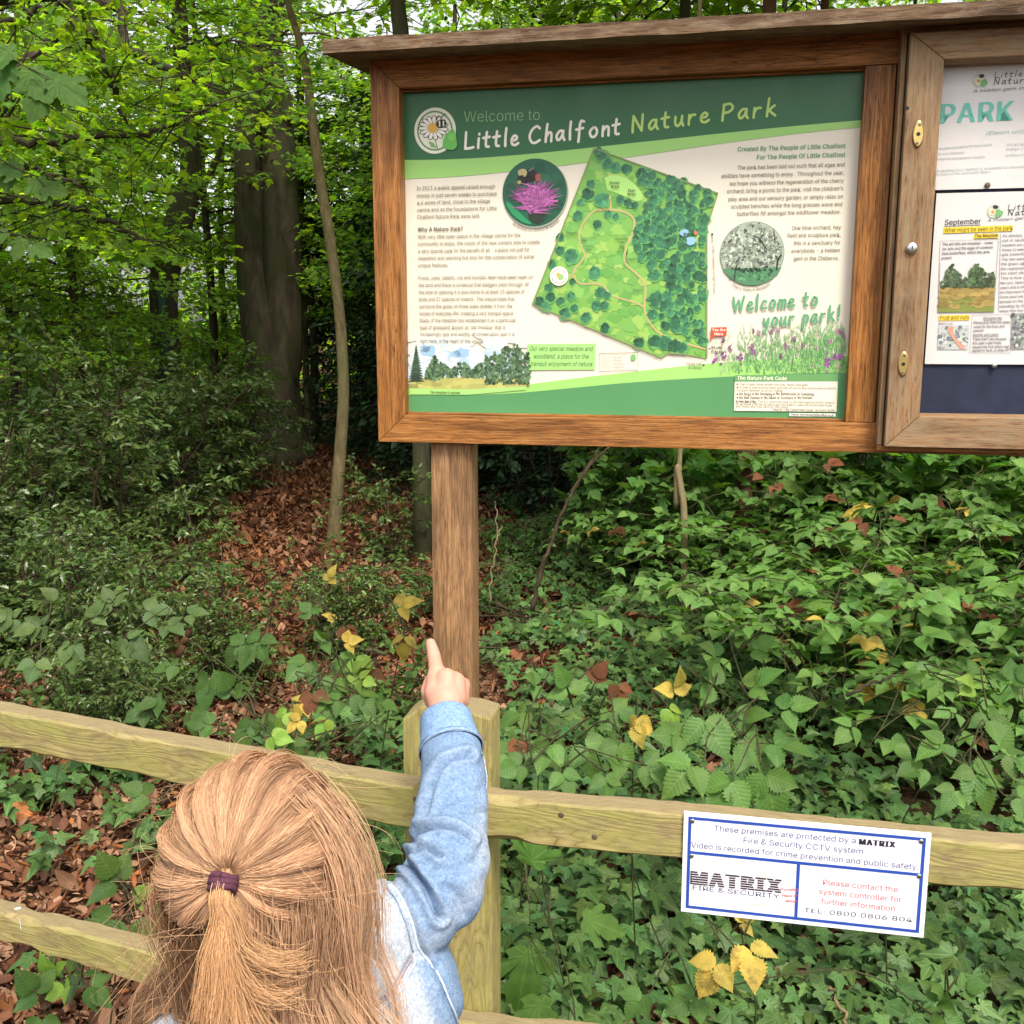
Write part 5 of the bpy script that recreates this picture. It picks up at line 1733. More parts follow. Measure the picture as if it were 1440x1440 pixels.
hand_plant('bramble', g0(.40, 1.72), [(1052, 1330, 1.85, .062, -100, 'y', 3), (1010, 1352, 1.85, .058, -110, 'y', 3), (1040, 1300, 1.9, .036, 60, 'y', 3)],
    'bramble with large bright yellow leaves hanging below the sign', 'bramble', FB, 13)
hand_plant('bramble', g0(.78, 1.75), [(1325, 1405, 1.8, .05, 100, 'g', 5), (1330, 1430, 1.8, .05, -80, 'g', 3), (1350, 1395, 1.8, .04, 40, 'g', 3), (980, 1400, 1.9, .055, 200, 'g', 3), (905, 1400, 1.9, .05, 170, 'g', 3)],
    'young bramble in the ivy at the lower right corner', 'bramble', FB, 14)

# bramble bank on the right
BK_ = 'brambles of the bank behind the notice board'
kinds = [('dense mid green bramble', GREEN * 1.25, .062, .03, .02), ('pale fresh green bramble', np.array((.115, .215, .055)), .058, .03, .01), ('bramble flecked with yellow leaves', GREEN * 1.3, .056, .13, .03), ('dull green bramble with brown leaves', GREEN * .85, .06, .03, .07)]
proto = []
for i, (lb, c, lf_, ye, bro) in enumerate(kinds):
    proto.append(bramble_thing(make_bramble(40 + i, 12, .98, lf_, c, 1.35, ye, bro), 'bramble', (0, 0, 0), 0, lb, BK_))
PLACES = [(1, 1400, 905, 'above the right end of the rail'), (0, 1255, 930, 'behind the sign'), (2, 1290, 880, 'halfway up the bank'), (0, 1180, 850, 'at the foot of the bank'), (3, 1230, 820, 'in the middle of the bank'),
          (2, 1150, 800, 'beside the pale thin trunk'), (1, 1350, 840, 'below the ferns'), (0, 1420, 830, 'at the right edge of the bank'), (1, 1300, 790, 'high on the bank'), (3, 1400, 960, 'low at the right edge'),
          (1, 1080, 830, 'below the sycamore shoots'), (0, 1020, 800, 'left of the sycamore shoots'), (2, 1330, 960, 'over the right part of the ivy'), (3, 1100, 900, 'spreading over the ivy'), (1, 1390, 780, 'under the ferns'),
          (0, 1210, 780, 'behind the dead stalk'), (2, 1440, 900, 'cut by the right edge'), (1, 1180, 960, 'in front of the ivy hollow'), (0, 950, 790, 'at the left end of the bank'), (1, 1250, 870, 'between the yellow flecked brambles')]
used = set()
rg = np.random.default_rng(9)
for k, px, py, where in PLACES:
    g = ground_at(px, py, .25)
    g[2] = float(gz(g[0], g[1]))
    o = proto[k] if k not in used else copy_tree(proto[k])
    used.add(k)
    o.location = g; o.rotation_euler = (0, 0, rg.uniform(0, 6.28))
    s_ = rg.uniform(.9, 1.3); o.scale = (s_, s_, s_ * rg.uniform(.85, 1.1))
    o['label'] = kinds[k][0] + ' ' + where


# upright leafy shrubs: a set of stems with side twigs
def make_shrub(seed, h, spread, n_stems, per_twig, leaf, col, tm, mat, up_bias=.5, twigs=9, sv=.24, flat=.6, stem_r=.012):
    rg = np.random.default_rng(seed)
    st, lv = MB(), MB()
    P, Td = [], []
    for k in range(n_stems):
        a = rg.uniform(0, 6.28); r = spread * math.sqrt(rg.uniform(0, 1)) * .8
        top = np.array([math.cos(a) * r, math.sin(a) * r, h * rg.uniform(.6, 1.0)])
        b0 = np.array([rg.normal(0, .05), rg.normal(0, .05), 0])
        mid = b0 * .5 + top * .5 + rg.normal(0, .06, 3) * spread
        path = smooth_path([b0, mid, top], 6)
        st.tube(path, np.linspace(stem_r, .003, len(path)), 5)
        for j in range(twigs):
            u = rg.uniform(.12, 1.0)
            p = path[min(len(path) - 1, int(u * len(path)))]
            d = unit(np.array([rg.normal(), rg.normal(), rg.normal(up_bias * .5, .35)]))
            L = spread * rg.uniform(.25, .7)
            e = p + d * L + np.array([0, 0, -.06 * L])
            tp = smooth_path([p, (p + e) / 2 + np.array([0, 0, .08 * L]), e], 4)
            st.tube(tp, np.linspace(.004, .0012, len(tp)), 4, caps=False)
            q = rg.uniform(.15, 1.05, per_twig)
            base = p + (e - p) * q[:, None] + rg.normal(0, leaf * .35, (per_twig, 3))
            P.append(base)
            sd_ = np.where(rg.uniform(size=per_twig) < .5, 1, -1)
            perp = unit(np.cross(d, [0, 0, 1.0]))
            Td.append(unit(d[None] * .7 + perp[None] * sd_[:, None] * rg.uniform(.3, 1.1, (per_twig, 1)) + rg.normal(0, .3, (per_twig, 3))))
    P, Td = np.concatenate(P), np.concatenate(Td)
    P[:, 2] = np.maximum(P[:, 2], .03)
    n = len(P)
    leaves(lv, tm, P, Td + np.array([0, 0, -.12]), rdirs(rg, n, 1, flat), np.clip(rg.normal(leaf, leaf * .22, n), leaf * .4, leaf * 1.7), varcol(rg, n, col, sv, .1), rg.normal(0, .2, n), rg.uniform(.8, 1.15, n))
    return st, lv


def shrub_thing(parts, name, label, cat, group, mat, stem='twig'):
    e = empty(name)
    tag(e, label, cat, group)
    parts[0].build('stem', M[stem], e, smooth=True)
    parts[1].build('foliage', M[mat], e, smooth=mat != 'holly')
    return e


def scatter(protos, places, seed, turn=3.14):
    """places: (proto index, x, y, scale, label)"""
    rg = np.random.default_rng(seed)
    used = set()
    for k, x, y, sc, lb in places:
        o = protos[k] if k not in used else copy_tree(protos[k])
        used.add(k)
        o.location = (x, y, float(gz(x, y))); o.rotation_euler = (0, 0, rg.uniform(-turn, turn))
        o.scale = (sc, sc, sc * rg.uniform(.9, 1.1))
        o['label'] = lb


def atpx(px, Z): return (px - 720) / FPX * Z


HG = 'holly bushes on the left of the wood'
hol = [shrub_thing(make_shrub(60 + i, 1.15, .75, 13, 30, .050, HOLLY * (1 + .25 * i), 'holly', 'holly', .4, 13), 'holly_bush', 'x', 'holly bush', HG, 'holly') for i in range(3)]
sapling_holly = shrub_thing(make_shrub(66, 1.0, .5, 4, 20, .05, HOLLY * 1.3, 'holly', 'holly', .3, 12, stem_r=.016), 'holly_bush', 'x', 'holly bush', HG, 'holly')
scatter(hol + [sapling_holly], [(0, -3.05, 5.6, 1.0, 'glossy holly bush at the far left in front of the green mesh'), (1, -2.55, 6.3, 1.05, 'holly bush in front of the green mesh panel'), (2, -3.4, 7.2, 1.25, 'taller holly bush against the mesh at the far left'),
                                (0, -2.3, 4.6, .75, 'low holly behind the grey-green bramble'), (1, -1.75, 4.1, .62, 'low spiny holly behind the large leaved bramble'), (2, -3.1, 8.6, 1.2, 'holly bush touching the left mesh panel'), (0, -2.75, 7.6, 1.15, 'holly bush left of the green fence post'),
                                (3, -1.95, 6.1, .8, 'thin stemmed young holly in the middle of the litter'), (3, -1.62, 5.0, .7, 'small holly seedling in front of the litter clearing'), (1, -1.2, 4.3, .5, 'low holly behind the mottled bramble'), (2, -.85, 4.9, .5, 'low holly left of the support post'),
                                (3, -.80, 6.6, .85, 'young holly with pale leaf tips beside the mossy trunk'), (2, -2.75, 9.6, 1.1, 'holly bush behind the green fence post'), (1, -1.45, 3.5, .42, 'spiny holly sprig close to the left rail'), (0, -2.0, 3.4, .5, 'spiny holly at the left edge close to the rail'),
                                (3, -2.9, 4.4, .8, 'young holly at the left edge of the photo')], 5)

SY = 'sycamore saplings under the right of the board'
syc = [shrub_thing(make_shrub(70 + i, 1.5, .75, 7, 9, .125, (GREEN * 1.1, np.array((.125, .225, .058)))[i], 'mapletooth', 'maple', .5, 8, .2, .45, .01), 'sycamore_sapling', 'x', 'sapling', SY, 'maple', 'stem') for i in range(2)]
scatter(syc, [(0, 1.05, 6.0, .85, 'sycamore sapling just left of the reddish trunk'), (1, 1.75, 5.7, .9, 'light green sycamore sapling right of the reddish trunk'), (0, 2.3, 5.4, .95, 'sycamore sapling below the display case'), (1, 2.9, 5.9, 1.1, 'light sycamore sapling behind the ferns'),
              (0, 1.45, 7.2, 1.0, 'sycamore sapling behind the reddish trunk'), (1, .62, 6.4, .62, 'low sycamore sapling left of the pale thin trunk'), (0, 2.2, 7.4, 1.2, 'tall sycamore sapling at the back of the bank'), (1, 3.2, 7.6, 1.25, 'light sycamore sapling at the back right'), (1, 2.6, 4.7, .75, 'sycamore sapling at the right edge of the photo')], 6)

DK = 'dark evergreen shrubs under the board'
dks = [shrub_thing(make_shrub(80 + i, 1.5, .9, 12, 26, .055, DARKG * (1.15 + .3 * i), 'oval', 'evergreen', .4, 11), 'evergreen_shrub', 'x', 'shrub', DK, 'evergreen') for i in range(2)]
scatter(dks, [(0, .25, 8.0, 1.1, 'dark evergreen shrub right of the support post'), (1, .95, 8.6, 1.15, 'dark evergreen shrub behind the leaning bare stem'), (0, -.45, 9.2, 1.25, 'dark evergreen shrub left of the support post'), (1, 1.7, 9.2, 1.2, 'dark evergreen shrub behind the sycamore saplings'), (0, -1.0, 11.5, 1.5, 'dark evergreen shrub behind the litter clearing'),
              (1, .4, 10.5, 1.5, 'tall dark evergreen shrub behind the support post')], 7)

# low green filler between ivy and thicket
LOW = 'low leafy undergrowth plants'
low = [shrub_thing(make_shrub(90 + i, .38, .45, 9, 14, .038, c, 'oval', 'bramble', .2, 8, .25, .5, .004), 'undergrowth_plant', 'x', 'plant', LOW, 'bramble', 'stem') for i, c in enumerate((GREEN * .8, GREEN * .6))]
scatter(low, [(0, .62, 6.0, .8, 'low green undergrowth behind the ivy, right of the support post'), (1, .15, 6.7, 1.0, 'low undergrowth at the foot of the dark evergreen shrub'), (0, .75, 6.6, 1.1, 'low green undergrowth at the foot of the sycamore saplings'), (1, -.3, 5.6, 1.0, 'low undergrowth left of the support post'), (0, -1.6, 3.9, .9, 'low undergrowth behind the left rail'),
              (1, -2.2, 5.3, 1.2, 'dark low undergrowth at the left, before the holly'), (0, -.55, 4.0, .9, 'low undergrowth behind the mottled bramble'), (0, -2.45, 3.9, 1.0, 'low undergrowth at the left edge of the photo'), (1, -.75, 3.2, .8, 'dark low undergrowth left of the pointing hand')], 8)

# ferns, top right
def make_fern(seed):
    rg = np.random.default_rng(seed)
    st, lv = MB(), MB()
    for k in range(11):
        a = 2 * math.pi * k / 11 + rg.uniform(-.2, .2)
        h = np.array([math.cos(a), math.sin(a), 0]); L = rg.uniform(.55, .8)
        u = np.linspace(0, 1, 12)
        path = h[None] * (L * .8 * u)[:, None]; path[:, 2] = L * (1.1 * u - .75 * u ** 2)
        st.tube(path, np.linspace(.004, .001, 12), 4)
        q = np.linspace(.15, .99, 30)
        p = np.c_[np.interp(q, u, path[:, 0]), np.interp(q, u, path[:, 1]), np.interp(q, u, path[:, 2])]
        side = np.array([-h[1], h[0], 0])
        for s in (1, -1):
            t = side[None] * s + h[None] * .35 + np.array([0, 0, -.1])
            leaves(lv, 'oval', p, t, np.array([0, 0, 1.0]) + h * .3, .17 * np.sin(np.pi * (q * .85 + .12)) + .01, varcol(rg, 30, LIME, .12, .06), None, np.full(30, .55))
    return st, lv


fp = empty('fern'); tag(fp, 'x', 'fern', 'ferns at the top of the bank')
a_, b_ = make_fern(3); a_.build('stem', M['stem'], fp, smooth=True); b_.build('frond', M['frond'], fp)
scatter([fp], [(0, 3.05, 6.6, 1.1, 'light green fern below the right end of the display case'), (0, 3.5, 7.0, 1.2, 'fern at the right edge under the display case'), (0, 2.55, 6.8, 1.0, 'fern among the sycamore saplings')], 4)

# ------------------------------------------------------------------ trees
def make_crown(seed, z0, z1, rad, n_br, per, leaf, col, tm='maple', br_len=1.6, flat=.38, sv=.28, droop=.12, centre=(0, 0), tilt=1.0):
    """tiered sprays of leaves on slender limbs that leave the trunk between z0 and z1"""
    rg = np.random.default_rng(seed)
    lb, br = MB(), MB()
    for k in range(n_br):
        a = rg.uniform(0, 6.28)
        z = z0 + (z1 - z0) * ((k + rg.uniform()) / n_br) ** 1.25
        L = rad * rg.uniform(.55, 1.1) * (1 - .35 * (z - z0) / (z1 - z0))
        h = np.array([math.cos(a), math.sin(a), 0]); sd_ = np.array([-h[1], h[0], 0])
        u = np.linspace(0, 1, 9)
        w_ = np.cumsum(rg.normal(0, .035, 9)) * L
        path = np.array([centre[0], centre[1], z])[None] + h[None] * (L * u)[:, None] + sd_[None] * w_[:, None]
        path[:, 2] += L * (.35 * u - (.35 + droop) * u ** 2) + np.cumsum(rg.normal(0, .012, 9)) * L
        br.tube(path, np.linspace(.008 + .008 * L / rad, .003, 9), 5, caps=False)
        nt_ = 7
        for j in range(nt_):
            uu = .18 + .8 * (j + rg.uniform()) / nt_
            i = min(7, int(uu * 8)); p = path[i] + (path[i + 1] - path[i]) * (uu * 8 - i)
            s = 1 if j % 2 else -1
            d = unit(h * rg.uniform(.3, 1) + sd_ * s * rg.uniform(.4, 1.2) + np.array([0, 0, rg.normal(-.05, .18)]))
            tl = L * .42 * (1.15 - uu) + .18
            e = p + d * tl
            br.tube([p, (p + e) / 2 + rg.normal(0, .02, 3), e], [.004, .003, .0015], 4, caps=False)
            q = rg.uniform(.0, 1.1, per)
            base = p + (e - p) * q[:, None] + np.c_[rg.normal(0, leaf * 1.1, (per, 2)), rg.normal(0, leaf * .55, per)]
            ss = np.where(rg.uniform(size=per) < .5, 1, -1)[:, None]
            t = d[None] * .6 + np.cross(d, [0, 0, 1.0])[None] * ss * rg.uniform(.3, 1, (per, 1)) + np.c_[rg.normal(0, .25, (per, 2)), rg.normal(-.2, .18, per)]
            leaves(lb, tm, base, t, rdirs(rg, per, 1, flat) + np.array([.05, -.38, 0]) * tilt, np.clip(rg.normal(leaf, leaf * .2, per), leaf * .4, leaf * 1.6), varcol(rg, per, col, sv, .12), rg.normal(0, .2, per))
    return lb, br


def trunk_mesh(path, radii, sides=14, seed=0, rough=.05, flare=True):
    b = MB()
    rg = np.random.default_rng(seed)
    p = smooth_path(path, 8)
    r = np.interp(np.linspace(0, 1, len(p)), np.linspace(0, 1, len(radii)), radii)
    if flare: r = r * (1 + .55 * np.exp(-np.maximum(p[:, 2] - p[0, 2], 0) / .22))
    b.tube(p, r, sides)
    v = b.v[0].reshape(len(p), sides, 3)
    ph = rg.uniform(0, 6.28, 4)
    th = np.arange(sides) / sides * 2 * math.pi
    for i in range(len(p)):
        k = 1 + rough * (np.sin(3 * th + ph[0] + .6 * i * .3) + .7 * np.sin(5 * th + ph[1] - .2 * i) + rg.normal(0, .25, sides))
        v[i] = p[i] + (v[i] - p[i]) * k[:, None]
    b.v[0] = v.reshape(-1, 3)
    return b


def local(b, base):
    for q in range(len(b.v)): b.v[q] = b.v[q] - base


def px_path(pts, Z): return np.array([pix(x, y, Z if np.isscalar(Z) else z) for (x, y), z in zip(pts, Z if not np.isscalar(Z) else [0] * len(pts))])


def tree(name, label, path, radii, barkmat, cat='tree', group=None, crown=None, extra=(), sides=14, rough=.05, seed=0):
    base = np.array(path[0], float)
    e = empty(name, base); tag(e, label, cat, group)
    t = trunk_mesh(path, radii, sides, seed, rough); 
    for pth, rr in extra:
        t2 = trunk_mesh(pth, rr, max(6, sides - 4), seed + 1, rough, False)
        t.add(t2.v[0], np.concatenate([]) if False else [list(q) for q in np.split(np.concatenate(t2.li), np.cumsum(np.concatenate(t2.sz))[:-1])])
    local(t, base); t.build('trunk', barkmat, e, smooth=True)
    if crown:
        for nm, bb, mt in crown:
            local(bb, base); bb.build(nm, mt, e, smooth=False)
    return e


def tall(p, h, lean=(0, 0)):
    p = [np.array(q, float) for q in p]
    return p + [p[-1] + np.array([lean[0], lean[1], h])]


M['bark_sapling'] = bark('sapling_bark', (.075, .052, .026), (.24, .18, .095), (.15, .135, .06), (24, 24, 9))
# slender pale sapling left of the board
Zs = 7.4
P1 = px_path([(469, 765), (472, 720), (478, 640), (483, 560), (481, 490), (475, 420), (463, 330), (450, 250), (437, 150), (427, 80), (403, 0)], Zs)
P1[0, 2] = -.05
P1 = np.vstack([P1, P1[-1:] + [[-.25, .1, .8]], P1[-1:] + [[-.35, .2, 1.9]]])
c1 = make_crown(201, 4.4, 6.6, 1.3, 16, 10, .085, LIME, centre=tuple(P1[-2][:2]))
tree('sapling', 'slender pale sapling with a bent trunk left of the notice board', P1, [.049, .043, .040, .038, .026, .012], M['bark_sapling'], 'tree', None, [('crown', c1[0], M['canopy']), ('branch', c1[1], M['twig'])], sides=10, rough=.03)
# big old double trunk
Zt = 12.5
b0 = ground_at(392, 640); b0[2] = -.1
PA = [pix(392, 640, Zt) * [1, 1, 0] + [0, 0, -.1], pix(380, 520, Zt), pix(362, 400, Zt), pix(352, 280, Zt), pix(350, 150, Zt), pix(352, 40, Zt)]
PB = [pix(392, 600, Zt), pix(397, 520, Zt), pix(396, 400, Zt), pix(394, 280, Zt), pix(390, 150, Zt), pix(380, 40, Zt)]
PA = tall(PA, 5, (-.4, .3)); PB = tall(PB, 5, (.5, .2))
c2 = make_crown(202, 4.6, 9.0, 3.4, 28, 14, .08, GREEN * 1.5, centre=(PA[0][0], PA[0][1]))
tree('old_tree', 'massive dark double trunk tree behind the sapling', PA, [.36, .30, .21, .17, .15, .10], M['bark_dark'], 'tree', None, [('crown', c2[0], M['canopy']), ('branch', c2[1], M['twig'])], [(PB, [.16, .23, .23, .21, .18, .10])], 18, .06)
# forked tree in the middle left
Zf = 10.2
PF = [pix(240, 690, Zf) * [1, 1, 0] + [0, 0, -.1], pix(236, 560, Zf), pix(231, 450, Zf), pix(232, 395, Zf), pix(247, 330, Zf), pix(260, 280, Zf), pix(268, 240, Zf), pix(262, 150, Zf), pix(255, 60, Zf)]
E1 = [pix(234, 395, Zf), pix(216, 375, Zf), pix(200, 350, Zf), pix(180, 335, Zf), pix(150, 318, Zf), pix(110, 290, Zf)]
E2 = [pix(262, 275, Zf), pix(288, 255, Zf), pix(302, 230, Zf), pix(316, 195, Zf)]
c3 = make_crown(203, 3.7, 6.0, 1.8, 34, 24, .062, CAN, centre=tuple(pix(255, 200, Zf)[:2]))
tree('forked_tree', 'dark forked tree with crooked limbs by the green fence post', tall(PF, 2), [.15, .14, .13, .14, .13, .11, .09, .08, .05], M['bark_dark'], 'tree', None, [('crown', c3[0], M['canopy']), ('branch', c3[1], M['twig'])], [(E1, [.07, .055, .05, .04, .03, .02]), (E2, [.06, .04, .03, .015])], 12, .07)
# mossy trunk just left of the support post, seen again above the roof
Zm = 7.0
PM = [pix(592, 800, Zm) * [1, 1, 0] + [0, 0, -.1], pix(594, 720, Zm), pix(592, 640, Zm), pix(586, 400, Zm), pix(575, 200, Zm), pix(565, 60, Zm), pix(558, 0, Zm), pix(552, -80, Zm)]
c4 = make_crown(204, 3.9, 7.0, 2.4, 44, 24, .070, CAN, centre=tuple(PM[-1][:2]))
tree('mossy_tree', 'mossy trunk standing directly behind the left end of the notice board', tall(PM, 2.5), [.065, .06, .058, .056, .055, .05, .03], M['bark_moss'], 'tree', None, [('crown', c4[0], M['canopy']), ('branch', c4[1], M['twig'])], sides=12)
# trunks glimpsed under the right part of the board
for lb, pxs, wpx, Z, mt, nm in (('reddish brown trunk glimpsed under the middle of the board', [(1040, 745), (1044, 700), (1048, 640)], 26, 5.7, 'bark_red', 'trunk_tree'), ('thin pale crooked trunk under the board', [(968, 790), (962, 730), (958, 690), (953, 655), (957, 620)], 9, 5.3, 'bark_pale', 'sapling'),
                                ('grey trunk behind the pale crooked trunk', [(935, 770), (934, 700), (936, 640)], 22, 6.6, 'bark_moss', 'trunk_tree'), ('slim reddish trunk behind the sycamore saplings', [(1122, 740), (1120, 690), (1122, 640)], 16, 6.2, 'bark_red', 'trunk_tree')):
    p = px_path(pxs, Z); p[0] = p[0] * [1, 1, 0] + [0, 0, -.1]
    r = wpx / 2 / FPX * Z
    top = p[-1] + np.array([.1, .2, 4.2])
    cr = make_crown(int(pxs[0][0]), 3.6, 6.4, 2.2, 34, 18, .085, LIME * .9, centre=tuple(top[:2]))
    tree('woodland_tree' if nm == 'trunk_tree' else nm, lb, list(p) + [top], [r * 1.1, r, r, r * .5], M[mt], 'tree', None, [('crown', cr[0], M['canopy']), ('branch', cr[1], M['twig'])], sides=10)
# slim far trunks at the left
for lb, pxs, wpx, Z in (('thin pale trunk far left behind the green mesh', [(26, 560), (22, 440), (20, 340), (18, 200)], 8, 14), ('thin trunk with flaking bark left of the forked tree', [(116, 560), (117, 450), (112, 300), (110, 100)], 9, 14.5), ('slim trunk right of the forked tree', [(318, 600), (316, 480), (310, 330), (312, 120)], 9, 16), ('thin dark trunk between the old tree and the sapling', [(434, 640), (430, 500), (424, 300), (420, 100)], 9, 14)):
    p = px_path(pxs, Z); p[0] = p[0] * [1, 1, 0] + [0, 0, -.1]; r = wpx / 2 / FPX * Z
    tree('woodland_tree', lb, tall(list(p), 2), [r * 1.1, r, r, r * .8, r * .5], M['bark_moss'], 'tree', 'slim trunks deep in the wood', None, sides=8)

# understory trees: three kinds, copied
UG = 'leafy understory trees at the back of the wood'
und = []
for i, (lf_, c, z0, z1, rd) in enumerate(((.060, CAN, 2.0, 4.9, 2.5), (.054, CAN * .8, 1.6, 4.7, 2.3), (.066, CAN * .9, 2.3, 5.6, 2.8))):
    e = empty('understory_tree'); tag(e, 'x', 'tree', UG)
    tb = trunk_mesh([(0, 0, -.1), (.05, .03, 1.5), (-.05, .08, 3.2), (.02, 0, z1)], [.065, .05, .04, .015], 10, i)
    tb.build('trunk', M['bark_dark'], e, smooth=True)
    lb_, br_ = make_crown(300 + i, z0, z1, rd, 54, 34, lf_, c)
    lb_.build('crown', M['canopy'], e); br_.build('branch', M['bark_dark'], e, smooth=True)
    und.append(e)
scatter(und, [(0, atpx(-190, 8.2), 8.2, 1.0, 'bright understory tree at the far left'), (1, atpx(20, 11.4), 11.4, 1.05, 'mid green understory tree left of the forked tree'), (2, atpx(300, 14.5), 14.5, 1.15, 'pale understory tree behind the old double trunk'),
              (0, atpx(530, 15.2), 15.2, 1.2, 'bright understory tree over the left end of the roof'), (1, atpx(440, 14.5), 14.5, 1.1, 'mid green understory tree behind the sapling'), (2, atpx(120, 15), 15, 1.25, 'pale understory tree deep in the left of the wood'), (0, atpx(700, 11.5), 11.5, 1.1, 'bright understory tree above the left half of the roof'), (2, atpx(900, 13), 13, 1.15, 'pale understory tree above the middle of the roof'),
              (1, atpx(1080, 10.5), 10.5, 1.1, 'mid green understory tree above the right half of the roof'), (0, atpx(1250, 12), 12, 1.15, 'bright understory tree above the display case'),
              (1, atpx(110, 9.4), 9.4, .78, 'small leafy tree at the left in front of the mesh'), (1, atpx(620, 18), 18, 1.3, 'mid green understory tree far behind the roof')], 3, .6)
fb = [shrub_thing(make_shrub(95 + i, 1.7, 1.0, 12, 26, .07, c, 'oval', 'bramble', .4, 11, .25, .5, .01), 'woodland_shrub', 'x', 'shrub', 'leafy shrubs deep in the wood', 'canopy') for i, c in enumerate((GREEN * 1.3, LIME * .8))]
scatter(fb, [(0, atpx(30, 12.4), 12.4, 1.0, 'leafy shrub behind the mesh at the far left'), (1, atpx(130, 13.2), 13.2, 1.0, 'pale leafy shrub behind the mesh, left of the forked tree'), (0, atpx(210, 14.5), 14.5, 1.1, 'leafy shrub deep in the wood beyond the forked tree'), (1, atpx(300, 16), 16, 1.2, 'pale leafy shrub between the forked and the old tree'), (1, atpx(60, 17), 17, 1.3, 'pale leafy shrub farthest left in the wood'), (0, atpx(360, 18), 18, 1.4, 'leafy shrub far behind the old double trunk'), (0, atpx(-60, 11.5), 11.5, 1.1, 'leafy shrub at the left edge behind the mesh'), (1, atpx(170, 19), 19, 1.5, 'pale leafy shrub far back between two slim trunks')], 31)

# dark evergreens that close the view behind the board
EV = 'dark evergreen trees behind the notice board'
evp = []
for i in range(2):
    e = empty('evergreen_tree'); tag(e, 'x', 'tree', EV)
    trunk_mesh([(0, 0, -.1), (.03, .03, 2), (0, 0, 4.6)], [.10, .08, .02], 10, 5 + i).build('trunk', M['bark_dark'], e, smooth=True)
    lb_, br_ = make_crown(330 + i, .25, 4.2, 1.75, 95, 30, .062, DARKG * (1.2 + .4 * i), 'oval', flat=.7, droop=.35)
    lb_.build('crown', M['evergreen'], e); br_.build('branch', M['bark_dark'], e, smooth=True)
    evp.append(e)
scatter(evp, [(0, atpx(645, 11.4), 11.4, 1.0, 'dark evergreen tree at the left end of the board'), (1, atpx(700, 10), 10, .95, 'dark evergreen tree behind the support post'), (0, atpx(860, 10.5), 10.5, 1.0, 'dark evergreen tree behind the leaning bare stem'), (1, atpx(1010, 11), 11, 1.0, 'dark evergreen tree behind the reddish trunk'), (0, atpx(520, 15.5), 15.5, 1.05, 'dark evergreen tree right of the old double trunk'),
              (1, atpx(1180, 11.5), 11.5, 1.0, 'dark evergreen tree behind the display case'), (1, atpx(640, 13.6), 13.6, 1.1, 'dark evergreen tree farthest back behind the board')], 13)

# big tree just outside the left edge: its dark limbs reach over the scene
Zo = 5.6
base = np.array([-4.3, 5.2, -.1])
OT = [base, base + [.05, 0, 1.6], base + [.0, .1, 3.2], base + [.1, .2, 5.5]]
limbs = [([(-200, 20), (60, -10), (120, 45), (143, 80), (168, 140), (176, 170)], [.06, .035, .028, .02, .012, .006], 5.4), ([(-200, 120), (0, 197), (140, 192), (205, 187), (250, 174), (300, 150)], [.04, .017, .013, .011, .008, .004], 5.6),
         ([(-250, 320), (0, 282), (75, 286), (118, 294), (160, 318), (215, 342)], [.05, .020, .016, .014, .012, .006], 6.2), ([(-250, -60), (130, -6), (180, 62), (250, 104), (290, 116), (345, 150)], [.06, .024, .020, .014, .010, .004], 6.0),
         ([(-200, 180), (0, 224), (60, 240), (112, 262), (150, 300), (186, 330)], [.03, .011, .010, .009, .007, .003], 6.4), ([(-150, 80), (0, 30), (70, 12), (160, -20)], [.03, .011, .008, .004], 5.0), ([(200, -30), (250, 20), (300, 55), (350, 60), (420, 84)], [.02, .010, .007, .005, .002], 6.6),
         ([(-100, 150), (0, 100), (6, 150), (2, 180)], [.02, .010, .007, .003], 4.8)]
lb_, br_ = MB(), MB()
rg = np.random.default_rng(77)
for pts, rr, Z in limbs:
    p = px_path(pts, Z)
    p = np.vstack([[base + [0, 0, 1.2 + 2.2 * rg.uniform()]], p]); q = smooth_path(p, 8)
    q[8:] += rg.normal(0, .012, q[8:].shape)
    br_.tube(q, np.interp(np.linspace(0, 1, len(q)), np.linspace(0, 1, len(rr) + 1), [rr[0] * 1.3] + rr) * 1.3, 7)
    for j in range(17):
        i = rg.integers(len(q) // 3, len(q)); s = q[i]
        d = unit(rg.normal(0, 1, 3) * [1, 1, .5]); L = rg.uniform(.2, .75); e = s + d * L
        br_.tube([s, (s + e) / 2 + rg.normal(0, .05, 3), e], [.005, .0035, .0015], 4, caps=False)
        m = 16
        base_l = s + (e - s) * rg.uniform(0, 1.1, (m, 1)) + rg.normal(0, .06, (m, 3))
        leaves(lb_, 'maple', base_l, d[None] * .5 + np.c_[rg.normal(0, .6, (m, 2)), rg.normal(-.15, .2, m)], rdirs(rg, m, 1, .4), np.clip(rg.normal(.055, .012, m), .025, .1), varcol(rg, m, CAN * .75, .25, .12), rg.normal(0, .2, m))
tree('overhanging_tree', 'tree outside the left edge whose dark limbs arch across the upper left', OT, [.22, .19, .16, .12], M['bark_dark'], 'tree', None, [('crown', lb_, M['canopy']), ('branch', br_, M['bark_dark'])])

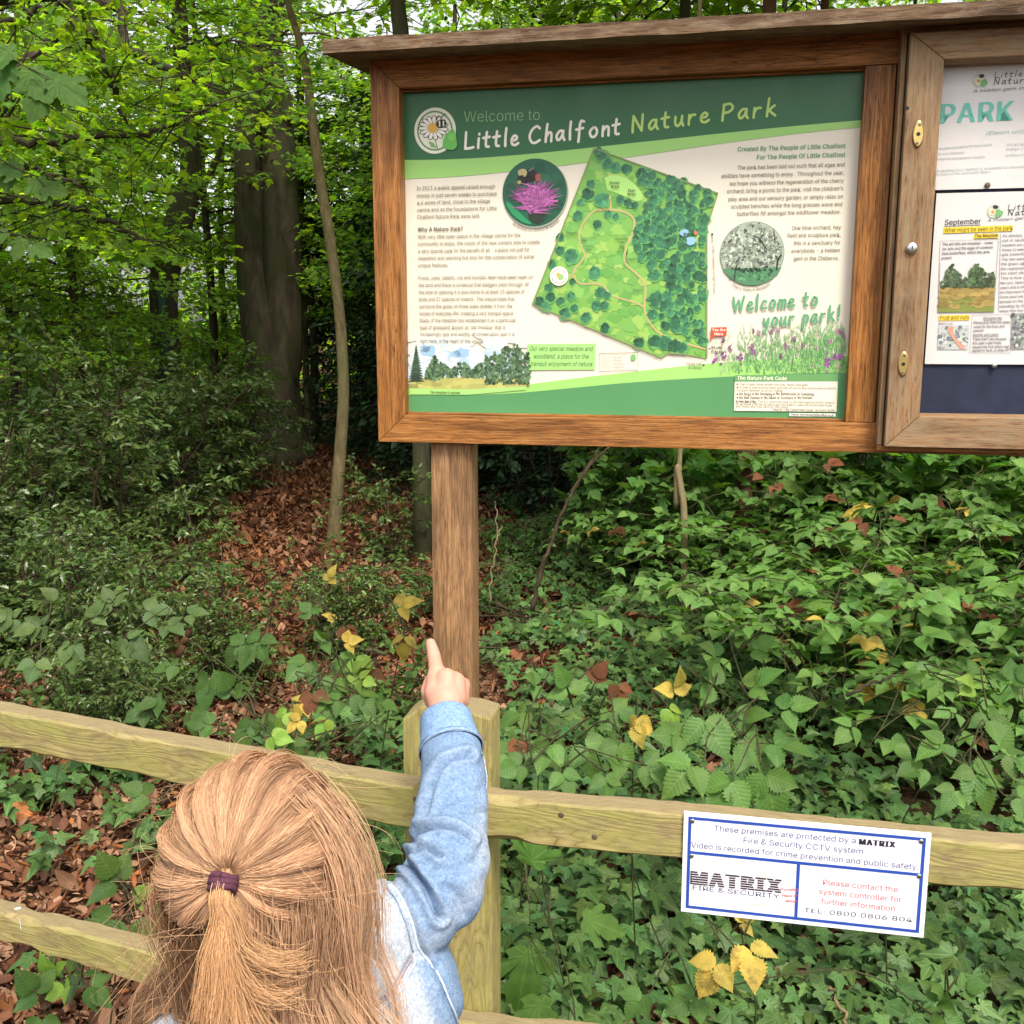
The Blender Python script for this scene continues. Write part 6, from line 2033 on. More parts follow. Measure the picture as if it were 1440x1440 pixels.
# near leafy shoots dipping into the left edge
def sprig(pts, Z, lv_, label, size):
    b, s = MB(), MB()
    p = px_path(pts, Z); q = smooth_path(p, 6)
    s.tube(q, np.linspace(.004, .0015, len(q)), 5)
    for (x, y, ang, sc) in lv_:
        pp = pix(x, y, Z); a = R(ang)
        leaves(b, 'mapletooth', [pp], [[math.cos(a), -.15, math.sin(a)]], [[rg.normal(0, .15), -.8, .75]], [size * sc], varcol(rg, 1, GREEN * .8, .06, .05), [.2])
        i = np.argmin(((q - pp) ** 2).sum(1)); s.tube([q[i], pp], [.0015, .0012], 4, caps=False)
    e = empty('hanging_spray', p[0]); tag(e, label, 'leaf spray', 'sycamore sprays hanging in front of the wood')
    local(b, p[0]); local(s, p[0])
    s.build('stem', M['stem'], e, smooth=True); b.build('leaves', M['maple'], e)


sprig([(-60, 40), (10, 80), (60, 105), (85, 120)], 3.6, [(40, 96, -60, 1.0), (75, 110, -40, 1.1), (62, 118, -110, 1.0), (0, 80, -100, 1.3), (20, 70, 200, 1.0)], 'large drooping sycamore leaves near the top left corner', .15)
sprig([(-60, 300), (0, 325), (30, 330), (45, 340)], 3.9, [(32, 335, -110, .9), (45, 345, -30, .9), (10, 325, -150, .8)], 'small sycamore spray in the upper left', .11)
sprig([(-40, 200), (20, 235), (50, 248), (64, 262)], 3.8, [(30, 240, 180, 1), (50, 250, -60, 1), (60, 262, -20, .9), (15, 232, -100, .9)], 'sunlit sycamore spray at the left edge', .12)

# leaning bare stem and dead stalks
def stick(name, label, paths, mat, cat, group=None):
    b = MB()
    base = np.array(paths[0][0][0])
    for p, r in paths:
        q = smooth_path(p, 6); q[1:-1] += rg.normal(0, .004, q[1:-1].shape)
        b.tube(q, np.interp(np.linspace(0, 1, len(q)), [0, 1], r), 7)
    local(b, base)
    tag(b.build(name, M[mat], None, smooth=True, loc=base), label, cat, group)


Zb = 5.2
stick('bare_stem', 'bare leaning forked stem right of the support post', [([pix(748, 858, Zb), pix(762, 800, Zb), pix(778, 755, Zb), pix(798, 705, Zb), pix(830, 655, Zb), pix(858, 628, Zb)], (.013, .006)), ([pix(798, 706, Zb), pix(818, 668, Zb), pix(842, 632, Zb)], (.008, .005))], 'twig', 'stem')
stick('dead_stalk', 'pale dead stalk left of the leaning stem', [([pix(688, 850, 5), pix(692, 800, 5), pix(700, 755, 5), pix(706, 740, 5)], (.004, .002)), ([pix(700, 762, 5), pix(698, 720, 5), pix(696, 705, 5)], (.003, .0015))], 'bark_pale', 'stem')
stick('dead_stalk', 'straw coloured stalk standing above the bank at the right', [([pix(1345, 725, 5.2), pix(1360, 690, 5.2), pix(1382, 655, 5.2)], (.004, .003))], 'bark_pale', 'stem')
stick('fallen_branch', 'broken log end lying in the ivy right of the support post', [([ground_at(815, 872, .06), ground_at(845, 862, .08), ground_at(875, 850, .09)], (.022, .026)), ([ground_at(850, 862, .08), ground_at(880, 843, .14), ground_at(930, 832, .16)], (.010, .004))], 'bark_moss', 'log')
stick('fallen_branch', 'pale stick on the ground left of the post', [([ground_at(480, 905, .08), ground_at(510, 912, .09), ground_at(545, 918, .08)], (.012, .011))], 'bark_moss', 'stick')
stick('fallen_branch', 'short upright rotten stick behind the left brambles', [([pix(248, 930, 3.0), pix(258, 905, 3.0), pix(266, 885, 3.0)], (.011, .010))], 'bark_red', 'stick')
stick('fallen_branch', 'dark curved stick above the ivy under the right bank', [([pix(1190, 978, 3.2), pix(1225, 962, 3.2), pix(1258, 950, 3.2)], (.006, .005))], 'bark_dark', 'stick')
stick('fallen_branch', 'thin straw stick in the ivy under the sign', [([pix(1168, 1388, 1.95), pix(1180, 1412, 1.93), pix(1190, 1440, 1.9)], (.004, .003))], 'bark_pale', 'stick')
# heap of dead twigs right of the post
for j, (lb, c0) in enumerate((('tangle of dead twigs right of the support post', (715, 885)), ('second, lower tangle of dead twigs beside the post', (700, 955)))):
    b = MB(); o_ = ground_at(c0[0], c0[1], .0)
    for k in range(16):
        a = rg.normal(.2, .5); L = rg.uniform(.12, .38)
        p0 = o_ + np.array([rg.normal(0, .09), rg.normal(0, .08), rg.uniform(.03, .16)])
        d = np.array([math.cos(a), rg.normal(0, .4), rg.normal(-.1, .25)]) * L
        q = smooth_path([p0 - d / 2, p0 + rg.normal(0, .02, 3), p0 + d / 2], 4)
        b.tube(q, np.linspace(rg.uniform(.003, .007), .0015, len(q)), 5)
    local(b, o_)
    tag(b.build('twig_heap', M['twig'], None, smooth=True, loc=o_), lb, 'twigs')
b = MB()
for k in range(30):
    a = rg.normal(.5, .5); L = rg.uniform(.3, .9); p0 = ground_at(350 + rg.normal(0, 25), 610 + rg.normal(0, 10), .2) + np.array([0, 0, rg.uniform(0, .7)])
    d = np.array([math.cos(a), rg.normal(0, .4), math.sin(a) * .7]) * L
    b.tube([p0 - d / 2, p0 + rg.normal(0, .04, 3), p0 + d / 2], [.006, .005, .002], 4)
o_ = ground_at(350, 610); local(b, o_)
tag(b.build('brush_pile', M['bark_pale'], None, loc=o_), 'pile of dead brushwood at the foot of the old double trunk', 'brushwood')
p0 = ground_at(24, 1147, .02)
bb = MB(); leaves(bb, 'deadflat', [p0 + [-.03, 0, .03]], [(.9, -.3, .0)], [(0, -.6, 1)], [.11], [(.42, .17, .06)], [-.25], [1.2]); local(bb, p0)
tag(bb.build('fallen_leaf', M['deadleaf'], None, smooth=True, loc=p0), 'large curled orange leaf lying on the litter at the left edge', 'leaf')

# green welded mesh fence in the wood
gm_ = plain('green_fence_paint', (.011, .055, .040), .45)
wf = empty('mesh_fence', (0, 0, 0)); tag(wf, 'green welded mesh security fence running through the wood', 'fence')
gp = ground_at(244, 690)
fd = unit(np.array([1.0, .10, 0])); fn = np.array([-fd[1], fd[0], 0])
HF = 1.98
for k in (-2, -1, 0):
    c = gp + fd * 2.5 * k; c[2] = float(gz(c[0], c[1])) - .05
    p = MB(); p.box(-.03, .03, -.03, .03, 0, HF + .08); o = p.build('post', gm_, wf, loc=c); o.rotation_euler = (0, 0, math.atan2(fd[1], fd[0]))
for k in (-2, -1):
    b = MB()
    c = gp + fd * 2.5 * k + fn * -.045
    def seg(p, q, r): b.tube([p, q], [r, r], 3, caps=False)
    for j in range(50):
        p = c + fd * (.025 + .05 * j); zs_ = [.1]
        pts = []
        for zz_ in np.linspace(.1, HF, 4):
            pts += [p + [0, 0, zz_]]
        full = []
        for z0_, z1_ in zip(np.linspace(.1, HF, 5)[:-1], np.linspace(.1, HF, 5)[1:]):
            full += [p + np.array([0, 0, z0_]), p + np.array([0, 0, z1_ - .14]), p + np.array([0, 0, z1_ - .07]) - fn * .045]
        full.append(p + np.array([0, 0, HF]))
        b.tube(full, .0032, 3, caps=False)
    for zz_ in np.arange(.1, HF + .01, .2): seg(c + np.array([0, 0, zz_]), c + fd * 2.48 + np.array([0, 0, zz_]), .003)
    b.build('wire_panel', gm_, wf)

# the wood beyond
b = MB()
n = 36000
a = rg.uniform(-1.05, 1.05, n); d = rg.uniform(21, 40, n)
X, Y = d * np.sin(a), d * np.cos(a)
zt = 5.0 + 2.0 * np.sin(a * 13) + 1.2 * np.sin(a * 31 + 2)
Z = rg.uniform(0, 1, n) ** .85 * (zt + (d - 21) * .22)
P = np.c_[X, Y, Z]
keep = vnoise(a * 9, Z * .8, 1.6, 2) > -.55
P = P[keep]; n = len(P)
leaves(b, 'maple', P, hdirs(rg, n, -.2, .3), rdirs(rg, n, 1, .55), np.clip(rg.normal(.20, .05, n), .08, .4), varcol(rg, n, LIME * 1.25, .3, .15))
tag(b.build('distant_woodland', M['canopy']), kind='stuff')

# ------------------------------------------------------------------ the child
skin = NT('skin')
tc = skin.node('ShaderNodeTexCoord')
f = skin.noise(55, tc.outputs['Object'], 3)
skin.link(skin.ramp(f, [(.3, (.50, .245, .175)), (.7, (.58, .295, .215))]), skin.p.inputs['Base Color'])
skin.set(Roughness=.55)
skin.bump(skin.noise(260, tc.outputs['Object'], 4, .7), .25, .0012)
skin.p.inputs['Subsurface Weight'].default_value = .12
skin.p.inputs['Subsurface Radius'].default_value = (.01, .004, .002)
skin.p.inputs['Specular IOR Level'].default_value = .3

denim = NT('washed_denim')
at = denim.node('ShaderNodeAttribute', attribute_name='Col')
tc = denim.node('ShaderNodeTexCoord')
mp = denim.node('ShaderNodeMapping'); mp.inputs['Scale'].default_value = (1, 1, 1); mp.inputs['Rotation'].default_value = (.5, .6, .4)
denim.link(tc.outputs['Object'], mp.inputs['Vector'])
f1 = denim.noise(300, mp.outputs[0], 4, .75)
f2 = denim.noise(85, tc.outputs['Object'], 6, .75)
wv = denim.node('ShaderNodeTexWave'); wv.inputs['Scale'].default_value = 320; wv.inputs['Distortion'].default_value = 1.2
denim.link(mp.outputs[0], wv.inputs['Vector'])
c = denim.mix(.6, at.outputs['Color'], denim.ramp(f1, [(.34, (.45, .54, .68)), (.66, (1.55, 1.45, 1.3))]), 'MULTIPLY')
c = denim.mix(.75, c, denim.ramp(f2, [(.3, (.74, .78, .84)), (.7, (1.28, 1.22, 1.14))]), 'MULTIPLY')
denim.link(c, denim.p.inputs['Base Color'])
denim.bump(denim.math('ADD', wv.outputs['Fac'], f1), .35, .0012)
denim.set(Roughness=.9)
denim.p.inputs['Specular IOR Level'].default_value = .1
trous = plain('dark_leggings', (.03, .03, .045), .9)
shoe_m = plain('pink_canvas', (.5, .2, .25), .8)


def blobs(chains, voxel, smooth=6, name='tmp'):
    """union of tapered capsules -> one continuous skin"""
    bm = bmesh.new()

    def sphere(p, r):
        bmesh.ops.create_uvsphere(bm, u_segments=16, v_segments=10, radius=r, matrix=Matrix.Translation(Vector(p)))

    for ch in chains:
        for i, (p, r) in enumerate(ch):
            sphere(p, r)
            if i:
                p0, r0 = ch[i - 1]
                p0, p1 = Vector(p0), Vector(p); d = p1 - p0
                if d.length < 1e-6: continue
                m = Matrix.Translation((p0 + p1) / 2) @ d.to_track_quat('Z', 'Y').to_matrix().to_4x4()
                bmesh.ops.create_cone(bm, cap_ends=True, segments=16, radius1=r0, radius2=r, depth=d.length, matrix=m)
    me = bpy.data.meshes.new(name); bm.to_mesh(me); bm.free()
    o = obj(name, me)
    md = o.modifiers.new('r', 'REMESH'); md.mode = 'VOXEL'; md.voxel_size = voxel; md.use_smooth_shade = True
    if smooth:
        ms = o.modifiers.new('s', 'SMOOTH'); ms.factor = .5; ms.iterations = smooth
    dg = bpy.context.evaluated_depsgraph_get()
    m2 = bpy.data.meshes.new_from_object(o.evaluated_get(dg))
    bpy.data.objects.remove(o); bpy.data.meshes.remove(me)
    m2.polygons.foreach_set('use_smooth', np.ones(len(m2.polygons), bool))
    return m2


def getco(me):
    v = np.zeros(len(me.vertices) * 3); me.vertices.foreach_get('co', v); return v.reshape(-1, 3)


def getno(me):
    v = np.zeros(len(me.vertices) * 3); me.vertex_normals.foreach_get('vector', v); return v.reshape(-1, 3)


HC = pix(367, 1226, .905)                        # head centre
yawh, tilt = R(20), R(10)
Hf = np.array([math.sin(yawh) * math.cos(tilt), math.cos(yawh) * math.cos(tilt), math.sin(tilt)])     # face direction
Hl = unit(np.cross([0, 0, 1.0], Hf)); Hu = np.cross(Hf, Hl)
AX = np.array([.083, .069, .086])               # front-back, side, up
hp = lambda f_, l_, u_: HC + Hf * f_ + Hl * l_ + Hu * u_
SR, SL = pix(552, 1312, 1.02), pix(262, 1455, .90)
SL[2] = SR[2] - .045
TOR = (SR + SL) / 2
arm = [((552, 1312), 1.02, .044), ((590, 1290), 1.03, .041), ((618, 1250), 1.05, .041), ((630, 1200), 1.09, .0405), ((636, 1150), 1.13, .0385), ((639, 1100), 1.17, .0378), ((636, 1058), 1.21, .0365)]
armP = [(pix(*p, z), r) for p, z, r in arm]
wrist = pix(627, 1004, 1.255)
# body: one continuous figure
px3 = lambda x, y, z: pix(x, y, z)
neck0 = HC - np.array([0, 0, .085]) + Hf * -.01
ch = []
ch.append([(hp(0, 0, .006), .062), (hp(.016, 0, .010), .062), (hp(-.016, 0, .010), .060)])
ch.append([(hp(.03, 0, -.036), .048), (hp(.046, 0, -.06), .028)])
ch.append([(hp(.076, 0, -.016), .009), (hp(.086, 0, -.028), .010)])                    # nose
for s in (1, -1): ch.append([(hp(-.005, s * .063, -.008), .012), (hp(-.005, s * .063, -.028), .009)])
ch.append([(hp(-.01, 0, -.05), .040), (TOR + [0, 0, .03], .042)])
ch.append([(SL, .036), (TOR + [0, 0, .01], .05), (SR, .036)])
ch.append([(SL + (TOR - SL) * .35 + [0, 0, -.06], .07), (SR + (TOR - SR) * .35 + [0, 0, -.06], .07)])
ch.append([(TOR + [-.04, 0, -.12], .085), (TOR + [.04, 0, -.12], .085)])
ch.append([(TOR + [-.04, .01, -.3], .08), (TOR + [.04, .01, -.3], .08)])
ch.append([(TOR + [-.04, .01, -.42], .088), (TOR + [.04, .01, -.42], .088)])
ch.append([(TOR + [0, 0, -.1], .09), (TOR + [0, .01, -.42], .09)])
feet = []
for s in (-1, 1):
    hip = TOR + np.array([s * .055, .01, -.44]); kn = np.array([hip[0] + s * .005, hip[1] + .02, .29]); an = np.array([hip[0] + s * .01, hip[1] - .0, .06])
    ch.append([(hip, .072), (kn, .048), (an, .032), (an + [0, .09, -.03], .024)])
    feet.append((hip, kn, an))
ch.append([(p, r * .72) for p, r in armP] + [(wrist, .0205)])
hangl = [SL, SL + [-.05, .03, -.19], SL + [-.03, .10, -.36]]
ch.append([(hangl[0], .034), (hangl[1], .028), (hangl[2], .021), (hangl[2] + [0, .03, -.07], .022)])
for k in range(4):
    q = hangl[2] + np.array([(-.02 + .012 * k), .045, -.10]); ch.append([(q - [0, .01, -.03], .0075), (q, .0068), (q + [.002, .004, -.02], .006), (q + [.004, -.006, -.036], .0055)])
ch.append([(hangl[2] + [.02, .03, -.06], .008), (hangl[2] + [.032, .05, -.085], .0068)])
# pointing hand, seen from its back
Zh = 1.275
hx = lambda x, y, z, r: (pix(x, y, z), r)
ch.append([(wrist, .0205), hx(626, 985, 1.268, .0235)])
ch.append([hx(613, 976, 1.272, .0150), hx(613, 958, 1.282, .0128), hx(614, 944, 1.290, .0110)])      # index metacarpal
ch.append([hx(627, 980, 1.268, .0175), hx(628, 955, 1.275, .0135)])
ch.append([hx(638, 982, 1.272, .0165), hx(641, 959, 1.280, .0125)])
ch.append([hx(644, 984, 1.280, .0145), hx(650, 966, 1.290, .0105)])
ch.append([hx(614, 944, 1.290, .0104), hx(611.5, 930, 1.302, .0088), hx(610.5, 923, 1.306, .0090), hx(608, 913, 1.312, .0078), hx(605.5, 904.5, 1.320, .0068)])   # index
for x, y, z in ((628, 951, 1.277), (640, 956, 1.282), (650, 964, 1.291)):                    # three fingers folded into the palm
    ch.append([hx(x, y, z, .0108), hx(x + 1, y - 1, z + .022, .0088), hx(x - 1, y + 16, z + .034, .0078), hx(x - 3, y + 26, z + .022, .0070)])
ch.append([hx(608, 986, 1.278, .0100), hx(601, 972, 1.290, .0092), hx(606, 957, 1.306, .0088), hx(616, 952, 1.318, .0078)])     # thumb along the far side
person = empty('person', (TOR[0], TOR[1], 0))
tag(person, 'blond child in a pale denim jacket seen from behind, pointing up at the notice board', 'child')
pb = np.array([TOR[0], TOR[1], 0.0])


def put(me, name, mat, parent=None):
    co = getco(me) - pb
    me.vertices.foreach_set('co', co.astype(np.float32).ravel()); me.update()
    me.materials.clear(); me.materials.append(mat)
    return obj(name, me, parent or person)


body = put(blobs(ch, .0022, 4), 'body', skin.m)
# finger nail and face details
eye = plain('eye_white', (.8, .8, .78), .2); iris = plain('blue_iris', (.08, .16, .25), .2); lipm = plain('lips', (.55, .2, .18), .5)
for s in (1, -1):
    c = hp(.066, s * .028, .004) - pb
    b = MB(); bmv = bmesh.new(); bmesh.ops.create_uvsphere(bmv, u_segments=14, v_segments=8, radius=.0125); b.add([tuple(Vector(c) + v.co) for v in bmv.verts], [[v.index for v in f_.verts] for f_ in bmv.faces]); bmv.free()
    eo = b.build('eye', eye, person, smooth=True)
    b = MB(); bmv = bmesh.new(); bmesh.ops.create_uvsphere(bmv, u_segments=12, v_segments=8, radius=.006); b.add([tuple(Vector(c + Hf * .0082) + v.co) for v in bmv.verts], [[v.index for v in f_.verts] for f_ in bmv.faces]); bmv.free()
    b.build('iris', iris, eo, smooth=True)
MB().tube([hp(.066, .016, -.054) - pb, hp(.076, 0, -.056) - pb, hp(.066, -.016, -.054) - pb], [.003, .006, .003], 8).build('mouth', lipm, person, smooth=True)

# trousers and shoes
tr_ = [[(TOR + [-.045, .01, -.40], .097), (TOR + [.045, .01, -.40], .097)]]
for hip, kn, an in feet: tr_.append([(hip, .082), (kn, .056), (an + [0, 0, .03], .042)])
put(blobs(tr_, .006, 3), 'trousers', trous)
for hip, kn, an in feet: put(blobs([[(an + [0, -.02, -.025], .034), (an + [0, .06, -.03], .034), (an + [0, .11, -.036], .028)]], .004, 2), 'shoe', shoe_m)

# denim jacket: body and sleeves in one garment, with its folds modelled
jk = []
jk.append([(SL, .052), (TOR + [0, -.012, .012], .060), (SR + [-.01, 0, 0], .050)])
jk.append([(SL + (TOR - SL) * .25 + [0, 0, -.07], .088), (TOR + [0, -.02, -.07], .095), (SR + (TOR - SR) * .10 + [.0, 0, -.07], .082)])
jk.append([(TOR + [-.075, 0, -.16], .098), (TOR + [0, -.02, -.16], .10), (TOR + [.085, 0, -.16], .095)])
jk.append([(TOR + [-.08, 0, -.30], .10), (TOR + [0, -.02, -.3], .102), (TOR + [.10, 0, -.30], .098)])
jk.append([(TOR + [-.08, 0, -.36], .10), (TOR + [.10, 0, -.36], .098)])
jk.append([(TOR + [0, -.02, -.07], .09), (TOR + [0, -.02, -.3], .10)])
jk.append([(p, r) for p, r in armP])
jk.append([(armP[2][0], .045), (armP[3][0] + np.array([.003, 0, 0]), .0425)])
jk.append([(hangl[0], .050), (hangl[1], .044), (hangl[2], .036)])
jm = blobs(jk, .0024, 12)
co = getco(jm)
# relax the body of the jacket (not the sleeve) so it hangs as one cloth
ed = np.zeros(len(jm.edges) * 2, np.int32); jm.edges.foreach_get('vertices', ed); ed = ed.reshape(-1, 2)
deg = np.bincount(ed.ravel(), minlength=len(co))[:, None]
AQ = np.concatenate([p0 + (p1 - p0) * np.linspace(0, 1, 6)[:, None] for (p0, _), (p1, _) in zip(armP[1:-1], armP[2:])])
da = np.min(np.linalg.norm(co[:, None] - AQ[None, ::2], axis=2), axis=1)
wt = np.clip((da - .045) / .04, 0, 1)[:, None] * .9
for _ in range(140):
    acc = np.stack([np.bincount(ed[:, 0], co[ed[:, 1], c], len(co)) + np.bincount(ed[:, 1], co[ed[:, 0], c], len(co)) for c in range(3)], 1)
    co = co + wt * (acc / deg - co)
jm.vertices.foreach_set('co', co.astype(np.float32).ravel()); jm.update()
no = getno(jm)
pr = project(co)
face = (no * unit(CAM - co)).sum(1) > -.1
rgj = np.random.default_rng(4)
creases = [([(660, 1062), (640, 1066), (624, 1074), (611, 1092), (603, 1122), (594, 1150)], .0095, 4.2), ([(583, 1184), (597, 1170), (620, 1165), (643, 1168), (662, 1180)], .0115, 3.8), ([(576, 1203), (593, 1193), (608, 1197), (618, 1204)], .0075, 3.6),
           ([(566, 1206), (585, 1231), (598, 1249), (608, 1268), (617, 1290)], .0125, 4.6), ([(648, 1139), (662, 1140), (676, 1145)], .003, 4), ([(600, 1145), (640, 1120), (672, 1112)], .0022, 7), ([(610, 1225), (640, 1222), (668, 1212)], .003, 7), ([(625, 1245), (645, 1262), (652, 1285)], .003, 6),
           ([(550, 1240), (566, 1262), (582, 1300), (592, 1334), (612, 1360)], .0035, 3.0), ([(578, 1345), (552, 1392), (520, 1418), (494, 1434), (440, 1450)], .0016, 2.5), ([(646, 1440), (628, 1395), (612, 1360)], .003, 5), ([(560, 1215), (552, 1222), (548, 1235)], .004, 5)]
dsp = np.zeros(len(co))


def pdist(pr, pl):
    pl = smooth_path([(x, y, 0) for x, y in pl], 5)[:, :2]
    best = np.full(len(pr), 1e9)
    for a, b_ in zip(pl[:-1], pl[1:]):
        ab = b_ - a; t = np.clip(((pr - a) @ ab) / (ab @ ab), 0, 1)
        best = np.minimum(best, np.linalg.norm(pr - (a + t[:, None] * ab), axis=1))
    return best


for pl, dep, wpx in creases:
    d = pdist(pr, pl)
    dsp += np.where(face, -dep * np.exp(-(d / wpx) ** 2) + .42 * dep * np.exp(-((d - 2.4 * wpx) / (1.3 * wpx)) ** 2), 0)
q = co * 1.0
dsp += .0016 * (np.sin(q[:, 0] * 61 + q[:, 2] * 47) * np.sin(q[:, 1] * 53 - q[:, 2] * 31 + 1)) + .0008 * np.sin(q[:, 0] * 140 + 2) * np.sin(q[:, 2] * 150 + q[:, 1] * 90)
co2 = co + no * dsp[:, None]
jm.vertices.foreach_set('co', co2.astype(np.float32).ravel())
# wash plus strong light painted in: pale body and yoke, bluer sleeve worn white along the outer elbow
blue, paleb = np.array([.165, .250, .390]), np.array([.40, .44, .50])
AP = np.array([p for p, r in armP])
dist_sh = np.linalg.norm(co - SR, axis=1)
sleeve = 1 / (1 + np.exp(-(project(co)[:, 0] - 560 + .32 * (1310 - project(co)[:, 1]) * 0 - np.maximum(0, (pr[:, 1] - 1250)) * .36) / 7))
sleeve = np.where(pr[:, 1] < 1235, 1, sleeve)
side = 1 / (1 + np.exp(-(pr[:, 0] - (585 + (pr[:, 1] - 1360) * .35)) / 5)) * (pr[:, 1] > 1350)
sleeve = np.where(pr[:, 1] > 1350, np.maximum(side * .95, 0), sleeve)
edge = np.exp(-((pr[:, 0] - 690) / 22) ** 2) * np.exp(-((pr[:, 1] - 1195) / 75) ** 2) * .75 + .35 * np.exp(-(pdist(pr, [(668, 1250), (640, 1285), (610, 1325)]) / 14) ** 2)
k = np.clip(sleeve - edge + rgj.normal(0, .015, len(co)), 0, 1)[:, None]
wr = np.clip(sum(np.exp(-((pdist(pr, pl) - 2.0 * w_) / (1.0 * w_)) ** 2) * .25 for pl, dep, w_ in creases[:4]), 0, .4)[:, None]
cc = blue * k + paleb * (1 - k)
cc = cc * (1 - wr * .6) + paleb * wr * .6
a_ = jm.attributes.new('Col', 'FLOAT_COLOR', 'POINT')
a_.data.foreach_set('color', np.c_[cc, np.ones(len(cc))].astype(np.float32).ravel())
jacket = put(jm, 'jacket', denim.m)


def ringtube(path, radii, col, thick, name, parent, seg=40, mat=None):
    """open cloth tube with a turned edge"""
    b = MB(); p = np.array(path); t = unit(np.gradient(p, axis=0))
    ref = np.array([0, 0, 1.0]); 
    a = unit(np.cross(t, [1.0, .2, .1])); bb = np.cross(t, a)
    th = np.arange(seg) * 2 * math.pi / seg
    rows = []
    for i in range(len(p)):
        wob = 1 + .012 * np.sin(5 * th + i) + .01 * np.sin(9 * th - i * 2)
        rows.append(p[i] + radii[i] * wob[:, None] * (a[i] * np.cos(th)[:, None] + bb[i] * np.sin(th)[:, None]))
    i_ = len(p) - 1
    for s in (thick, thick * 1.02): pass
    inner = p[i_] + (radii[i_] - thick) * (a[i_] * np.cos(th)[:, None] + bb[i_] * np.sin(th)[:, None])
    rows += [inner + t[i_] * 0, p[max(0, i_ - 2)] + (radii[max(0, i_ - 2)] - thick) * (a[i_] * np.cos(th)[:, None] + bb[i_] * np.sin(th)[:, None])]
    V = np.concatenate(rows); n = len(rows)
    i, j = np.meshgrid(np.arange(n - 1), np.arange(seg)); j2 = (j + 1) % seg
    b.add(V - pb, np.stack([i * seg + j, i * seg + j2, (i + 1) * seg + j2, (i + 1) * seg + j], -1).reshape(-1, 4), col)
    return b.build(name, mat or denim.m, parent, smooth=True)


c0, c1_ = pix(635, 1056, 1.212), pix(626.5, 1009, 1.250)
cp = [c0 + (c1_ - c0) * u for u in (0, .06, .5, .94, 1.0)]
cuff = ringtube(cp, [.0375, .0385, .0345, .0315, .0308], (.19, .30, .48), .003, 'cuff', jacket)
# stitched seams lying on the cloth
def snap(pts, lift=.0012):
    pl = smooth_path([(x, y, 0) for x, y in pts], 6)[:, :2]
    out = []
    fidx = np.where(face)[0]
    for x, y in pl:
        d = np.linalg.norm(pr[fidx] - [x, y], axis=1)
        cand = fidx[d < 7]
        if len(cand) == 0: continue
        dep = np.linalg.norm(co2[cand] - CAM, axis=1)
        cand = cand[dep < dep.min() + .03]
        w_ = np.exp(-(np.linalg.norm(pr[cand] - [x, y], axis=1) / 3) ** 2)
        if w_.sum() < 1e-6: continue
        q_ = (co2[cand] * w_[:, None]).sum(0) / w_.sum(); n_ = (no[cand] * w_[:, None]).sum(0) / w_.sum()
        out.append(q_ + n_ * lift)
    return np.array(out)


def seam(pts, r, col, name='seam', flat=.5):
    p = snap(pts)
    if len(p) < 3: return
    p = smooth_path(p[::2], 3)
    MB().tube(p - pb, r, 6, col).build(name, denim.m, jacket, smooth=True)


seam([(549, 1246), (565, 1266), (580, 1302), (589, 1334), (611, 1362)], .0013, (.50, .57, .68))
seam([(543, 1250), (557, 1270), (571, 1304), (580, 1338)], .0009, (.25, .32, .46))
seam([(578, 1346), (552, 1393), (520, 1419), (494, 1434), (450, 1444)], .0020, (.30, .26, .30))
seam([(583, 1352), (560, 1396), (528, 1424), (500, 1440)], .0012, (.5, .55, .64))
seam([(536, 1416), (548, 1440), (552, 1452)], .0013, (.62, .66, .74))
seam([(646, 1442), (630, 1398), (614, 1364)], .0012, (.50, .57, .68))
seam([(676, 1060), (690, 1064), (688, 1084), (681, 1110)], .0008, (.34, .42, .56))
b = MB()
for off, r_ in ((.0, .0006), (.10, .0006)):
    th = np.arange(41) * 2 * math.pi / 40
    ax = unit(c1_ - c0); a = unit(np.cross(ax, [1.0, .2, .1])); bb_ = np.cross(ax, a)
    p = c0 + (c1_ - c0) * (.02 + off) + (.0386 - .006 * off) * (a * np.cos(th)[:, None] + bb_ * np.sin(th)[:, None])
    b.tube(p - pb, r_, 5, (.30, .36, .46) if off == 0 else (.16, .22, .36), caps=False)
b.build('stitching', denim.m, cuff, smooth=True)
# collar
cb = []
th = np.linspace(-2.6, 2.6, 40)
nc = HC * .35 + TOR * .65; nc = np.array([nc[0], nc[1], TOR[2] + .045])
for rr, zz_ in ((.052, .012), (.056, .020), (.074, -.012), (.078, -.022)):
    cb.append(np.c_[nc[0] + rr * np.sin(th) * 1.15, nc[1] - rr * np.cos(th), np.full(40, nc[2] + zz_)])
V = np.concatenate(cb)
i, j = np.meshgrid(np.arange(3), np.arange(39))
MB().add(V - pb, np.stack([i * 40 + j, i * 40 + j + 1, (i + 1) * 40 + j + 1, (i + 1) * 40 + j], -1).reshape(-1, 4), (.55, .6, .7)).build('collar', denim.m, jacket, smooth=True)

# ------------------------------------------------------------------ hair
hair = NT('blond_hair')
at = hair.node('ShaderNodeAttribute', attribute_name='Col')
hair.link(at.outputs['Color'], hair.p.inputs['Base Color'])
hair.set(Roughness=.5)
hair.p.inputs['Specular IOR Level'].default_value = .45
hair.p.inputs['Specular Tint'].default_value = (1, .85, .65, 1)
trn = hair.node('ShaderNodeBsdfTranslucent'); hair.link(at.outputs['Color'], trn.inputs[0])
mxh = hair.node('ShaderNodeMixShader'); mxh.inputs[0].default_value = .22
hair.link(hair.p.outputs[0], mxh.inputs[1]); hair.link(trn.outputs[0], mxh.inputs[2]); hair.link(mxh.outputs[0], hair.out.inputs[0])
rh = np.random.default_rng(8)
AXM = np.stack([Hf, Hl, Hu], 1)        # local (f, l, u) -> world
PALH = np.array([(.65, .385, .225), (.50, .28, .155), (.77, .50, .31), (.35, .19, .10)])


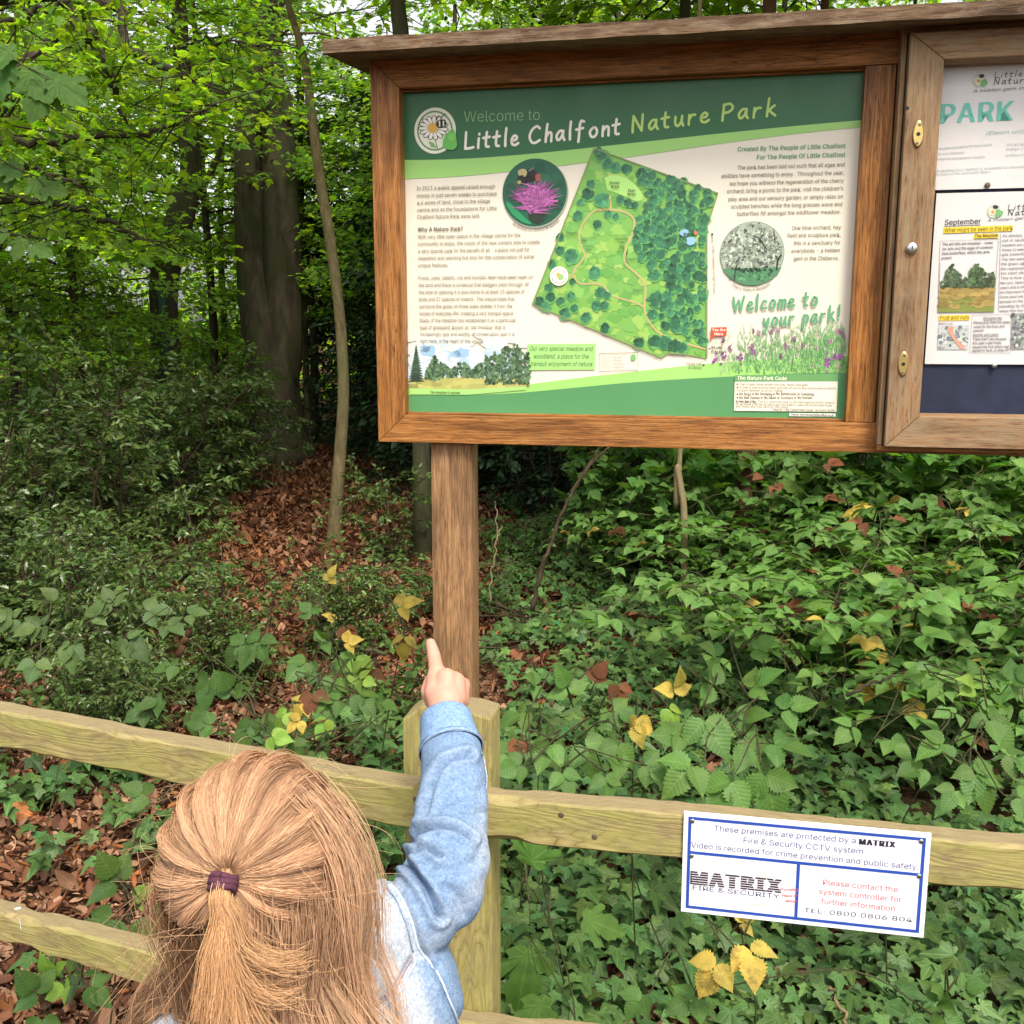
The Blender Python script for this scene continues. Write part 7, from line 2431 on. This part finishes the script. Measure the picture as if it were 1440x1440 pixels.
def strands(b, paths, r0, r1, cols):
    """paths (N, K, 3) -> three sided hairs"""
    N, K, _ = paths.shape
    t = unit(np.gradient(paths, axis=1))
    view = unit(paths - CAM)
    a = unit(np.cross(t, view)); n2 = np.cross(t, a)
    r = np.linspace(r0, r1, K)[None, :, None]
    th = [0, 2.094, 4.189]
    V = np.stack([paths + r * (a * math.cos(x) + n2 * math.sin(x)) for x in th], 2)      # N,K,3,3
    idx = np.arange(N * K * 3).reshape(N, K, 3)
    F = np.stack([np.stack([idx[:, :-1, j], idx[:, :-1, (j + 1) % 3], idx[:, 1:, (j + 1) % 3], idx[:, 1:, j]], -1) for j in range(3)], 2).reshape(-1, 4)
    b.add(V.reshape(-1, 3) - pb, F, np.repeat(cols, K * 3, axis=0))


def hcol(N, p, v=.16):
    mean = (PALH * np.array(p)[:, None]).sum(0)
    return np.clip((mean * .62 + PALH[rh.choice(4, N, p=p)] * .38) * rh.normal(1, v * .55, (N, 1)), .03, .8)


def scalp(d, lift=0.0):
    """point on the hair-covered head in unit direction d (local), lifted"""
    return HC + (d * (AX + lift[..., None] if np.ndim(lift) else d * 0 + AX + lift)) @ AXM.T


def ldir(P):
    q = ((P - HC) @ AXM) / AX
    return q


# where the tie sits: the sight line to it meets the head
rr = ray(322, 1232); o_ = ((CAM - HC) @ AXM) / AX; d_ = (rr @ AXM) / AX
A_, B_, C_ = d_ @ d_, o_ @ d_, o_ @ o_ - 1.0
tt = (-B_ - math.sqrt(B_ * B_ - A_ * C_)) / A_
TP = CAM + rr * tt
td = unit(ldir(TP))
TPo = scalp(td, .010)
down = np.array([0, 0, -1.0])
e1 = unit(np.cross(td, [0, 0, 1.0])); e2 = np.cross(e1, td)     # e1 lateral, e2 roughly up along the scalp
hb = MB()
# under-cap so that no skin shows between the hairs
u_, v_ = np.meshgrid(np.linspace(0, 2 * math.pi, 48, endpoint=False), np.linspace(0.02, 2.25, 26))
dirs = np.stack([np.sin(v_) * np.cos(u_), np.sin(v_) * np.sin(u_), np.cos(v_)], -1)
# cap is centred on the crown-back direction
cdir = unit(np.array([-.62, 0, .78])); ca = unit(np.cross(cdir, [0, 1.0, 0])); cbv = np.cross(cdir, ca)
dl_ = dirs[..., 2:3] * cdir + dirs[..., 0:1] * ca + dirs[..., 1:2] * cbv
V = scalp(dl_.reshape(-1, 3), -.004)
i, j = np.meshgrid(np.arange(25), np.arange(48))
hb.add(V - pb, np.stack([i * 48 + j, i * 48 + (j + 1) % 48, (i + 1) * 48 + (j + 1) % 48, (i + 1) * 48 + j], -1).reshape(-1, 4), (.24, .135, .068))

# 1: everything above the ears is drawn back to the tie
N, K = 13500, 14
az = rh.uniform(-2.55, 2.55, N)                      # around the tie, 0 = up
ang0 = np.clip(np.abs(rh.normal(1.25, .5, N)), .30, 2.0)
lim = np.where(np.abs(az) < 1.5, 1.15 + .95 * np.cos(az * .5), .62 + 1.15 * np.clip(2.3 - np.abs(az), 0, 1))
ang0 = np.minimum(ang0, lim * rh.uniform(.75, 1.0, N))
clump = np.sin(az * 17 + 1) * .5 + np.sin(az * 29 + .6 * np.sin(az * 5)) * .35 + np.sin(az * 53) * .2
s = np.linspace(0, 1, K)[None]
ang = ang0[:, None] * (1 - s) + .05 * s
wav = az[:, None] + .10 * np.sin(ang * 2.2 + az[:, None]) + .022 * rh.normal(size=(N, 1)) * np.sin(s * 7 + rh.uniform(0, 6, (N, 1))) + .05 * np.sin(az[:, None] * 13) * np.sin(np.pi * s)
dd = np.cos(ang)[..., None] * td + np.sin(ang)[..., None] * (np.cos(wav)[..., None] * e2 + np.sin(wav)[..., None] * e1)
lift = (.003 + .0065 * clump[:, None] * np.minimum(1, ang / .5) + .012 * np.sin(np.pi * s) ** .8 * np.clip(np.cos(az[:, None] * .55), .25, 1) + rh.uniform(0, .003, (N, 1)))
lift = lift * (1 - s ** 6) + .006 * s ** 6
paths = HC + (dd * (AX + lift[..., None])) @ AXM.T
paths = paths + rh.normal(0, .0016, (N, 1, 3)) * (1 - s[..., None] * .7)
col = hcol(N, [.46, .16, .34, .04]) * (1 + .24 * clump[:, None])
strands(hb, paths, .00031, .00026, np.clip(col, .03, .85))

# 2: loose hair under the tie falls over neck and shoulders in tapering locks
BODYB = [(TOR + np.array([x, -.012, z]), r) for x, z, r in ((0, .012, .066), (-.05, .0, .062), (.05, .01, .062), (-.09, -.02, .06), (.0, -.08, .105), (-.06, -.09, .10), (.06, -.08, .10), (0, -.17, .11), (-.07, -.17, .108), (.07, -.17, .108))] + [(SR, .054), (SL, .056)]
BODYB += [(SL * (1 - u) + TOR * u, .058) for u in (.33, .66)] + [(SR * (1 - u) + TOR * u, .058) for u in (.33, .66)]


def fall(G, per, az_lo, az_hi, el_lo, el_hi, length, spread, wave, lift0, probs, K=20, drift=(0, 0), lock=.011, dark=1.0):
    """G guide hairs, each with a lock of `per` hairs; az: 0 = straight back, + = child's right"""
    az_ = rh.uniform(az_lo, az_hi, G); el = rh.uniform(el_lo, el_hi, G)
    L = length * rh.uniform(.7, 1.15, G)
    ds = L / (K - 1)
    d0 = np.stack([-np.cos(el) * np.cos(az_), -np.cos(el) * np.sin(az_), np.sin(el)], -1)
    P = np.zeros((G, K, 3))
    up_ = lift0 + rh.uniform(0, .010, G)
    P[:, 0] = scalp(d0, up_ - .006)
    ph = rh.uniform(0, 6.28, G); fr = rh.uniform(.35, .75, G)
    cur = P[:, 0].copy(); dirn = None
    for k in range(1, K):
        q = ((cur - HC) @ AXM) / (AX + up_[:, None])
        nrm = unit((q / (AX + up_[:, None])) @ AXM.T)
        g = np.tile(down, (G, 1))
        out = cur - HC; out[:, 2] = 0; out = unit(out)
        tang = g - nrm * (g * nrm).sum(1)[:, None]
        below = np.clip((HC[2] - .02 - cur[:, 2]) / .05, 0, 1)[:, None]
        v = unit(unit(tang) * (1 - below) + (g + out * spread + np.array([drift[0], drift[1], 0])) * below)
        w_ = wave * np.sin(ph + k * fr) * (k / K) ** .8
        lat = np.cross(out, [0, 0, 1.0])
        v = unit(v + lat * w_[:, None] + out * (wave * .6 * np.cos(ph * 1.3 + k * fr) * (k / K))[:, None])
        if dirn is not None: v = unit(.55 * v + .45 * dirn)
        dirn = v
        cur = cur + v * ds[:, None]
        lf_ = -.006 + (up_[:, None] * .6 + .006) * min(1.0, k / 8)
        q = ((cur - HC) @ AXM) / (AX + lf_)
        rr_ = np.linalg.norm(q, axis=1); ins = rr_ < 1
        cur[ins] = HC + ((q[ins] / rr_[ins, None]) * (AX + lf_[ins])) @ AXM.T
        for c_, r_ in BODYB:
            dv = cur - c_; dn = np.linalg.norm(dv, axis=1); ins = dn < r_
            cur[ins] = c_ + dv[ins] / dn[ins, None] * r_
        P[:, k] = cur
    s = np.linspace(0, 1, K)[None, :, None]
    off = rh.normal(0, lock, (G, per, 3)) * rh.uniform(.4, 1.2, (G, 1, 1))
    C = P[:, None] + off[:, :, None] * (1 - .72 * s[None]) + (rh.normal(0, .0016, (G, per, 1, 3)) * np.sin(s[None] * rh.uniform(4, 12, (G, per, 1, 1)) + rh.uniform(0, 6, (G, per, 1, 1))))
    stray = rh.uniform(size=(G, per)) < .035
    C[stray] += (rh.normal(0, .016, (stray.sum(), 1, 3)) * s ** 1.5)
    gc = rh.normal(1, .14, (G, 1, 1))
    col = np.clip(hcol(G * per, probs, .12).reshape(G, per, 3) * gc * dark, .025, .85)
    strands(hb, C.reshape(-1, K, 3), .00032, .00018, col.reshape(-1, 3))


fall(150, 52, -1.5, 1.6, -.75, .10, .195, .04, .40, .000, [.28, .40, .10, .22], dark=.60)  # darker underlayer, with the shade under the tie put into its colour
fall(46, 54, .60, 1.75, -.25, .35, .245, .16, .42, .006, [.42, .20, .34, .04], drift=(.07, -.03))         # heavy lock at the child's right
fall(10, 40, -1.55, -.6, -.25, .25, .225, .02, .40, .003, [.40, .22, .32, .06], drift=(.03, -.05))
fall(9, 50, 1.55, 2.05, .45, 1.0, .33, .16, .40, .012, [.46, .14, .38, .02], drift=(.03, -.03), lock=.008)
fall(9, 16, .9, 1.6, -.1, .2, .28, .80, .30, .006, [.3, .1, .6, 0], drift=(.18, .02), lock=.008)
# 3: flyaways
N, K = 300, 10
d0 = unit(rh.normal(0, 1, (N, 3)) * [1, 1, .8] + [-.2, .35, .0])
s = np.linspace(0, 1, K)[None, :, None]
p0 = scalp(d0, .004)[:, None]
outw = unit((d0 / AX) @ AXM.T)[:, None]
tang = unit(np.cross(outw, rh.normal(0, 1, (N, 1, 3))))
L = rh.uniform(.02, .07, (N, 1, 1))
paths = p0 + outw * L * (.45 * s + .25 * np.sin(s * 4 + rh.uniform(0, 6, (N, 1, 1))) * s) + tang * L * 1.5 * s + np.array([0, 0, -1.0]) * L * .6 * s ** 2
strands(hb, paths, .00024, .00014, hcol(N, [.5, .1, .4, 0]))
hair_o = hb.build('hair', hair.m, person, smooth=True)

# 4: the little pony tail, hanging from the tie in separate sweeps
outt = unit((td / AX) @ AXM.T)
tax = unit(outt * .62 + down * .72)
T0 = TPo + outt * .004


def surf(x, y, extra):
    """where the sight line meets the hair-covered head, or the hair hanging below it"""
    r = ray(x, y); A2 = AX + extra
    o2 = ((CAM - HC) @ AXM) / A2; d2 = (r @ AXM) / A2
    a2, b2_, c2_ = d2 @ d2, o2 @ d2, o2 @ o2 - 1
    dis = b2_ * b2_ - a2 * c2_
    if dis > 0:
        p = CAM + r * ((-b2_ - math.sqrt(dis)) / a2)
        if p[2] > HC[2] - .01: return p
    R_ = AX[0] + extra
    oc = (CAM - HC)[:2]; rd = r[:2]
    a2, b2_, c2_ = rd @ rd, oc @ rd, oc @ oc - R_ * R_
    dis = max(b2_ * b2_ - a2 * c2_, 0)
    return CAM + r * ((-b2_ - math.sqrt(dis)) / a2)


pbm = MB()
sweeps = [([(317, 1292), (313, 1340), (311, 1392), (304, 1446)], 380, .0062), ([(321, 1300), (333, 1352), (358, 1390), (396, 1402), (424, 1392)], 260, .0036), ([(328, 1288), (344, 1328), (376, 1350), (410, 1354), (436, 1344)], 200, .0030),
          ([(309, 1298), (298, 1345), (291, 1395), (278, 1440)], 260, .0052), ([(318, 1300), (324, 1360), (336, 1420), (344, 1460)], 340, .0062), ([(322, 1306), (338, 1368), (362, 1420), (384, 1455)], 240, .0044)]
order = [3, 0, 4, 5, 1, 2]
GD = []
for q in order:
    pts = sweeps[q][0]
    g = [T0 + tax * .004, T0 + tax * .016] + [surf(x, y, .018 + .004 * i) for i, (x, y) in enumerate(pts)]
    g = smooth_path(g, 6)
    d = np.r_[0, np.cumsum(np.linalg.norm(np.diff(g, axis=0), axis=1))]
    uu = np.linspace(0, d[-1], 22)
    GD.append(np.stack([np.interp(uu, d, g[:, c]) for c in range(3)], 1))
GD = np.array(GD)
m, K = 2500, 22
pos = np.clip(rh.choice(6, m, p=[.15, .37, .31, .05, .07, .05]) + rh.normal(0, .13, m), 0, 4.999)
i0 = pos.astype(int); fr_ = (pos - i0)[:, None, None]
fr_ = fr_ * fr_ * (3 - 2 * fr_)
full = GD[i0] * (1 - fr_) + GD[i0 + 1] * fr_
s = np.linspace(0, 1, K)[None, :, None]
ln = np.clip(1 - np.abs(rh.normal(0, .17, (m, 1))), .45, 1)
tq = s[0].T * ln * (K - 1); a0 = np.minimum(tq.astype(int), K - 2); w1 = (tq - a0)[..., None]
rows = np.arange(m)[:, None]
paths = full[rows, a0] * (1 - w1) + full[rows, a0 + 1] * w1
clp = rh.normal(0, 1, (60, 1, 3))[rh.integers(0, 60, m)]
env = .0030 + .0022 * np.clip(s * 2 - .3, 0, 1)
paths = paths + (rh.normal(0, .62, (m, 1, 3)) * (1 - .5 * s) + clp * .75) * env + rh.normal(0, .0022, (m, 1, 3)) * np.sin(s * rh.uniform(3, 10, (m, 1, 1)) + rh.uniform(0, 6, (m, 1, 1))) * s
stray = rh.uniform(size=m) < .06
paths[stray] += rh.normal(0, .013, (stray.sum(), 1, 3)) * s ** 1.4
tone = np.interp(pos, [0, 1, 2, 3, 4, 5], [1.0, 1.08, 1.05, .95, .86, .82])[:, None]
colp = np.clip(hcol(m, [.30, .08, .60, .02], .12) * np.array([1.18, 1.12, .95]) * tone, .03, .88)
strands(pbm, paths, .00031, .00016, colp)
pbm.build('pony_tail', hair.m, person, smooth=True)

# 5: the plum coloured elastic, three turns
tie_m = plain('plum_elastic', (.085, .030, .048), .85, 0, .2, 900, .4)
tb_ = MB()
a = unit(np.cross(tax, [1.0, .1, .05])); b2 = np.cross(a, tax)
for k, (off, rad) in enumerate(((.0015, .0092), (.0058, .0096), (.0100, .0090))):
    th = np.linspace(0, 2 * math.pi, 33)
    p = T0 + tax * off + rad * (a * np.cos(th)[:, None] + b2 * np.sin(th)[:, None]) + tax * (.0011 * np.sin(2 * th + k))[:, None]
    tb_.tube(p - pb, .0029, 8, caps=False)
tb_.build('hair_tie', tie_m, person, smooth=True)
